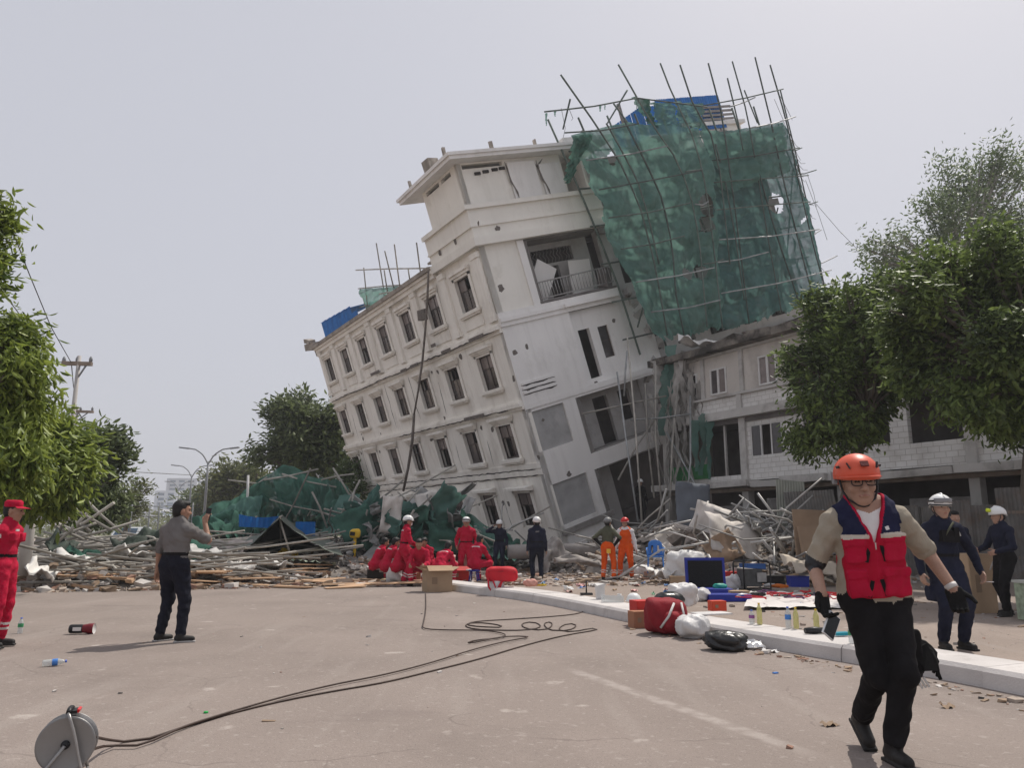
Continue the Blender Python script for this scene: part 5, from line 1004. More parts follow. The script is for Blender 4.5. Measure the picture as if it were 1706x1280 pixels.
drape('collapsed_net', 'second fold of dark net hanging over poles beside the far wall end', 'net', M_netd, [(455, 805), (500, 796), (545, 800), (580, 812)], [(470, 850), (520, 862), (560, 872), (590, 880)], 33.5, 32, .24, 202, 60, 40, folds=9)
drape('collapsed_net', 'bright green net sheet slanting down from the far wall end', 'net', M_netg, [(566, 826), (600, 822)], [(530, 890), (580, 892)], 32.3, 30.6, .07, 203, 24, 30, folds=3)
drape('collapsed_net', 'narrow light green net draped over the pole ends on the open side', 'net', M_netg, [(352, 858), (400, 835), (438, 828)], [(335, 888), (380, 890), (430, 886)], 34, 32, .18, 204, 36, 22)
drape('collapsed_net', 'dark green net spread under the wreckage of the long wall', 'net', M_netd, [(600, 845), (680, 830), (740, 850), (850, 890)], [(590, 915), (680, 930), (780, 920), (880, 915)], 31.5, 28.0, .3, 205, 90, 50, folds=13)
drape('collapsed_net', 'crumpled green net strip lying near the standing officers', 'net', M_netg, [(760, 880), (800, 884), (850, 892)], [(770, 925), (830, 930), (880, 922)], 29.5, 27.5, .16, 206, 30, 20)
# dark tent-like tarpaulin
M_tarp = mat('dark_green_tarpaulin', (0.035, 0.05, 0.038), 0.75, 0.35, 2.0, 0.3, 10.0); M_tarpg = mat('grey_green_tarpaulin', (0.10, 0.118, 0.098), 0.75, 0.3, 2.0, 0.3, 10.0)
tt = thing('tarpaulin_tent', 'sagging dark green tarpaulin pitched like a tent over the heap', 'tarpaulin', at(470, 925, 24))
o = at(470, 925, 24)
def tsheet(nm, m, c4, amp, seed):
    T0_, T1_, B1_, B0_ = [at(*q) - o for q in c4]; P = coons([T0_, (T0_ + T1_) / 2 + Vector((0, 0, -.08)), T1_], [B0_, (B0_ + B1_) / 2, B1_], [T0_, (T0_ + B0_) / 2 + Vector((0, 0, -.22)), B0_], [T1_, (T1_ + B1_) / 2 + Vector((0, 0, -.22)), B1_], 24, 24)
    u, v = np.meshgrid(np.linspace(0, 1, 24), np.linspace(0, 1, 24), indexing='ij'); P[..., 2] += amp * fbm(u, v, seed, 4, 1.2); MB().grid(P).build(nm, m, tt)
tsheet('tent_side', M_tarpg, ((466, 862, 23.2), (470, 860, 27.5), (392, 905, 28), (380, 926, 23.6)), .08, 301); tsheet('tent_side', M_tarpg, ((466, 862, 23.2), (470, 860, 27.5), (552, 900, 28), (572, 923, 23.6)), .08, 302); tsheet('tent_back', M_tarp, ((462, 864, 27), (472, 864, 27), (562, 925, 27), (388, 925, 27)), .05, 303)
for (a, b) in (((466, 862, 23.2), (470, 860, 27.5)), ((466, 864, 23.4), (484, 926, 23.4)), ((466, 866, 25.5), (470, 925, 25.5))): a, b = at(*a) - o, at(*b) - o; MB().tube([a, (a + b) / 2, b], .03, 6).build('tent_pole', M_bamboo, tt)
drape('ground_sheet', 'long pale patterned sheet thrown flat beside the tent', 'sheet', mat('patterned_sheet', (0.42, 0.36, 0.33), .8, .25, 5, .3, 12, col2=(0.25, .3, .24), c2scale=4), [(322, 905), (370, 898), (420, 900)], [(318, 938), (360, 940), (405, 935)], 26, 22.5, .12, 207, 30, 20)
drape('ground_sheet', 'dark flat tarpaulin peaking near the man with the phone', 'sheet', M_tarp, [(315, 925), (345, 908), (375, 922)], [(305, 945), (345, 948), (385, 942)], 23.8, 22, .06, 208, 24, 16)
drape('ground_sheet', 'pale green sheet flat on the ground beside the yellow cloth', 'sheet', mat('pale_green_sheet', (0.33, 0.38, 0.30), .8, .2, 4, .3, 12), [(490, 922), (520, 918), (555, 926)], [(485, 932), (525, 938), (560, 938)], 25, 23, .06, 209, 20, 12)
drape('yellow_cloth', 'bright yellow cloth heaped in front of the dark tent', 'cloth', mat('yellow_cloth', (0.62, 0.40, 0.02), .85, .2, 5, .3, 20), [(466, 917), (482, 914), (498, 919)], [(464, 928), (482, 932), (502, 929)], 24.6, 23.4, .09, 210, 22, 16)
bs = MB(); P = np.zeros((30, 6, 3))
for i in range(30):
    for j in range(6):
        u = i / 29; q = at(398 + 66 * u, 857 + 3 * u + 21 * j / 5 + 4 * math.sin(u * 3.1) * (1 - j / 5), 29.5 + 1.6 * u * u + .05 * math.sin(u * 40)); P[i, j] = q
o = Vector(P[0, 0]); tag(bs.grid(P - np.array(tuple(o))).build('blue_sheet', M_blue, None, o), 'curved bright blue metal sheet upright behind the tent', 'metal sheet')
o = MB(); corr(o, (0, 0, 0), (1, .2, 0), (0, -.1, 1), .7, .5, .2, .02); tag(o.build('blue_sheet', M_blue, None, at(492, 893, 28.5)), 'small blue sheet scrap right of the tent peak', 'metal sheet')
# ---- bent panels, boards and crumpled metal, each a thing
M_metal = mat('crumpled_grey_sheet', (0.30, 0.295, 0.285), 0.6, 0.25, 2.5, 0.15, 10, metal=.2, orand=.35); M_panelw = mat('dirty_white_panel', (0.60, 0.56, 0.52), 0.85, 0.15, 2, .2, 10, col2=(.36, .31, .27), c2scale=1.5, c2lo=.5, c2hi=.75, orand=.12)
M_wood = mat('splintered_board', (0.40, 0.26, 0.16), 0.85, 0.25, 3, .3, 16, stretch=(.3, 3, 3), orand=.25); M_cardb = mat('brown_cardboard', (0.36, 0.255, 0.175), 0.9, 0.1, 3, .15, 20, orand=.08)
def sheet(px, py, Y, w, h, rot, amp, m, name, label, cat, group=None, seed=0):
    mb = MB(); crumple(mb, (0, 0, 0), w, h, rot, amp, seed or r.randrange(999), 12, 10); o = mb.build(name, m, None, at(px, py, Y)); sm_ = o.modifiers.new('thick', 'SOLIDIFY'); sm_.thickness = .02; return tag(o, label, cat, group)
LONGW = 'crumpled grey metal sheet in the wreckage under the long wall'
for k in range(44): sheet(r.uniform(580, 790), r.uniform(815 + abs(k % 11 - 5) * 8, 925), r.uniform(27.5, 30.5), r.uniform(.5, 1.5), r.uniform(.12, .5), (r.uniform(.2, 1.6), r.uniform(-1.2, 1.2), r.uniform(0, 3)), r.uniform(.03, .14), M_metal, 'metal_sheet', LONGW, 'metal sheet', 'crumpled sheets under the long wall')
for k_, o_ in enumerate([q for q in COL.objects if q.get('label') == LONGW]): o_['label'] = 'crumpled grey metal strip ' + where(o_.location, WALLL) + (', low down' if o_.location.z < 1.2 else ', mid height' if o_.location.z < 2.2 else ', near the top')
sheet(652, 858, 27.6, .7, 1.3, (1.5, .1, .2), .12, M_panelw, 'fabric_sheet', 'tall pale torn sheet standing in the wreckage behind the squatting team', 'sheet'); sheet(715, 840, 29.6, 1.5, .8, (1.2, .5, -.5), .1, M_metal, 'metal_sheet', 'broad dark sheet leaning on the second ground floor window', 'metal sheet'); sheet(715, 840, 28.6, .9, .9, (1.3, -.3, .4), .08, M_panelw, 'plaster_board', 'tilted pale board above the masked standing rescuer', 'board')
sheet(745, 890, 27.6, 1.2, .7, (.8, .2, .3), .06, M_panelw, 'plaster_board', 'pale board lying by the rescuer in goggles', 'board')
sheet(1225, 895, 22.5, 1.75, 1.35, (.95, .25, .3), .10, M_panelw, 'plaster_sheet', 'largest bent white panel on the pipe heap', 'panel'); sheet(1180, 880, 24, 1.1, 1.5, (1.3, .3, -.4), .12, M_panelw, 'plaster_sheet', 'upright pale panel behind the open blue case', 'panel'); sheet(1118, 905, 25, 1.3, 1.0, (1.0, -.3, .5), .1, M_panelw, 'plaster_sheet', 'slanting pale panel near the blue chair', 'panel')
sheet(1205, 915, 22, 1.0, .8, (1.2, -.5, .2), .15, M_cardb, 'torn_board', 'torn brown board curled on the pipe heap', 'board'); sheet(1258, 878, 23, .8, .6, (.9, .4, 1.0), .1, M_metal, 'dark_bucket_sheet', 'dark curled metal scrap on top of the pipe heap', 'metal sheet'); sheet(1155, 850, 26.5, 1.2, 1.9, (1.35, .1, .1), .07, mat('blue_grey_board', (.13, .145, .17), .8, .2, 2, .2, 10), 'blue_grey_board', 'tall blue grey board leaning in the gap', 'board')
sheet(1250, 890, 24.5, 1.4, 1.1, (1.3, .2, .2), .05, M_board, 'grey_board', 'grey board behind the bent white panel', 'board')
for (px, py, Y, w_, h_, rt, lab, mm) in ((1318, 840, 24.5, .95, 1.5, (-.12, .08, .1), 'light corrugated sheet tilting on the end of the pipe heap', 'zl'), (1352, 850, 24, 1.5, 1.2, (-.2, -.05, -.15), 'grey corrugated sheet leaning behind the brown board', 'z')):
    mb = MB(); corr(mb, (-w_ / 2, 0, -h_ / 2), (1, 0, .0), (0, 0, 1), w_, h_, .09, .02); tag(mb.build('corrugated_sheet', M_zinc if mm == 'z' else mat('pale_zinc_sheet', (.40, .41, .36), .6, .15, 2, .1, metal=.2), None, at(px, py, Y), rt), lab, 'metal sheet')
o = MB().obox((0, 0, 0), (1.0, .05, 1.25), jit=.01, r=r); tag(o.build('brown_board', M_cardb, None, at(1353, 888, 21.2), (-.15, .03, .1)), 'upright brown board propped at the end of the pipe heap', 'board'); o = MB().obox((0, 0, 0), (.62, .05, .8), jit=.01, r=r); tag(o.build('brown_board', M_cardb, None, at(1352, 902, 20.9), (-.15, -.05, .1)), 'smaller brown board overlapping the propped one', 'board')
sheet(1358, 945, 19.6, 1.5, .9, (.35, .1, .2), .12, mat('beige_tarp', (.50, .43, .35), .8, .15, 3, .3, 10), 'beige_sheet', 'beige sheet draped low beside the walking man', 'sheet')
# fallen concrete column before the bays
tag(MB().tube([(-1.9, 0, 0), (-.6, .03, .02), (.5, -.02, 0), (1.9, .02, .03)], [.24, .25, .24, .22], 10).build('fallen_shaft', M_grey, None, at(940, 918, 26.5), (0, -.02, .12)), 'round concrete column lying behind the navy officers', 'column')
for (px, py, Y, w_, h_, rt, lab) in ((965, 935, 24.5, 1.6, .5, (.2, .1, .2), 'broken beam with dark underside lying before the fallen column'), (905, 935, 25.5, .5, .9, (1.2, .3, .2), 'pale wedge of plaster standing by the officer seen from behind'), (925, 915, 26, .7, .9, (.9, -.4, .5), 'torn grey sack slumped on the rubble'), (1000, 930, 24, 1.0, .3, (.1, .3, .5), 'splintered timber near the orange trousers'), (880, 925, 27, 1.0, .7, (.6, .3, .1), 'grey slab edge behind the officers')):
    sheet(px, py, Y, w_, h_, rt, .12, r.choice((M_panelw, M_rub[0], M_rub[4])), 'broken_chunk', lab, 'slab')
# flat boards and planks on the road before the tent
for i in range(22):
    x, y = r.uniform(-8.0, -3.2), r.uniform(18.8, 23.0); l = r.uniform(.6, 2.2); o = MB(); o.obox((0, 0, 0), (l, r.uniform(.12, .5), .025), jit=.02, r=r); tag(o.build('board', M_wood, None, (x, y, .03 + ground_z(x, y) + .02 * (i % 4)), (r.uniform(-.05, .05), r.uniform(-.05, .05), r.gauss(.1, .35))), ('long' if l > 1.4 else 'short') + ' brown board lying flat ' + where((x, y, 0), BOARDL) + (', nearest the road' if y < 20.2 else ', middle of the litter' if y < 21.6 else ', against the heap'), 'board', 'boards lying flat before the tent')
for i in range(9):
    x, y = r.uniform(-12.5, -7.0), r.uniform(17.9, 19.3); o = MB(); o.obox((0, 0, 0), (r.uniform(1.0, 2.4), r.uniform(.1, .22), .05), jit=.02, r=r); tag(o.build('plank', M_wood, None, (x, y, .05 + ground_z(x, y)), (0, r.uniform(-.05, .05), r.gauss(0, .5))), 'brown plank at the foot of the pole heap ' + where((x, y, 0), HEAPL), 'plank', 'planks at the foot of the roadside heap')
for (px, py, Y, lab) in ((215, 925, 20.5, 'crumpled white plastic sheet tangled in the roadside pole heap'), (120, 930, 20, 'grey plastic sheet under the roadside poles'), (70, 950, 18.5, 'pale sheet at the foot of the roadside heap'), (390, 945, 21, 'pale green plastic sheet among the boards'), (450, 940, 22, 'white plastic litter heaped before the tent'), (1120, 955, 20.8, 'white plastic crumple near the open case'), (330, 940, 21, 'white plastic scrap beside the man with the phone')): sheet(px, py, Y, r.uniform(.8, 1.6), r.uniform(.6, .9), (r.uniform(.1, .5), r.uniform(-.2, .2), r.uniform(0, 3)), .16, M_wsheet, 'plastic_sheet', lab, 'sheet')

# green net scraps and broken slabs through the wreckage
NETL = ((480, 'behind the tent'), (540, 'at the bright net sheet')) + WALLL
for k in range(20):
    px, py = r.uniform(520, 790), r.uniform(840, 915); o_ = sheet(px, py, r.uniform(27.4, 30), r.uniform(.8, 1.9), r.uniform(.5, 1.1), (r.uniform(.4, 1.5), r.uniform(-.8, .8), r.uniform(0, 3)), r.uniform(.15, .3), M_netg if k % 3 else M_netd, 'net_scrap', 'crumpled green net scrap in the wreckage', 'net', 'green net scraps in the wreckage'); o_['label'] = 'crumpled green net scrap ' + where(o_.location, NETL) + (', low' if o_.location.z < 1.1 else ', midway' if o_.location.z < 2 else ', high')
for k in range(8):
    px, py = r.uniform(90, 360), r.uniform(885, 935); o_ = sheet(px, py, r.uniform(20, 25), r.uniform(.6, 1.4), r.uniform(.4, .8), (r.uniform(.1, .7), r.uniform(-.4, .4), r.uniform(0, 3)), r.uniform(.1, .2), (M_netd, M_metal, M_tarp)[k % 3], 'torn_sheet', '', 'sheet', 'torn sheets in the roadside heap'); o_['label'] = ('green net', 'grey metal', 'dark tarpaulin')[k % 3] + ' scrap in the roadside heap ' + where(o_.location, HEAPL)
for k in range(26):
    g_ = k % 2; cx_, cy_ = (r.gauss(-3.4, 1.8), r.uniform(27.2, 30)) if g_ else (r.gauss(5.5, 2.2), r.uniform(22.5, 28)); mb = MB(); mb.obox((0, 0, 0), (r.uniform(.5, 1.3), r.uniform(.35, .9), r.uniform(.08, .2)), jit=.09, r=r)
    for q_ in range(3): y_ = r.uniform(-.2, .2); mb.tube([(.2, y_, 0), (.8, y_ + r.uniform(-.1, .1), r.uniform(-.1, .2)), (1.1, y_ + r.uniform(-.2, .2), r.uniform(-.2, .4))], .012, 4)
    o_ = mb.build('broken_chunk', M_rub[k % 2], None, (cx_, cy_, ground_z(cx_, cy_) + r.uniform(.05, .3)), (r.uniform(-.7, .7), r.uniform(-.7, .7), r.uniform(0, 6))); tag(o_, 'broken slab with bent bars ' + where(o_.location, WALLL if g_ else RIGHTL) + (', near side' if cy_ < 27.5 - 2.5 * (1 - g_) else ', far side'), 'slab', 'broken slabs in the wreckage')
# ================================================================ people: one continuous skin per body, polygonised from a blended distance field
def nrm(v): return v / (np.linalg.norm(v) + 1e-9)
class Field:
    def __init__(s): s.p = []
    def cone(s, a, b, ra, rb, i, k=.02, flat=None): s.p.append(('c', np.array(a, float), np.array(b, float), ra, rb, i, k, flat)); return s
    def ell(s, c, r, i, k=.015, M=None): s.p.append(('e', np.array(c, float), np.array(r, float), 0, 0, i, k, M)); return s
    def box(s, c, h, rad, i, k=.006, M=None): s.p.append(('b', np.array(c, float), np.array(h, float), rad, 0, i, k, M)); return s
    def cut(s, fn): s.p.append(('x', fn)); return s
    def bounds(s):
        lo, hi = np.full(3, 9.), np.full(3, -9.)
        for q in s.p:
            if q[0] == 'x': continue
            if q[0] == 'c': l, h = np.minimum(q[1] - q[3], q[2] - q[4]), np.maximum(q[1] + q[3], q[2] + q[4]); l = np.minimum(l, np.minimum(q[1], q[2]) - max(q[3], q[4])); h = np.maximum(h, np.maximum(q[1], q[2]) + max(q[3], q[4]))
            else: m = np.linalg.norm(q[2]) + (q[3] if q[0] == 'b' else 0) if q[7] is not None else q[2] + (q[3] if q[0] == 'b' else 0); l, h = q[1] - m, q[1] + m
            lo, hi = np.minimum(lo, l), np.maximum(hi, h)
        return lo, hi
    def mesh(s, name, mats, res, zres=None, wrinkle=0.0, wids=(), idfn=None):
        lo, hi = s.bounds(); lo = lo - res * 3; hi = hi + res * 3; ax = [np.arange(lo[d], hi[d], res) for d in range(3)]
        if zres is not None:
            z = [lo[2]]
            while z[-1] < hi[2]: z.append(z[-1] + zres(z[-1]))
            ax[2] = np.array(z)
        X, Y, Z = ax; sh = (len(X), len(Y), len(Z)); f = np.full(sh, .12, np.float32); best = np.full(sh, 9., np.float32); ids = np.zeros(sh, np.int8)
        for q in s.p:
            if q[0] == 'x':
                P = np.stack(np.meshgrid(X, Y, Z, indexing='ij'), -1); f = np.maximum(f, q[1](P).astype(np.float32)); continue
            if q[0] == 'c': m = max(q[3], q[4]) + .05; l, h = np.minimum(q[1], q[2]) - m, np.maximum(q[1], q[2]) + m
            else: m = np.linalg.norm(q[2]) + .05; l, h = q[1] - m, q[1] + m
            sl = tuple(slice(max(0, np.searchsorted(a, l[d])), np.searchsorted(a, h[d]) + 1) for d, a in enumerate(ax))
            if any(x.stop - x.start < 1 for x in sl): continue
            P = np.stack(np.meshgrid(X[sl[0]], Y[sl[1]], Z[sl[2]], indexing='ij'), -1)
            if q[0] == 'c':
                a, b, ra, rb = q[1:5]; ba = b - a; d = P - a; t = np.clip(d @ ba / max(ba @ ba, 1e-9), 0, 1); v = d - t[..., None] * ba
                if q[7] is not None: w, fl = q[7]; c = v @ w; v = v + (c * (1 / fl - 1))[..., None] * w; dist = (np.linalg.norm(v, axis=-1) - (ra + (rb - ra) * t)) * (.5 + .5 * fl)
                else: dist = np.linalg.norm(v, axis=-1) - (ra + (rb - ra) * t)
            elif q[0] == 'e':
                d = P - q[1]; d = d @ q[7] if q[7] is not None else d; k0 = np.linalg.norm(d / q[2], axis=-1); k1 = np.linalg.norm(d / q[2] ** 2, axis=-1) + 1e-9; dist = k0 * (k0 - 1) / k1
            else:
                d = P - q[1]; d = d @ q[7] if q[7] is not None else d; e = np.abs(d) - q[2] + q[3]; dist = np.linalg.norm(np.maximum(e, 0), axis=-1) + np.minimum(e.max(-1), 0) - q[3]
            dist = dist.astype(np.float32); k = q[6]; F0 = f[sl]; hh = np.maximum(k - np.abs(F0 - dist), 0) / k; f[sl] = np.minimum(F0, dist) - hh * hh * k * .25
            B0 = best[sl]; w = dist < B0; best[sl] = np.where(w, dist, B0); I0 = ids[sl]; ids[sl] = np.where(w, q[5], I0)
        if wrinkle:
            P = np.meshgrid(X, Y, Z, indexing='ij'); n = (np.sin(31 * P[2] + 13 * P[0] + 3 * np.sin(17 * P[1])) * np.sin(19 * P[0] - 12 * P[2] + 2) + .6 * np.sin(57 * P[2] - 33 * P[1] + 25 * P[0]) * np.sin(40 * P[0] + 21 * P[2])).astype(np.float32)
            n += (.8 * np.sin(46 * P[2] + 9 * np.sin(9 * P[0] + 7 * P[1]) + 20 * P[1]) * np.clip(np.sin(8 * P[2] + 11 * P[0]) + .3, 0, 1)).astype(np.float32); msk = np.isin(ids, wids) if wids else 1.0; f += wrinkle * n * msk
        # naive surface nets
        ins = f < 0; c = np.zeros(tuple(n - 1 for n in sh), np.int8)
        for dx in (0, 1):
            for dy in (0, 1):
                for dz in (0, 1): c += ins[dx:sh[0] - 1 + dx, dy:sh[1] - 1 + dy, dz:sh[2] - 1 + dz]
        act = np.argwhere((c > 0) & (c < 8)); idx = np.full(c.shape, -1, np.int32); idx[tuple(act.T)] = np.arange(len(act)); V = np.zeros((len(act), 3)); W = np.zeros((len(act), 1)); A = [X, Y, Z]
        cor = [(0, 0, 0), (1, 0, 0), (0, 1, 0), (1, 1, 0), (0, 0, 1), (1, 0, 1), (0, 1, 1), (1, 1, 1)]
        for a in range(8):
            for b in range(a + 1, 8):
                if sum(abs(cor[a][d] - cor[b][d]) for d in range(3)) != 1: continue
                pa, pb = act + cor[a], act + cor[b]; fa, fb = f[tuple(pa.T)], f[tuple(pb.T)]; x = (fa < 0) != (fb < 0); t = np.where(x, fa / np.where(x, fa - fb, 1), 0)[:, None]
                qa = np.stack([A[d][pa[:, d]] for d in range(3)], 1); qb = np.stack([A[d][pb[:, d]] for d in range(3)], 1); V += np.where(x[:, None], qa + (qb - qa) * t, 0); W += x[:, None]
        V /= np.maximum(W, 1); quads = []
        for d in range(3):
            e1, e2 = (d + 1) % 3, (d + 2) % 3; s0 = [slice(None)] * 3; s1 = [slice(None)] * 3; s0[d] = slice(0, -1); s1[d] = slice(1, None); ch = ins[tuple(s0)] != ins[tuple(s1)]; E = np.argwhere(ch)
            E = E[(E[:, e1] > 0) & (E[:, e2] > 0) & (E[:, e1] < sh[e1] - 1) & (E[:, e2] < sh[e2] - 1)]
            o1 = np.zeros(3, int); o1[e1] = 1; o2 = np.zeros(3, int); o2[e2] = 1; q = np.stack([idx[tuple((E - o1 - o2).T)], idx[tuple((E - o2).T)], idx[tuple(E.T)], idx[tuple((E - o1).T)]], 1)
            fl = ~ins[tuple(E.T)]; q[fl] = q[fl][:, ::-1]; quads.append(q)
        Q = np.concatenate(quads); Q = Q[(Q >= 0).all(1)]
        ci = np.stack([np.clip(np.searchsorted(A[d], V[:, d]) - (np.abs(A[d][np.clip(np.searchsorted(A[d], V[:, d]) - 1, 0, sh[d] - 1)] - V[:, d]) < np.abs(A[d][np.clip(np.searchsorted(A[d], V[:, d]), 0, sh[d] - 1)] - V[:, d])), 0, sh[d] - 1) for d in range(3)], 1)
        vid = ids[tuple(ci.T)].astype(int)
        if idfn is not None: vid = idfn(V, vid)
        fid = np.sort(vid[Q], 1)[:, 1]
        me = bpy.data.meshes.new(name); me.vertices.add(len(V)); me.vertices.foreach_set('co', V.reshape(-1)); me.loops.add(Q.size); me.loops.foreach_set('vertex_index', Q.reshape(-1).astype(np.int32)); me.polygons.add(len(Q)); me.polygons.foreach_set('loop_start', np.arange(len(Q), dtype=np.int32) * 4)
        for m in mats: me.materials.append(m)
        me.polygons.foreach_set('material_index', fid.astype(np.int32)); me.polygons.foreach_set('use_smooth', np.ones(len(Q), bool)); me.update(calc_edges=True); me.validate(); return me
def cloth(name, col, var=.12, rough=.9): return mat('cloth_' + name, col, rough, var, 6.0, .75, 17.0, spec=.15, stretch=(1, 1, .75))
SKIN = mat('skin', (0.37, 0.225, 0.165), .55, .12, 14, .25, 90, spec=.3); SKIND = mat('skin_tan', (0.34, 0.19, 0.13), .55, .08, 8, .1, 60, spec=.3); HAIR = mat('hair_black', (0.012, 0.011, 0.011), .6, .3, 20, .3, 80)
RED = cloth('red', (0.43, 0.010, 0.040)); REDB = cloth('vest_red', (0.40, 0.008, 0.032)); NAVY = cloth('navy', (0.017, 0.019, 0.036), .25); NAVY2 = cloth('navy_dark', (0.013, 0.015, 0.028), .25); BLACK = cloth('black', (0.012, 0.011, 0.012), .3); GREY = cloth('grey_shirt', (0.155, 0.145, 0.14)); DARKTR = cloth('dark_trousers', (0.014, 0.015, 0.024), .25); TAUPE = cloth('taupe', (0.34, 0.30, 0.24)); WHITEC = cloth('white', (0.72, 0.70, 0.70), .06); OLIVE = cloth('olive', (0.085, 0.088, 0.06)); ORANGE = cloth('orange', (0.72, 0.10, 0.012)); SILVER = cloth('reflective_tape', (0.58, 0.56, 0.54), .06, .5); BOOT = mat('boot_leather', (0.018, 0.016, 0.015), .6, .3, 8, .2); SOLE = mat('shoe_sole', (0.38, 0.37, 0.36), .8, .1); GLOVE = cloth('glove', (0.016, 0.016, 0.016), .3); LIP = mat('lip', (0.30, 0.145, 0.115), .5, .05); EYEW = mat('eye_white', (0.62, 0.60, 0.58), .3, .02); IRIS = mat('eye_dark', (0.02, 0.014, 0.012), .25, .02); BROW = mat('brow', (0.03, 0.024, 0.02), .8, .1); MASK = cloth('mask', (0.75, 0.75, 0.76), .04); WHITEH = mat('white_shell', (0.74, 0.74, 0.73), .35, .04, 4, .0, orand=.03); ORANGEH = mat('orange_shell', (0.66, 0.105, 0.055), .42, .05, 4, 0); REDH = mat('red_shell', (0.55, 0.02, 0.02), .4, .05, 4, 0); BLACKP = mat('black_plastic', (0.018, 0.018, 0.02), .45, .2); GOGG = mat('goggle_lens', (0.20, 0.20, 0.21), .15, .1, spec=.6)
# outfit slots: 0 skin 1 hair 2 top 3 sleeve 4 forearm 5 hand 6 trousers 7 boot 8 band 9 sole 10 lip 11 eye white 12 iris 13 brow 14 extra 15 belt
def ik(a, c, l1, l2, hint):
    a, c, hint = (np.array(q, float) for q in (a, c, hint)); d = c - a; L_ = np.linalg.norm(d); m = l1 + l2
    if L_ > m * .995: c = a + d * (m * .995 / L_); d = c - a; L_ = np.linalg.norm(d)
    x = (l1 * l1 - l2 * l2 + L_ * L_) / (2 * L_); h = math.sqrt(max(l1 * l1 - x * x, 0)); u = d / L_; p = hint - u * (hint @ u); return a + u * x + nrm(p) * h, c
def hand(F, w, d, up, i, s, side, curl=.35, k=.008, r=.0092):
    """palm, four unequal bent fingers and a thumb that leaves the side of the palm near its base"""
    d = nrm(np.array(d, float)); up = np.array(up, float); n = nrm(up - d * (up @ d)); a = nrm(np.cross(d, n)) * side; M = np.stack([a, d, n], 1)
    F.box(np.array(w) + d * .045 * s, np.array([.040, .050, .016]) * s, .012 * s, i, .012, M)
    for j, (off, ln) in enumerate(((-.030, .070), (-.010, .080), (.010, .075), (.030, .058))):
        b = np.array(w) + d * .088 * s + a * off * s; c1 = curl * (1.0 + .12 * j); e1 = nrm(d * math.cos(c1) - n * math.sin(c1)); m_ = b + e1 * ln * .48 * s; c2 = curl * 2.3; e2 = nrm(d * math.cos(c2) - n * math.sin(c2)); t = m_ + e2 * ln * .5 * s
        F.cone(b - d * .012 * s, m_, r * s * 1.08, r * s, i, k); F.cone(m_, t, r * s, r * s * .82, i, k * .5)
    b = np.array(w) + d * .025 * s - a * .036 * s; e = nrm(-a * .75 + d * .75 - n * .35); m_ = b + e * .042 * s; F.cone(b, m_, .0125 * s, .0105 * s, i, k); F.cone(m_, m_ + nrm(e + d * .8 - n * .3) * .034 * s, .0105 * s, .0088 * s, i, k * .5)
def head(F, c, fw, up, s, detail=0, hair=True, ids=(0, 1)):
    fw, up = nrm(np.array(fw, float)), nrm(np.array(up, float)); fw = nrm(fw - up * (fw @ up)); rt = np.cross(fw, up); M = np.stack([rt, fw, up], 1); q = lambda x, y, z: np.array(c) + (rt * x + fw * y + up * z) * s
    F.ell(q(0, -.008, .025), np.array([.075, .094, .100]) * s, 0, .02, M); F.ell(q(0, .018, -.045), np.array([.058, .066, .072]) * s, 0, .03, M); F.ell(q(0, .045, -.088), np.array([.026, .024, .020]) * s, 0, .03, M)
    F.cone(q(0, .083, .012), q(0, .104, -.026), .009 * s, .014 * s, 0, .016)
    for t in (-1, 1):
        F.ell(q(t * .077, -.006, -.006), np.array([.010, .018, .032]) * s, 0, .008, M); F.ell(q(t * .042, .060, -.022), np.array([.022, .02, .022]) * s, 0, .02, M)
    if detail:
        F.cone(q(-.045, .083, .030), q(.045, .083, .030), .011 * s, .011 * s, 0, .018)
        for t in (-1, 1):
            F.ell(q(t * .032, .0850, .010), np.array([.0135, .0085, .0050]) * s, 12, .003, M)
            F.cone(q(t * .016, .0895, .0265), q(t * .048, .083, .0285), .0050 * s, .0036 * s, 13, .004); F.ell(q(t * .013, .094, -.030), np.array([.009, .009, .008]) * s, 0, .008, M)
            F.cone(q(t * .015, .0925, .0175), q(t * .046, .082, .0145), .0045 * s, .0035 * s, 0, .004)
        F.cone(q(-.021, .079, -.061), q(0, .086, -.0565), .0046 * s, .0058 * s, 10, .006); F.cone(q(.021, .079, -.061), q(0, .086, -.0565), .0046 * s, .0058 * s, 10, .006); F.cone(q(-.014, .0825, -.064), q(.014, .0825, -.064), .0054 * s, .0054 * s, 0, .006); F.ell(q(0, .078, -.047), np.array([.02, .012, .008]) * s, 0, .01, M)
    if hair:
        F.ell(q(0, -.020, .042), np.array([.081, .092, .092]) * s, 1, .008, M); F.ell(q(0, -.052, -.01), np.array([.072, .055, .07]) * s, 1, .01, M)
        if hair == 2: F.ell(q(0, .025, .085), np.array([.068, .066, .04]) * s, 1, .012, M)
    return q, M
DEF = dict(h=1.72, pelvis=(0, 0, .93), lean=0.03, side=0.0, twist=0.0, hR=(.27, .04, .80), hL=(-.27, .04, .80), eR=(.4, -1, -.2), eL=(-.4, -1, -.2), fR=(.12, 0, .09), fL=(-.12, 0, .09), kR=(.15, 1, 0), kL=(-.15, 1, 0), toeR=(.2, 1, 0), toeL=(-.2, 1, 0), look=(0, 1, 0), curl=.35, loose=1.0, hair=1, boot=.0, bands=False, detail=0, long=True, res=.012, upR=None, upL=None, hdR=None, hdL=None, cuff=None, girth=1.0)
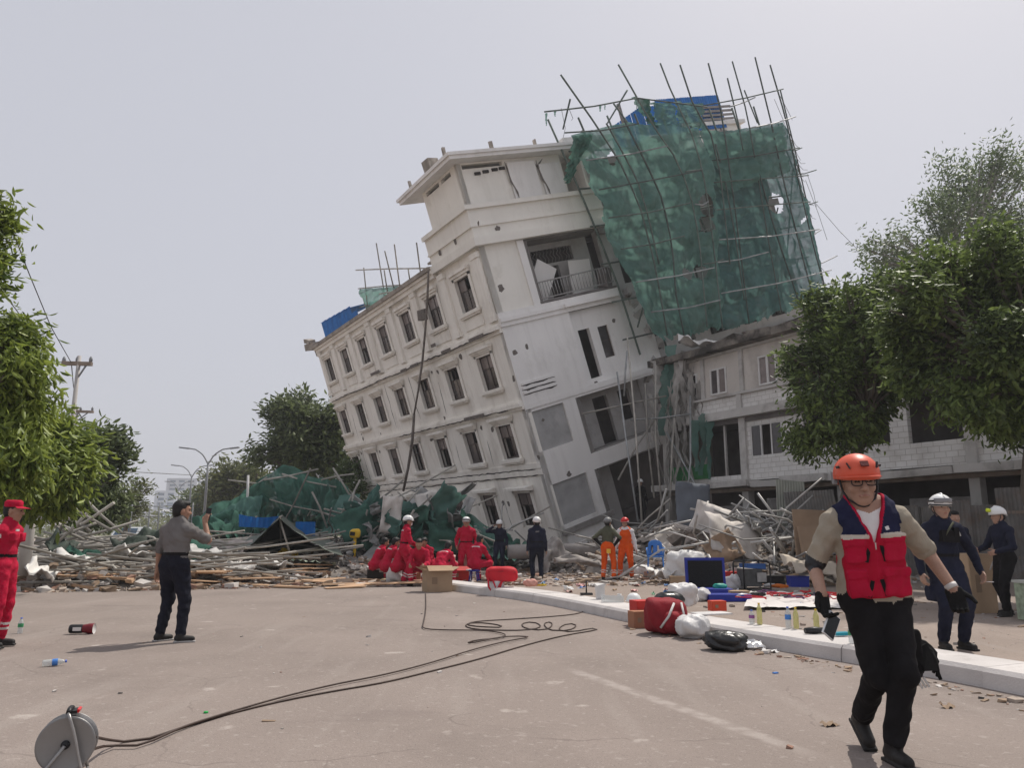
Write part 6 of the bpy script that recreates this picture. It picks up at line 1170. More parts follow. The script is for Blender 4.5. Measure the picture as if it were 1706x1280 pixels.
def figure(**kw):
    """distance field of a clothed body in its own frame: feet near the origin, facing +Y; returns field and joints"""
    o = dict(DEF); o.update(kw); s = o['h'] / 1.75; A = lambda k: np.array(o[k], float) * np.array([1, 1, 1]); F = Field(); gi = o['girth']
    p = A('pelvis'); sp = nrm(np.array([math.sin(o['side']), math.sin(o['lean']) * math.cos(o['side']), math.cos(o['lean'])])); rt0 = np.array([1., 0, 0]); ct, st = math.cos(o['twist']), math.sin(o['twist']); rt = nrm(np.array([ct, st, 0]) - sp * (np.array([ct, st, 0]) @ sp)); fw = np.cross(sp, rt); fw = nrm(fw) if fw[1] > 0 or abs(o['lean']) > 1.2 else nrm(-fw)
    bend = o.get('bend', 0.0); sp2 = nrm(sp * math.cos(bend) + fw * math.sin(bend)); fw2 = nrm(fw * math.cos(bend) - sp * math.sin(bend))
    waist = p + sp * .16 * s; chest = waist + sp2 * .18 * s; neck = chest + sp2 * .17 * s; T = 2; fl = (fw2, .66); fl0 = (fw, .70)
    F.cone(p - sp * .02 * s, waist, .155 * s * gi, .142 * s * gi, 6 if o['long'] else T, .03, fl0); F.cone(waist - sp * .06 * s, chest, .150 * s * gi, .168 * s * gi, T, .03, fl); F.cone(chest, neck - sp2 * .05 * s, .165 * s * gi, .125 * s * gi, T, .03, fl)
    PT = o.get('paint', [])[:]; J = dict(paint=PT, p=p, waist=waist, chest=chest, neck=neck, sp=sp2, fw=fw2, rt=rt)
    for sd, S in (('R', 1), ('L', -1)):
        sh = neck - sp2 * o.get('drop', .098) * s + rt * S * .163 * s * gi; F.cone(neck - sp2 * .050 * s, sh, .060 * s, .058 * s * gi, T, .05)
        el, wr = ik(sh, A('h' + sd), .29 * s, .255 * s, A('e' + sd)); J['sh' + sd], J['el' + sd], J['wr' + sd] = sh, el, wr; lo = o['loose']
        
        if o['cuff'] is None: F.cone(sh, el, .058 * s * lo * gi, .050 * s * lo, 3, .04)
        else: F.cone(sh, el, .050 * s, .041 * s, 4, .02); F.cone(sh, sh + (el - sh) * (o['cuff'] - .12), .060 * s * lo * gi, .062 * s * lo, 3, .03)
        F.cone(el, wr, .050 * s * lo if o['cuff'] is None else .043 * s, .036 * s * (1.1 if o['cuff'] is None else .82), 4, .02)
        hd = nrm(wr - el) if o['hd' + sd] is None else nrm(A('hd' + sd)); up = A('up' + sd) if o['up' + sd] is not None else np.cross(hd, fw2) * -S
        up = -rt * S * -1.0 if o['up' + sd] is None else up
        hand(F, wr, hd, up, 5, s * o.get('hs', 1.0), S if o['up' + sd] is None else S, o['curl']); J['hd' + sd] = hd
        hp = p - sp * .03 * s + rt0 * S * .09 * s; kn, an = ik(hp, A('f' + sd), .43 * s, .425 * s, A('k' + sd)); J['kn' + sd], J['an' + sd] = kn, an
        F.cone(hp, kn, .098 * s * lo * gi, .070 * s * lo, 6, .03); F.cone(kn, an + (kn - an) * .12, .068 * s * lo, .058 * s * lo, 6, .02); F.cone(p, hp, .12 * s * gi, .105 * s * gi, 6, .04, fl0)
        b0 = an + (kn - an) * (.1 + o['boot']); F.cone(b0, an, .052 * s if o['boot'] < .1 else .060 * s, .048 * s, 7, .012); toe = nrm(A('toe' + sd)); ta = nrm(np.cross(toe, [0, 0, 1.])); tn = np.cross(ta, toe); F.cone(an - tn * .035 * s - toe * .03 * s, an + toe * .135 * s - tn * .048 * s, .044 * s, .036 * s, 7, .02)
        F.box(an + toe * .05 * s - tn * .078 * s, np.array([.042, .128, .011]) * s, .008, 9, .006, np.stack([ta, toe, tn], 1))
        if o['bands']:
            for t in (.30, .44): PT.append((an + (kn - an) * t, nrm(kn - an), .017, .13, 8, (6,)))
    if o.get('belt'): PT.append((p + sp * .115 * s, sp, .022, .4, 15, (2, 6)))
    if o.get('tape'): PT.append((chest + sp2 * .075 * s - fw2 * .25, sp2, .020, .29, 8, (2,)))
    lk = nrm(A('look')); hu = nrm(sp2 + np.array([0, 0, 1.2])); hc = neck + hu * o.get('nk', .142) * s + lk * .025 * s + rt * o.get('hoff', 0.0); F.cone(neck - sp2 * .04 * s, hc - hu * .05 * s, .060 * s, .055 * s, 0, .02)
    if o.get('collar', True): F.cone(neck - sp2 * .02 * s, neck + hu * .018 * s, .070 * s, .064 * s, T, .012)
    hs_ = o.get('hsc', 1.08); q, M = head(F, hc, lk, hu, s * hs_, o['detail'], o['hair']); J['head'] = q; J['HM'] = M; J['hc'] = hc; J['s'] = s; J['hs'] = s * hs_; J['o'] = o; return F, J
def painter(pt):
    def fn(V, ids):
        ids = ids.copy()
        for (c, u, hl, rad, new, okay) in pt:
            d = V - c; a = d @ u; q = np.linalg.norm(d - a[:, None] * u, axis=1); ids[(np.abs(a) < hl) & (q < rad) & np.isin(ids, okay)] = new
        return ids
    return fn
def person(label, root, rz, outfit, group=None, extra=None, **kw):
    """outfit: materials for the slots"""
    F, J = figure(**kw); base = [SKIN, HAIR, GREY, GREY, SKIN, SKIN, DARKTR, BOOT, SILVER, SOLE, LIP, EYEW, IRIS, BROW, SILVER, BLACK]
    for k, v in outfit.items(): base[k] = v
    t = thing('person', label, 'person', root, rz, group)
    if extra: extra(F, J)
    idfn = painter(J['paint'])
    me = F.mesh('body', base, J['o']['res'], wrinkle=J['o'].get('wrinkle', .0035), wids=(2, 3, 4, 6) if base[4] not in (SKIN, SKIND) else (2, 3, 6), idfn=idfn); mchild('body', me, t); return t, J
def frame_at(J, x=0, y=0, z=0):
    M = Matrix(J['HM'].tolist()).to_4x4(); M.translation = Vector(J['head'](x, y, z)); return M
def helmet(t, J, m, kind='climb', rim=None, lamp=None, goggles=False, strap=True):
    s = J['hs'] * 1.01; mb = MB(); n, k = 24, 9; P = np.zeros((k + 1, n + 1, 3))
    for i in range(k + 1):
        a = math.pi / 2 * (1 - i / k * 1.12)
        for j in range(n + 1):
            w = 2 * math.pi * j / n; cx, cy = math.cos(w), math.sin(w); rr = math.cos(a); lowb = 0 if i < k else (-.012 * abs(cy) if cy > 0 else -.035 * abs(cy)); out = 1.05 if i == k and kind == 'hard' else 1.0
            P[i, j] = (cx * rr * .108 * out * s, (cy * rr * .126 * out - .006) * s, (math.sin(a) * .104 + .046 + lowb) * s)
    mb.grid(P)
    if kind in ('hard', 'climb'):                       # peak over the forehead
        L_ = .05 if kind == 'hard' else .022; vs = []
        for j in range(13):
            w = R_(20) + R_(140) * j / 12; c, q = math.cos(w), math.sin(w); vs += [(c * .102 * s, (q * .122 - .006) * s, .040 * s), (c * (.106 + L_ * .2) * s, (q * (.126 + L_) - .006) * s, (.034 - L_ * .12) * s)]
        mb.add(vs, [(2 * i, 2 * i + 1, 2 * i + 3, 2 * i + 2) for i in range(12)], 0, True)
    if kind == 'ridge': mb.tube([(0, .10 * s, .10 * s), (0, .03 * s, .150 * s), (0, -.06 * s, .138 * s), (0, -.12 * s, .08 * s)], [.010, .014, .014, .010], 6)
    M = frame_at(J); h = mb.build('helmet', m, t); h.matrix_local = M; sd = h.modifiers.new('shell', 'SOLIDIFY'); sd.thickness = .006
    if rim is not None:
        r2 = MB().tube([(math.cos(w) * .106 * s, (math.sin(w) * .127 - .006) * s, (.038 - (.012 * math.sin(w) if math.sin(w) > 0 else -.03 * math.sin(w)) - .0) * s) for w in np.linspace(0, 2 * math.pi, 25)], .008 * s, 5, cap=False).build('rim', rim, h)
    if goggles:
        mb = MB(); P = np.zeros((13, 4, 3))
        for i in range(13):
            w = R_(30) + R_(120) * i / 12
            for j in range(4): P[i, j] = (math.cos(w) * .112 * s, (math.sin(w) * .136 - .006) * s, (.048 + .052 * j / 3 + (.006 if 4 < i < 8 and j == 0 else 0)) * s - .0)
        g_ = mb.grid(P).build('goggles', GOGG, h); sd = g_.modifiers.new('thick', 'SOLIDIFY'); sd.thickness = .012; MB().tube([(math.cos(w) * .110 * s, (math.sin(w) * .132 - .006) * s, .074 * s) for w in np.linspace(R_(150), R_(390), 16)], .010 * s, 5).build('goggle_strap', BLACKP, h)
    if lamp is not None: MB().lathe([(.0, 0), (.026 * s, 0), (.03 * s, .02 * s), (.03 * s, .045 * s), (.0, .05 * s)], (0, .118 * s, .085 * s), 12, M=Euler((R_(-80), 0, 0)).to_matrix()).build('head_lamp', lamp, h)
    if strap:
        mb = MB()
        for sd_ in (-1, 1): mb.tube([(sd_ * .092 * s, .01 * s, .035 * s), (sd_ * .084 * s, .022 * s, -.03 * s), (sd_ * .064 * s, .035 * s, -.075 * s), (sd_ * .02 * s, .055 * s, -.108 * s), (0, .058 * s, -.112 * s)], .0055 * s, 5)
        mb.build('chin_strap', BLACKP, h)
    return h
def word(txt, size, m, parent, M, ext=.001):
    c = bpy.data.curves.new('lettering', 'FONT'); c.body = txt; c.size = size; c.align_x = 'CENTER'; c.extrude = ext; c.materials.append(m); tmp = bpy.data.objects.new('tmp', c); COL.objects.link(tmp); bpy.context.view_layer.update(); me = bpy.data.meshes.new_from_object(tmp.evaluated_get(bpy.context.evaluated_depsgraph_get())); bpy.data.objects.remove(tmp); o = bpy.data.objects.new('lettering', me); link(o, parent); o.matrix_local = M; return o
def back_mat4(J, up_off, dist, flip=True):    # plane on the upper back, facing backwards
    y = -Vector(J['fw']); z = Vector(J['sp']); x = z.cross(y) * 1.0; x = Vector(np.cross(J['sp'], -J['fw']).tolist()) ; M = Matrix((x, z, x.cross(z))).transposed().to_4x4(); M.translation = Vector((J['chest'] + J['sp'] * up_off - J['fw'] * dist).tolist()); return M
# ---------------------------------------------------------------- the walking man in the foreground
def fore_man():
    root = Vector((2.24, 4.84, 0)); F, J = figure(h=1.80, pelvis=(.03, .0, .945), lean=.06, side=.075, hoff=.03, twist=-.16, bend=.04, hR=(.40, .12, .945), hL=(-.40, .09, .97), eR=(.12, -1, -.1), eL=(-.7, -1, -.1), fR=(.07, -.24, .17), fL=(.045, .10, .088), kR=(.0, 1, 0), kL=(-.04, 1, 0), toeR=(.05, .85, -.5), toeL=(-.05, 1, .0), look=(.10, 1, .03), curl=.75, loose=1.02, hair=1, detail=1, hsc=1.19, nk=.13, boot=.12, cuff=1.0, collar=False, hdR=(.02, .25, -1), hdL=(-.12, .25, -1), girth=1.12, drop=.085, hs=1.18, upR=(.5, -.85, 0), upL=(-.5, -.85, 0))
    s = J['s']; fw, sp, rt, ch = J['fw'], J['sp'], J['rt'], J['chest']
    uR = nrm(J['elR'] - J['shR']); F.cone(J['elR'] - uR * .06, J['elR'] - uR * .01, .056, .053, 3, .01); J['paint'].append((J['elR'] - uR * .005, uR, .042, .09, 15, (3, 4)))       # black arm band
    for k_ in ('L', 'R'):                                                                                                # knee pads and cargo pouch
        kn = J['kn' + k_]; F.ell(kn + np.array([0, .05, 0]), (.062, .045, .085), 6, .02)
    F.box((-.155, -.02, .60), (.055, .085, .13), .03, 6, .02); F.box((-.185, -.05, .50), (.05, .06, .06), .03, 6, .03)
    F.cone(J['waist'] - sp * .02, J['p'] + sp * .035, .198 * s, .208 * s, 3, .01, (fw, .62))                                  # untucked shirt hem
    F.cone(J['neck'] + fw * .008, J['neck'] - sp * .045 + fw * .012, .060, .068, 0, .01)                                                # white undershirt
    mats = [SKIN, HAIR, TAUPE, TAUPE, SKIN, GLOVE, BLACK, BOOT, SILVER, BOOT, LIP, EYEW, IRIS, BROW, WHITEC, BLACKP]
    pf = painter(J['paint'])
    def vneck(V_, ids):
        ids = pf(V_, ids); d = V_ - ch; x, y, z = d @ rt, d @ fw, d @ sp; m_ = (y > .0) & (np.abs(x) < .05 + (z + .03) * .42) & (z > -.08) & np.isin(ids, (2, 3, 14)); ids[m_] = np.where(z[m_] < .135 + .4 * np.abs(x[m_]), 14, 0); return ids
    t = thing('person', 'man in red and navy rescue vest and orange helmet walking toward the camera', 'person', root, math.pi)
    me = F.mesh('body', mats, .0055, zres=lambda z: .0042 if z > 1.36 else .0075, wrinkle=.0045, wids=(2, 3, 6), idfn=vneck); mchild('body', me, t)
    # vest: the torso grown outwards, open at the neck, cut at the armholes
    V = Field(); w, p_, nk = J['waist'], J['p'], J['neck']
    V.cone(p_ + sp * .02, w, .232 * s, .222 * s, 0, .04, (fw, .60)); V.cone(w, ch, .222 * s, .226 * s, 0, .04, (fw, .62)); V.cone(ch, nk - sp * .07 * s, .226 * s, .168 * s, 0, .04, (fw, .66))
    for S, k_ in ((1, 'shR'), (-1, 'shL')): V.cone(nk - sp * .045 * s, J[k_] - rt * S * .030 + sp * .006, .072 * s, .072 * s, 0, .04)
    pk = [(+.112, -.085, .056, .066, -.05), (-.112, -.078, .070, .072, .05), (+.115, -.285, .056, .074, -.06), (-.112, -.280, .088, .072, .08)]
    for (x, z, hw, hh, ro) in pk:
        dep = .140 * s * math.sqrt(1 - (x / .24) ** 2); sl = -.62 * x / .24 / math.sqrt(1 - (x / .24) ** 2); c = ch + rt * x + sp * z + fw * (dep - .002)
        a_ = nrm(rt + fw * sl * .8 + sp * ro); b_ = nrm(np.cross(sp, a_)); b_ = b_ if b_ @ fw > 0 else -b_; M = np.stack([a_, b_, nrm(np.cross(a_, b_))], 1)
        V.box(c, (hw, .022, hh), .012, 1, .004, M); V.box(c + sp * (hh - .008) + b_ * .007, (hw * 1.06, .022, .026), .008, 1, .002, M)
    c0 = ch + fw * .142 * s
    ax = [J['shR'], J['shL']]
    def cutfn(P):
        d = P - ch; x = d @ rt; y = d @ fw; z = d @ sp
        f = -(d @ sp) - (-.0) ; hem = -(z + .360); out = hem
        vneck = np.minimum(np.minimum(.004 + (z + .03) * .37 - np.abs(x + .0), y - .0), .2); out = np.maximum(out, np.where(z > -.04, vneck, -1))
        for S, sh in ((1, ax[0]), (-1, ax[1])):
            e = P - sh; ex = (e @ rt) * S; ez = e @ sp; ey = e @ fw; arm = .098 - np.sqrt(np.maximum(.0, (ez + .085) ** 2 * .42 + (ey * .95) ** 2)); out = np.maximum(out, np.minimum(arm, ex + .048)); out = np.maximum(out, ex + .012)
        nk_ = .082 - np.linalg.norm((P - nk) - ((P - nk) @ sp)[..., None] * sp, axis=-1); out = np.maximum(out, np.minimum(nk_, (P - nk) @ sp + .05)); return out
    V.cut(cutfn)
    def vid(v, ids):
        d = v - ch; z = d @ sp; x = d @ rt; o_ = np.where(ids == 1, 1, 0); o_ = np.where(z > .012, 2, o_); o_ = np.where((z > -.010) & (z < .020) & (np.abs(x) > .03), 3, o_)
        vn = np.abs(np.abs(x) - (.004 + (z + .03) * .37)); o_ = np.where((z > -.05) & (vn < .013) & ((d @ fw) > 0), 1, o_); o_ = np.where((np.abs(x) < .006) & (z < -.03) & ((d @ fw) > 0), 1, o_); return o_
    mv = V.mesh('vest', [REDB, RED, cloth('vest_navy', (0.018, 0.020, 0.050), .2), cloth('vest_tape', (0.52, 0.45, 0.38), .05, .6)], .0060, wrinkle=.0048, idfn=vid); v = mchild('vest', mv, t)
    for (x, z, hw, hh, ro) in pk: MB().obox((ch + rt * (x - np.sign(x) * (hw + .004)) + sp * (z - .02) + fw * (.136 * s)).tolist(), (.022, .026, hh * 1.35), (0, -.25 * np.sign(x), 0)).build('pocket_gusset', BLACK, v)
    MB().tube([(c0 - sp * .035 + fw * .004).tolist(), (c0 - sp * .075 + fw * .004).tolist()], .004, 5).build('zip_pull', SILVER, v)
    MB().obox((c0 - rt * .08 + sp * .045 + fw * -.010).tolist(), (.022, .006, .022), (0, .3, 0)).build('badge', WHITEC, v)
    h = helmet(t, J, ORANGEH, 'climb', None)
    hs = J['hs']
    MB().obox((0, .123 * hs, .095 * hs), (.046, .008, .036), (.62, 0, 0)).build('logo_plate', mat('logo_dark', (.11, .02, .018), .5, .1), h)
    for sd in (-1, 1):
        MB().obox((sd * .068 * hs, .094 * hs, .088 * hs), (.008, .012, .040), (.3, sd * .5, -sd * .5)).build('vent', BLACKP, h); MB().obox((sd * .100 * hs, .030 * hs, .085 * hs), (.008, .05, .014), (0, sd * .35, 0)).build('vent', BLACKP, h)
        MB().obox((sd * .098 * hs, -.045 * hs, .035 * hs), (.016, .075, .075), (0, -sd * .1, 0), jit=.006, r=random.Random(2)).build('ear_guard', mat('helmet_grey', (.20, .20, .21), .5, .1), h)
    # spectacles
    gl = MB(); q = J['head']
    fr_ = []
    for sd in (-1, 1):
        ring_ = [Vector((sd * .034 + .026 * math.copysign(abs(math.cos(w)) ** .7, math.cos(w)), .1015 - .006 * abs(math.cos(w)), .006 + .0175 * math.copysign(abs(math.sin(w)) ** .7, math.sin(w)))) * hs for w in np.linspace(0, 2 * math.pi, 21)]; gl.tube(ring_, .0034, 5, cap=False); gl.tube([Vector((sd * .060, .096, .012)) * hs, Vector((sd * .076, .06, .012)) * hs, Vector((sd * .080, -.005, .010)) * hs], .0026, 5)
    gl.tube([Vector((-.009, .103, .010)) * hs, Vector((0, .106, .013)) * hs, Vector((.009, .103, .010)) * hs], .0024, 5); go = gl.build('spectacles', BLACKP, t); go.matrix_local = frame_at(J)
    # rolled sleeve cuff on the free arm, gloves and tablet
    u = nrm(J['elL'] - J['shL']); c = J['elL'] - u * .02; MB().tube([(c - u * .03).tolist(), c.tolist(), (c + u * .03).tolist()], [.064, .071, .066], 16).build('rolled_cuff', TAUPE, t)
    u = nrm(J['elL'] - J['wrL']); MB().tube([(J['wrL'] + u * .0).tolist(), (J['wrL'] + u * .03).tolist()], [.036, .037], 14).build('wrist_band', SILVER, t)
    wp = Vector((J['wrR'] + J['hdR'] * .13).tolist()); W = Matrix.Translation(root) @ Matrix.Rotation(math.pi, 4, 'Z')
    tb = thing('phone', 'white framed tablet phone held loosely in the gloved hand', 'phone', W @ (wp + Vector((-.02, .03, -.05))), 0); tb.rotation_euler = (R_(-12), R_(38), R_(18))
    MB().obox((0, 0, 0), (.085, .012, .150)).build('case', mat('white_case', (.7, .7, .7), .4, .03), tb); MB().obox((0, -.0075, 0), (.076, .003, .138)).build('screen', mat('dark_screen', (.01, .01, .012), .12, .1), tb)
    mb = MB()
    for k in range(4): mb.tube(curve_pts([(-.19, -.05, .66), (-.27, -.02 + .02 * k, .64 - .02 * k), (-.31, .0, .58 - .04 * k), (-.25 - .02 * k, .02, .50 - .02 * k)], 8).tolist(), [.02, .022, .018, .016, .016, .014, .012, .01], 6)
    mb.obox((-.215, .0, .56), (.07, .1, .14), (.1, .2, .2), jit=.02, r=random.Random(4)); mb.build('hanging_gloves', GLOVE, t)
    mb = MB()
    for k in range(3): mb.obox((-.17 - .02 * k + .02, .085, .43 + .004 * k), (.012, .006, .06), (0, .5, 0))
    mb.build('logo_marks', SILVER, t)
fore_man()
# ---------------------------------------------------------------- officers in navy
NV = {2: NAVY, 3: NAVY, 4: NAVY, 6: NAVY, 7: BOOT, 9: BOOT, 15: BLACK}
def harness(t, J, rope=True):
    c, fw, sp, rt, s = J['chest'], J['fw'], J['sp'], J['rt'], J['s']; mb = MB(); mb.obox((c + fw * .125 * s - sp * .01).tolist(), (.20, .06, .13), (0, 0, 0), jit=.012, r=rnd); mb.obox((c + fw * .13 * s - rt * .08 + sp * .03).tolist(), (.06, .05, .12)); mb.build('chest_rig', BLACK, t)
    if rope: MB().tube([(c + fw * .12 + sp * .15 - rt * .07).tolist(), (c + fw * .14 + sp * .05 + rt * .02).tolist(), (c + fw * .135 - sp * .02 + rt * .06).tolist()], .012, 6).build('sling', OLIVE, t)
    MB().obox((c + fw * .115 * s - rt * .12 + sp * .02).tolist(), (.03, .03, .06), (0, .3, 0)).build('radio_mic', SILVER, t)
t, J = person('officer in navy with white goggled helmet standing behind the kerb', (5.02, 9.15, 0), math.pi + .08, NV, h=1.76, detail=1, res=.0085, belt=True, hL=(-.36, .10, .86), hR=(.30, .02, .84), eL=(-1, -.7, 0), look=(.12, 1, -.05), curl=.5, loose=1.12, boot=.25, girth=1.08, fR=(.11, .0, .09), fL=(-.11, .03, .09), extra=lambda F, J: (F.box((.0, .05, .78), (.17, .10, .09), .04, 6, .04), F.box((-.19, 0, .62), (.05, .07, .09), .03, 6, .02), F.box((.19, 0, .62), (.05, .07, .09), .03, 6, .02)))
h = helmet(t, J, WHITEH, 'ridge', BLACKP, goggles=True); harness(t, J)
MB().tube([(J['wrL'] + J['hdL'] * .12).tolist(), (J['wrL'] + J['hdL'] * .12 + np.array([-.08, .03, 0])).tolist()], .004, 6).build('cigarette', WHITEC, t)
t, J = person('officer in navy with yellow head lamp standing side-on by the sheet fence', (7.95, 12.7, 0), R_(95), {**NV, 6: BLACK}, h=1.72, res=.010, belt=True, detail=0, hR=(.20, .30, 1.02), hL=(-.20, .28, 1.0), eR=(.6, -1, 0), eL=(-.6, -1, 0), look=(0, 1, -.25), loose=1.1, boot=.25, fL=(-.12, .16, .09), fR=(.12, -.05, .09), curl=.8, girth=1.08)
helmet(t, J, WHITEH, 'ridge', SILVER, lamp=mat('yellow_lamp', (.62, .72, .04), .4, .05)); s = J['s']
mb = MB(); mb.tube([(.21, .02, .86), (.23, .03, .74), (.22, .05, .62)], .018, 6); mb.tube([(.22, -.02, .86), (.24, -.03, .72), (.21, .0, .60)], .014, 6); mb.tube([(.2, .06, .84), (.24, .1, .70)], .012, 6); mb.build('rope_sling', SILVER, t)
MB().lathe([(0, 0), (.045, .0), (.05, .03), (0, .035)], Vector(J['head'](.085, 0, 0).tolist()), 12, M=Euler((0, R_(90), 0)).to_matrix()).build('ear_muff', BLACKP, t); MB().obox((J['shR'] + np.array([.03, .0, -.08])).tolist(), (.02, .09, .09)).build('arm_badge', SILVER, t)
t, J = person('navy officer cut off by the picture edge beside the sheet fence', (8.86, 12.9, 0), R_(100), NV, h=1.74, res=.014, loose=1.1); helmet(t, J, WHITEH, 'ridge', SILVER)
t, J = person('dark-haired officer half hidden behind the goggled officer', (7.93, 14.0, 0), R_(170), NV, h=1.68, res=.012, loose=1.08, hair=2, look=(0, 1, -.1))
# ---------------------------------------------------------------- man with the phone, seen from behind
t, J = person('man in grey shirt and dark trousers filming with a raised phone', (-4.16, 9.72, 0), R_(-24), {2: GREY, 3: GREY, 4: SKIND, 0: SKIND, 5: SKIND, 6: DARKTR, 7: BOOT, 9: SOLE}, h=1.70, res=.0085, detail=1, hair=2, hR=(.16, .28, 1.43), hL=(-.30, .02, .80), eR=(.5, .3, -1), eL=(-.5, -1, 0), look=(.55, 1, .12), fR=(.17, .02, .085), fL=(-.15, .0, .085), toeR=(.75, .7, 0), toeL=(.3, 1, 0), cuff=.95, curl=.55, upR=(0, -1, 0), loose=1.1, girth=1.18, belt=True, wrinkle=.006, hdR=(0, .25, 1), extra=lambda F, J: F.cone(J['neck'] - J['sp'] * .01, J['neck'] + J['sp'] * .03, .068, .062, 2, .006))
W = Matrix.Translation((-4.16, 9.72, 0)) @ Matrix.Rotation(R_(-24), 4, 'Z'); c = W @ Vector((J['wrR'] + np.array([0, .045, .10])).tolist())
ph = thing('phone', 'black phone held up by the man in the grey shirt', 'phone', c, R_(-24)); MB().obox((0, 0, 0), (.078, .010, .162), (-.12, .05, 0)).build('case', BLACKP, ph)
# ---------------------------------------------------------------- man in red cap at the road edge
RD = {2: RED, 3: RED, 4: RED, 6: RED, 7: BOOT, 9: BOOT, 8: SILVER, 15: BLACK, 0: SKIND, 5: SKIND}
t, J = person('man in red uniform and red peaked cap at the picture edge', (-5.93, 9.2, 0), R_(-82), RD, h=1.66, res=.009, detail=1, hR=(.14, -.16, .95), hL=(-.14, -.18, .95), eR=(1, -.9, 0), eL=(-1, -.9, 0), bands=True, boot=.22, belt=True, loose=1.14, girth=1.08, look=(-.1, 1, 0), wrinkle=.005, extra=lambda F, J: (F.box(J['chest'] + J['fw'] * .11 - J['rt'] * .09, (.05, .03, .05), .012, 2, .004), F.box(J['chest'] + J['fw'] * .11 + J['rt'] * .09, (.05, .03, .05), .012, 2, .004)))
s = J['hs'] * .97; mb = MB(); mb.lathe([(0, .135 * s), (.075 * s, .132 * s), (.098 * s, .110 * s), (.098 * s, .055 * s), (.094 * s, .050 * s)], (0, -.01, 0), 18)
P = np.zeros((11, 3, 3))
for i in range(11):
    w = R_(25) + R_(130) * i / 10
    for j in range(3): P[i, j] = (math.cos(w) * (.096 + .012 * j) * s, (math.sin(w) * (.098 + .045 * j) - .01) * s, (.058 - .012 * j) * s)
mb.grid(P); c = mb.build('cap', RED, t); c.matrix_local = frame_at(J); MB().obox((J['chest'] + J['fw'] * .135 + J['sp'] * .08 + J['rt'] * .09).tolist(), (.07, .01, .025)).build('name_tape', SILVER, t); MB().obox((J['shR'] + J['rt'] * .062 - J['sp'] * .05).tolist(), (.012, .06, .06)).build('arm_badge', SILVER, t)
# ---------------------------------------------------------------- rescue team in red
SIT = dict(pelvis=(0, 0, .47), fR=(.16, .42, .09), fL=(-.16, .42, .09), kR=(.4, 1, .6), kL=(-.4, 1, .6), bands=True, boot=.2, loose=1.18, girth=1.08, curl=.6, wrinkle=.006)
def red(px, py, rz, label, sit=True, tape=True, hel=None, **kw):
    p = gp(px, py); o = dict(SIT) if sit else dict(bands=True, boot=.2, loose=1.15, girth=1.1, belt=True, wrinkle=.006); o.update(kw); o['tape'] = tape; t, J = person(label, (p.x, p.y, 0), R_(rz), RD, 'rescue team in red', res=.0125, **o)
    if hel is not None: helmet(t, J, hel, 'climb', BLACKP, strap=False, goggles=kw.get('gog', False))
    return t, J
SQ = dict(lean=.40, bend=.16, hR=(.18, .55, .50), hL=(-.18, .55, .50), look=(0, 1, -.5))
red(622, 970, -62, 'squatting red rescuer at the outer end of the row, back turned', **SQ); red(641, 972, -58, 'squatting red rescuer second from the outer end of the row', **{**SQ, 'lean': .36, 'hair': 2}); red(660, 974, -52, 'squatting red rescuer behind the white bag, next to the standing one', **{**SQ, 'lean': .33, 'hair': 2})
red(701, 975, 175, 'squatting red rescuer with black hair facing out of the circle', **{**SQ, 'lean': .45, 'hair': 2}); red(730, 976, -30, 'red rescuer bending low behind the open cardboard box', **{**SQ, 'lean': .62, 'bend': .25}); red(716, 966, 150, 'red rescuer with bowed dark head in the middle of the circle', tape=False, **{**SQ, 'lean': .4, 'hair': 2}); red(688, 968, 120, 'red rescuer half hidden behind the standing one with the mask', tape=False, **{**SQ, 'lean': .4, 'hair': 2})
t, J = red(790, 972, -35, 'red rescuer seated on a stool near the red bag, back turned', **{**SQ, 'lean': .32, 'bend': .1, 'pelvis': (0, 0, .52), 'hair': 2})
t, J = red(672, 975, -75, 'standing red rescuer with face mask looking down at the squatting team', sit=False, hel=WHITEH, h=1.78, lean=.10, hR=(.16, .34, .95), hL=(-.16, .36, .95), eR=(.6, -1, 0), eL=(-.6, -1, 0), look=(0, 1, -.35), hair=2); MB().lathe([(0, .03), (.03, .026), (.045, .0), (.04, -.02)], J['head'](0, .075, -.05).tolist(), 12, M=Euler((R_(-80), 0, 0)).to_matrix()).build('face_mask', MASK, t)
red(776, 966, 178, 'standing red rescuer in goggles and pale helmet facing the camera', sit=False, tape=False, hel=WHITEH, gog=True, h=1.78, hR=(.26, .10, .92), hL=(-.26, .10, .92), look=(0, 1, -.2))
# ---------------------------------------------------------------- others near the wreck
p = gp(832, 953); t, J = person('navy officer in white hard hat facing the camera, hand at his ear', (p.x, p.y, 0), R_(172), NV, h=1.74, res=.013, loose=1.1, boot=.2, belt=True, hR=(.20, .16, 1.50), eR=(1, .2, -.6), hL=(-.26, .08, .85)); helmet(t, J, WHITEH, 'hard')
p = gp(895, 966); t, J = person('navy officer in white hard hat standing with his back to the camera', (p.x, p.y, 0), R_(6), {**NV, 6: NAVY2}, h=1.78, res=.013, loose=1.12, boot=.2, belt=True, girth=1.08); helmet(t, J, WHITEH, 'hard')
word('EMT', .055, SILVER, t, back_mat4(J, .03, .128))
p = gp(1014, 968); t, J = person('rescuer in olive shirt and orange trousers, hands on hips, back turned', (p.x, p.y, 0), R_(-20), {2: OLIVE, 3: OLIVE, 4: BLACK, 6: ORANGE, 7: BOOT, 9: BOOT, 5: GLOVE, 8: SILVER}, h=1.72, res=.0125, hR=(.21, -.02, .98), hL=(-.21, -.02, .98), eR=(1, -.5, 0), eL=(-1, -.5, 0), bands=True, boot=.2, loose=1.12, fR=(.15, 0, .09), fL=(-.15, 0, .09), look=(.2, 1, 0)); helmet(t, J, mat('grey_shell', (.20, .20, .20), .5, .1), 'climb', BLACKP)
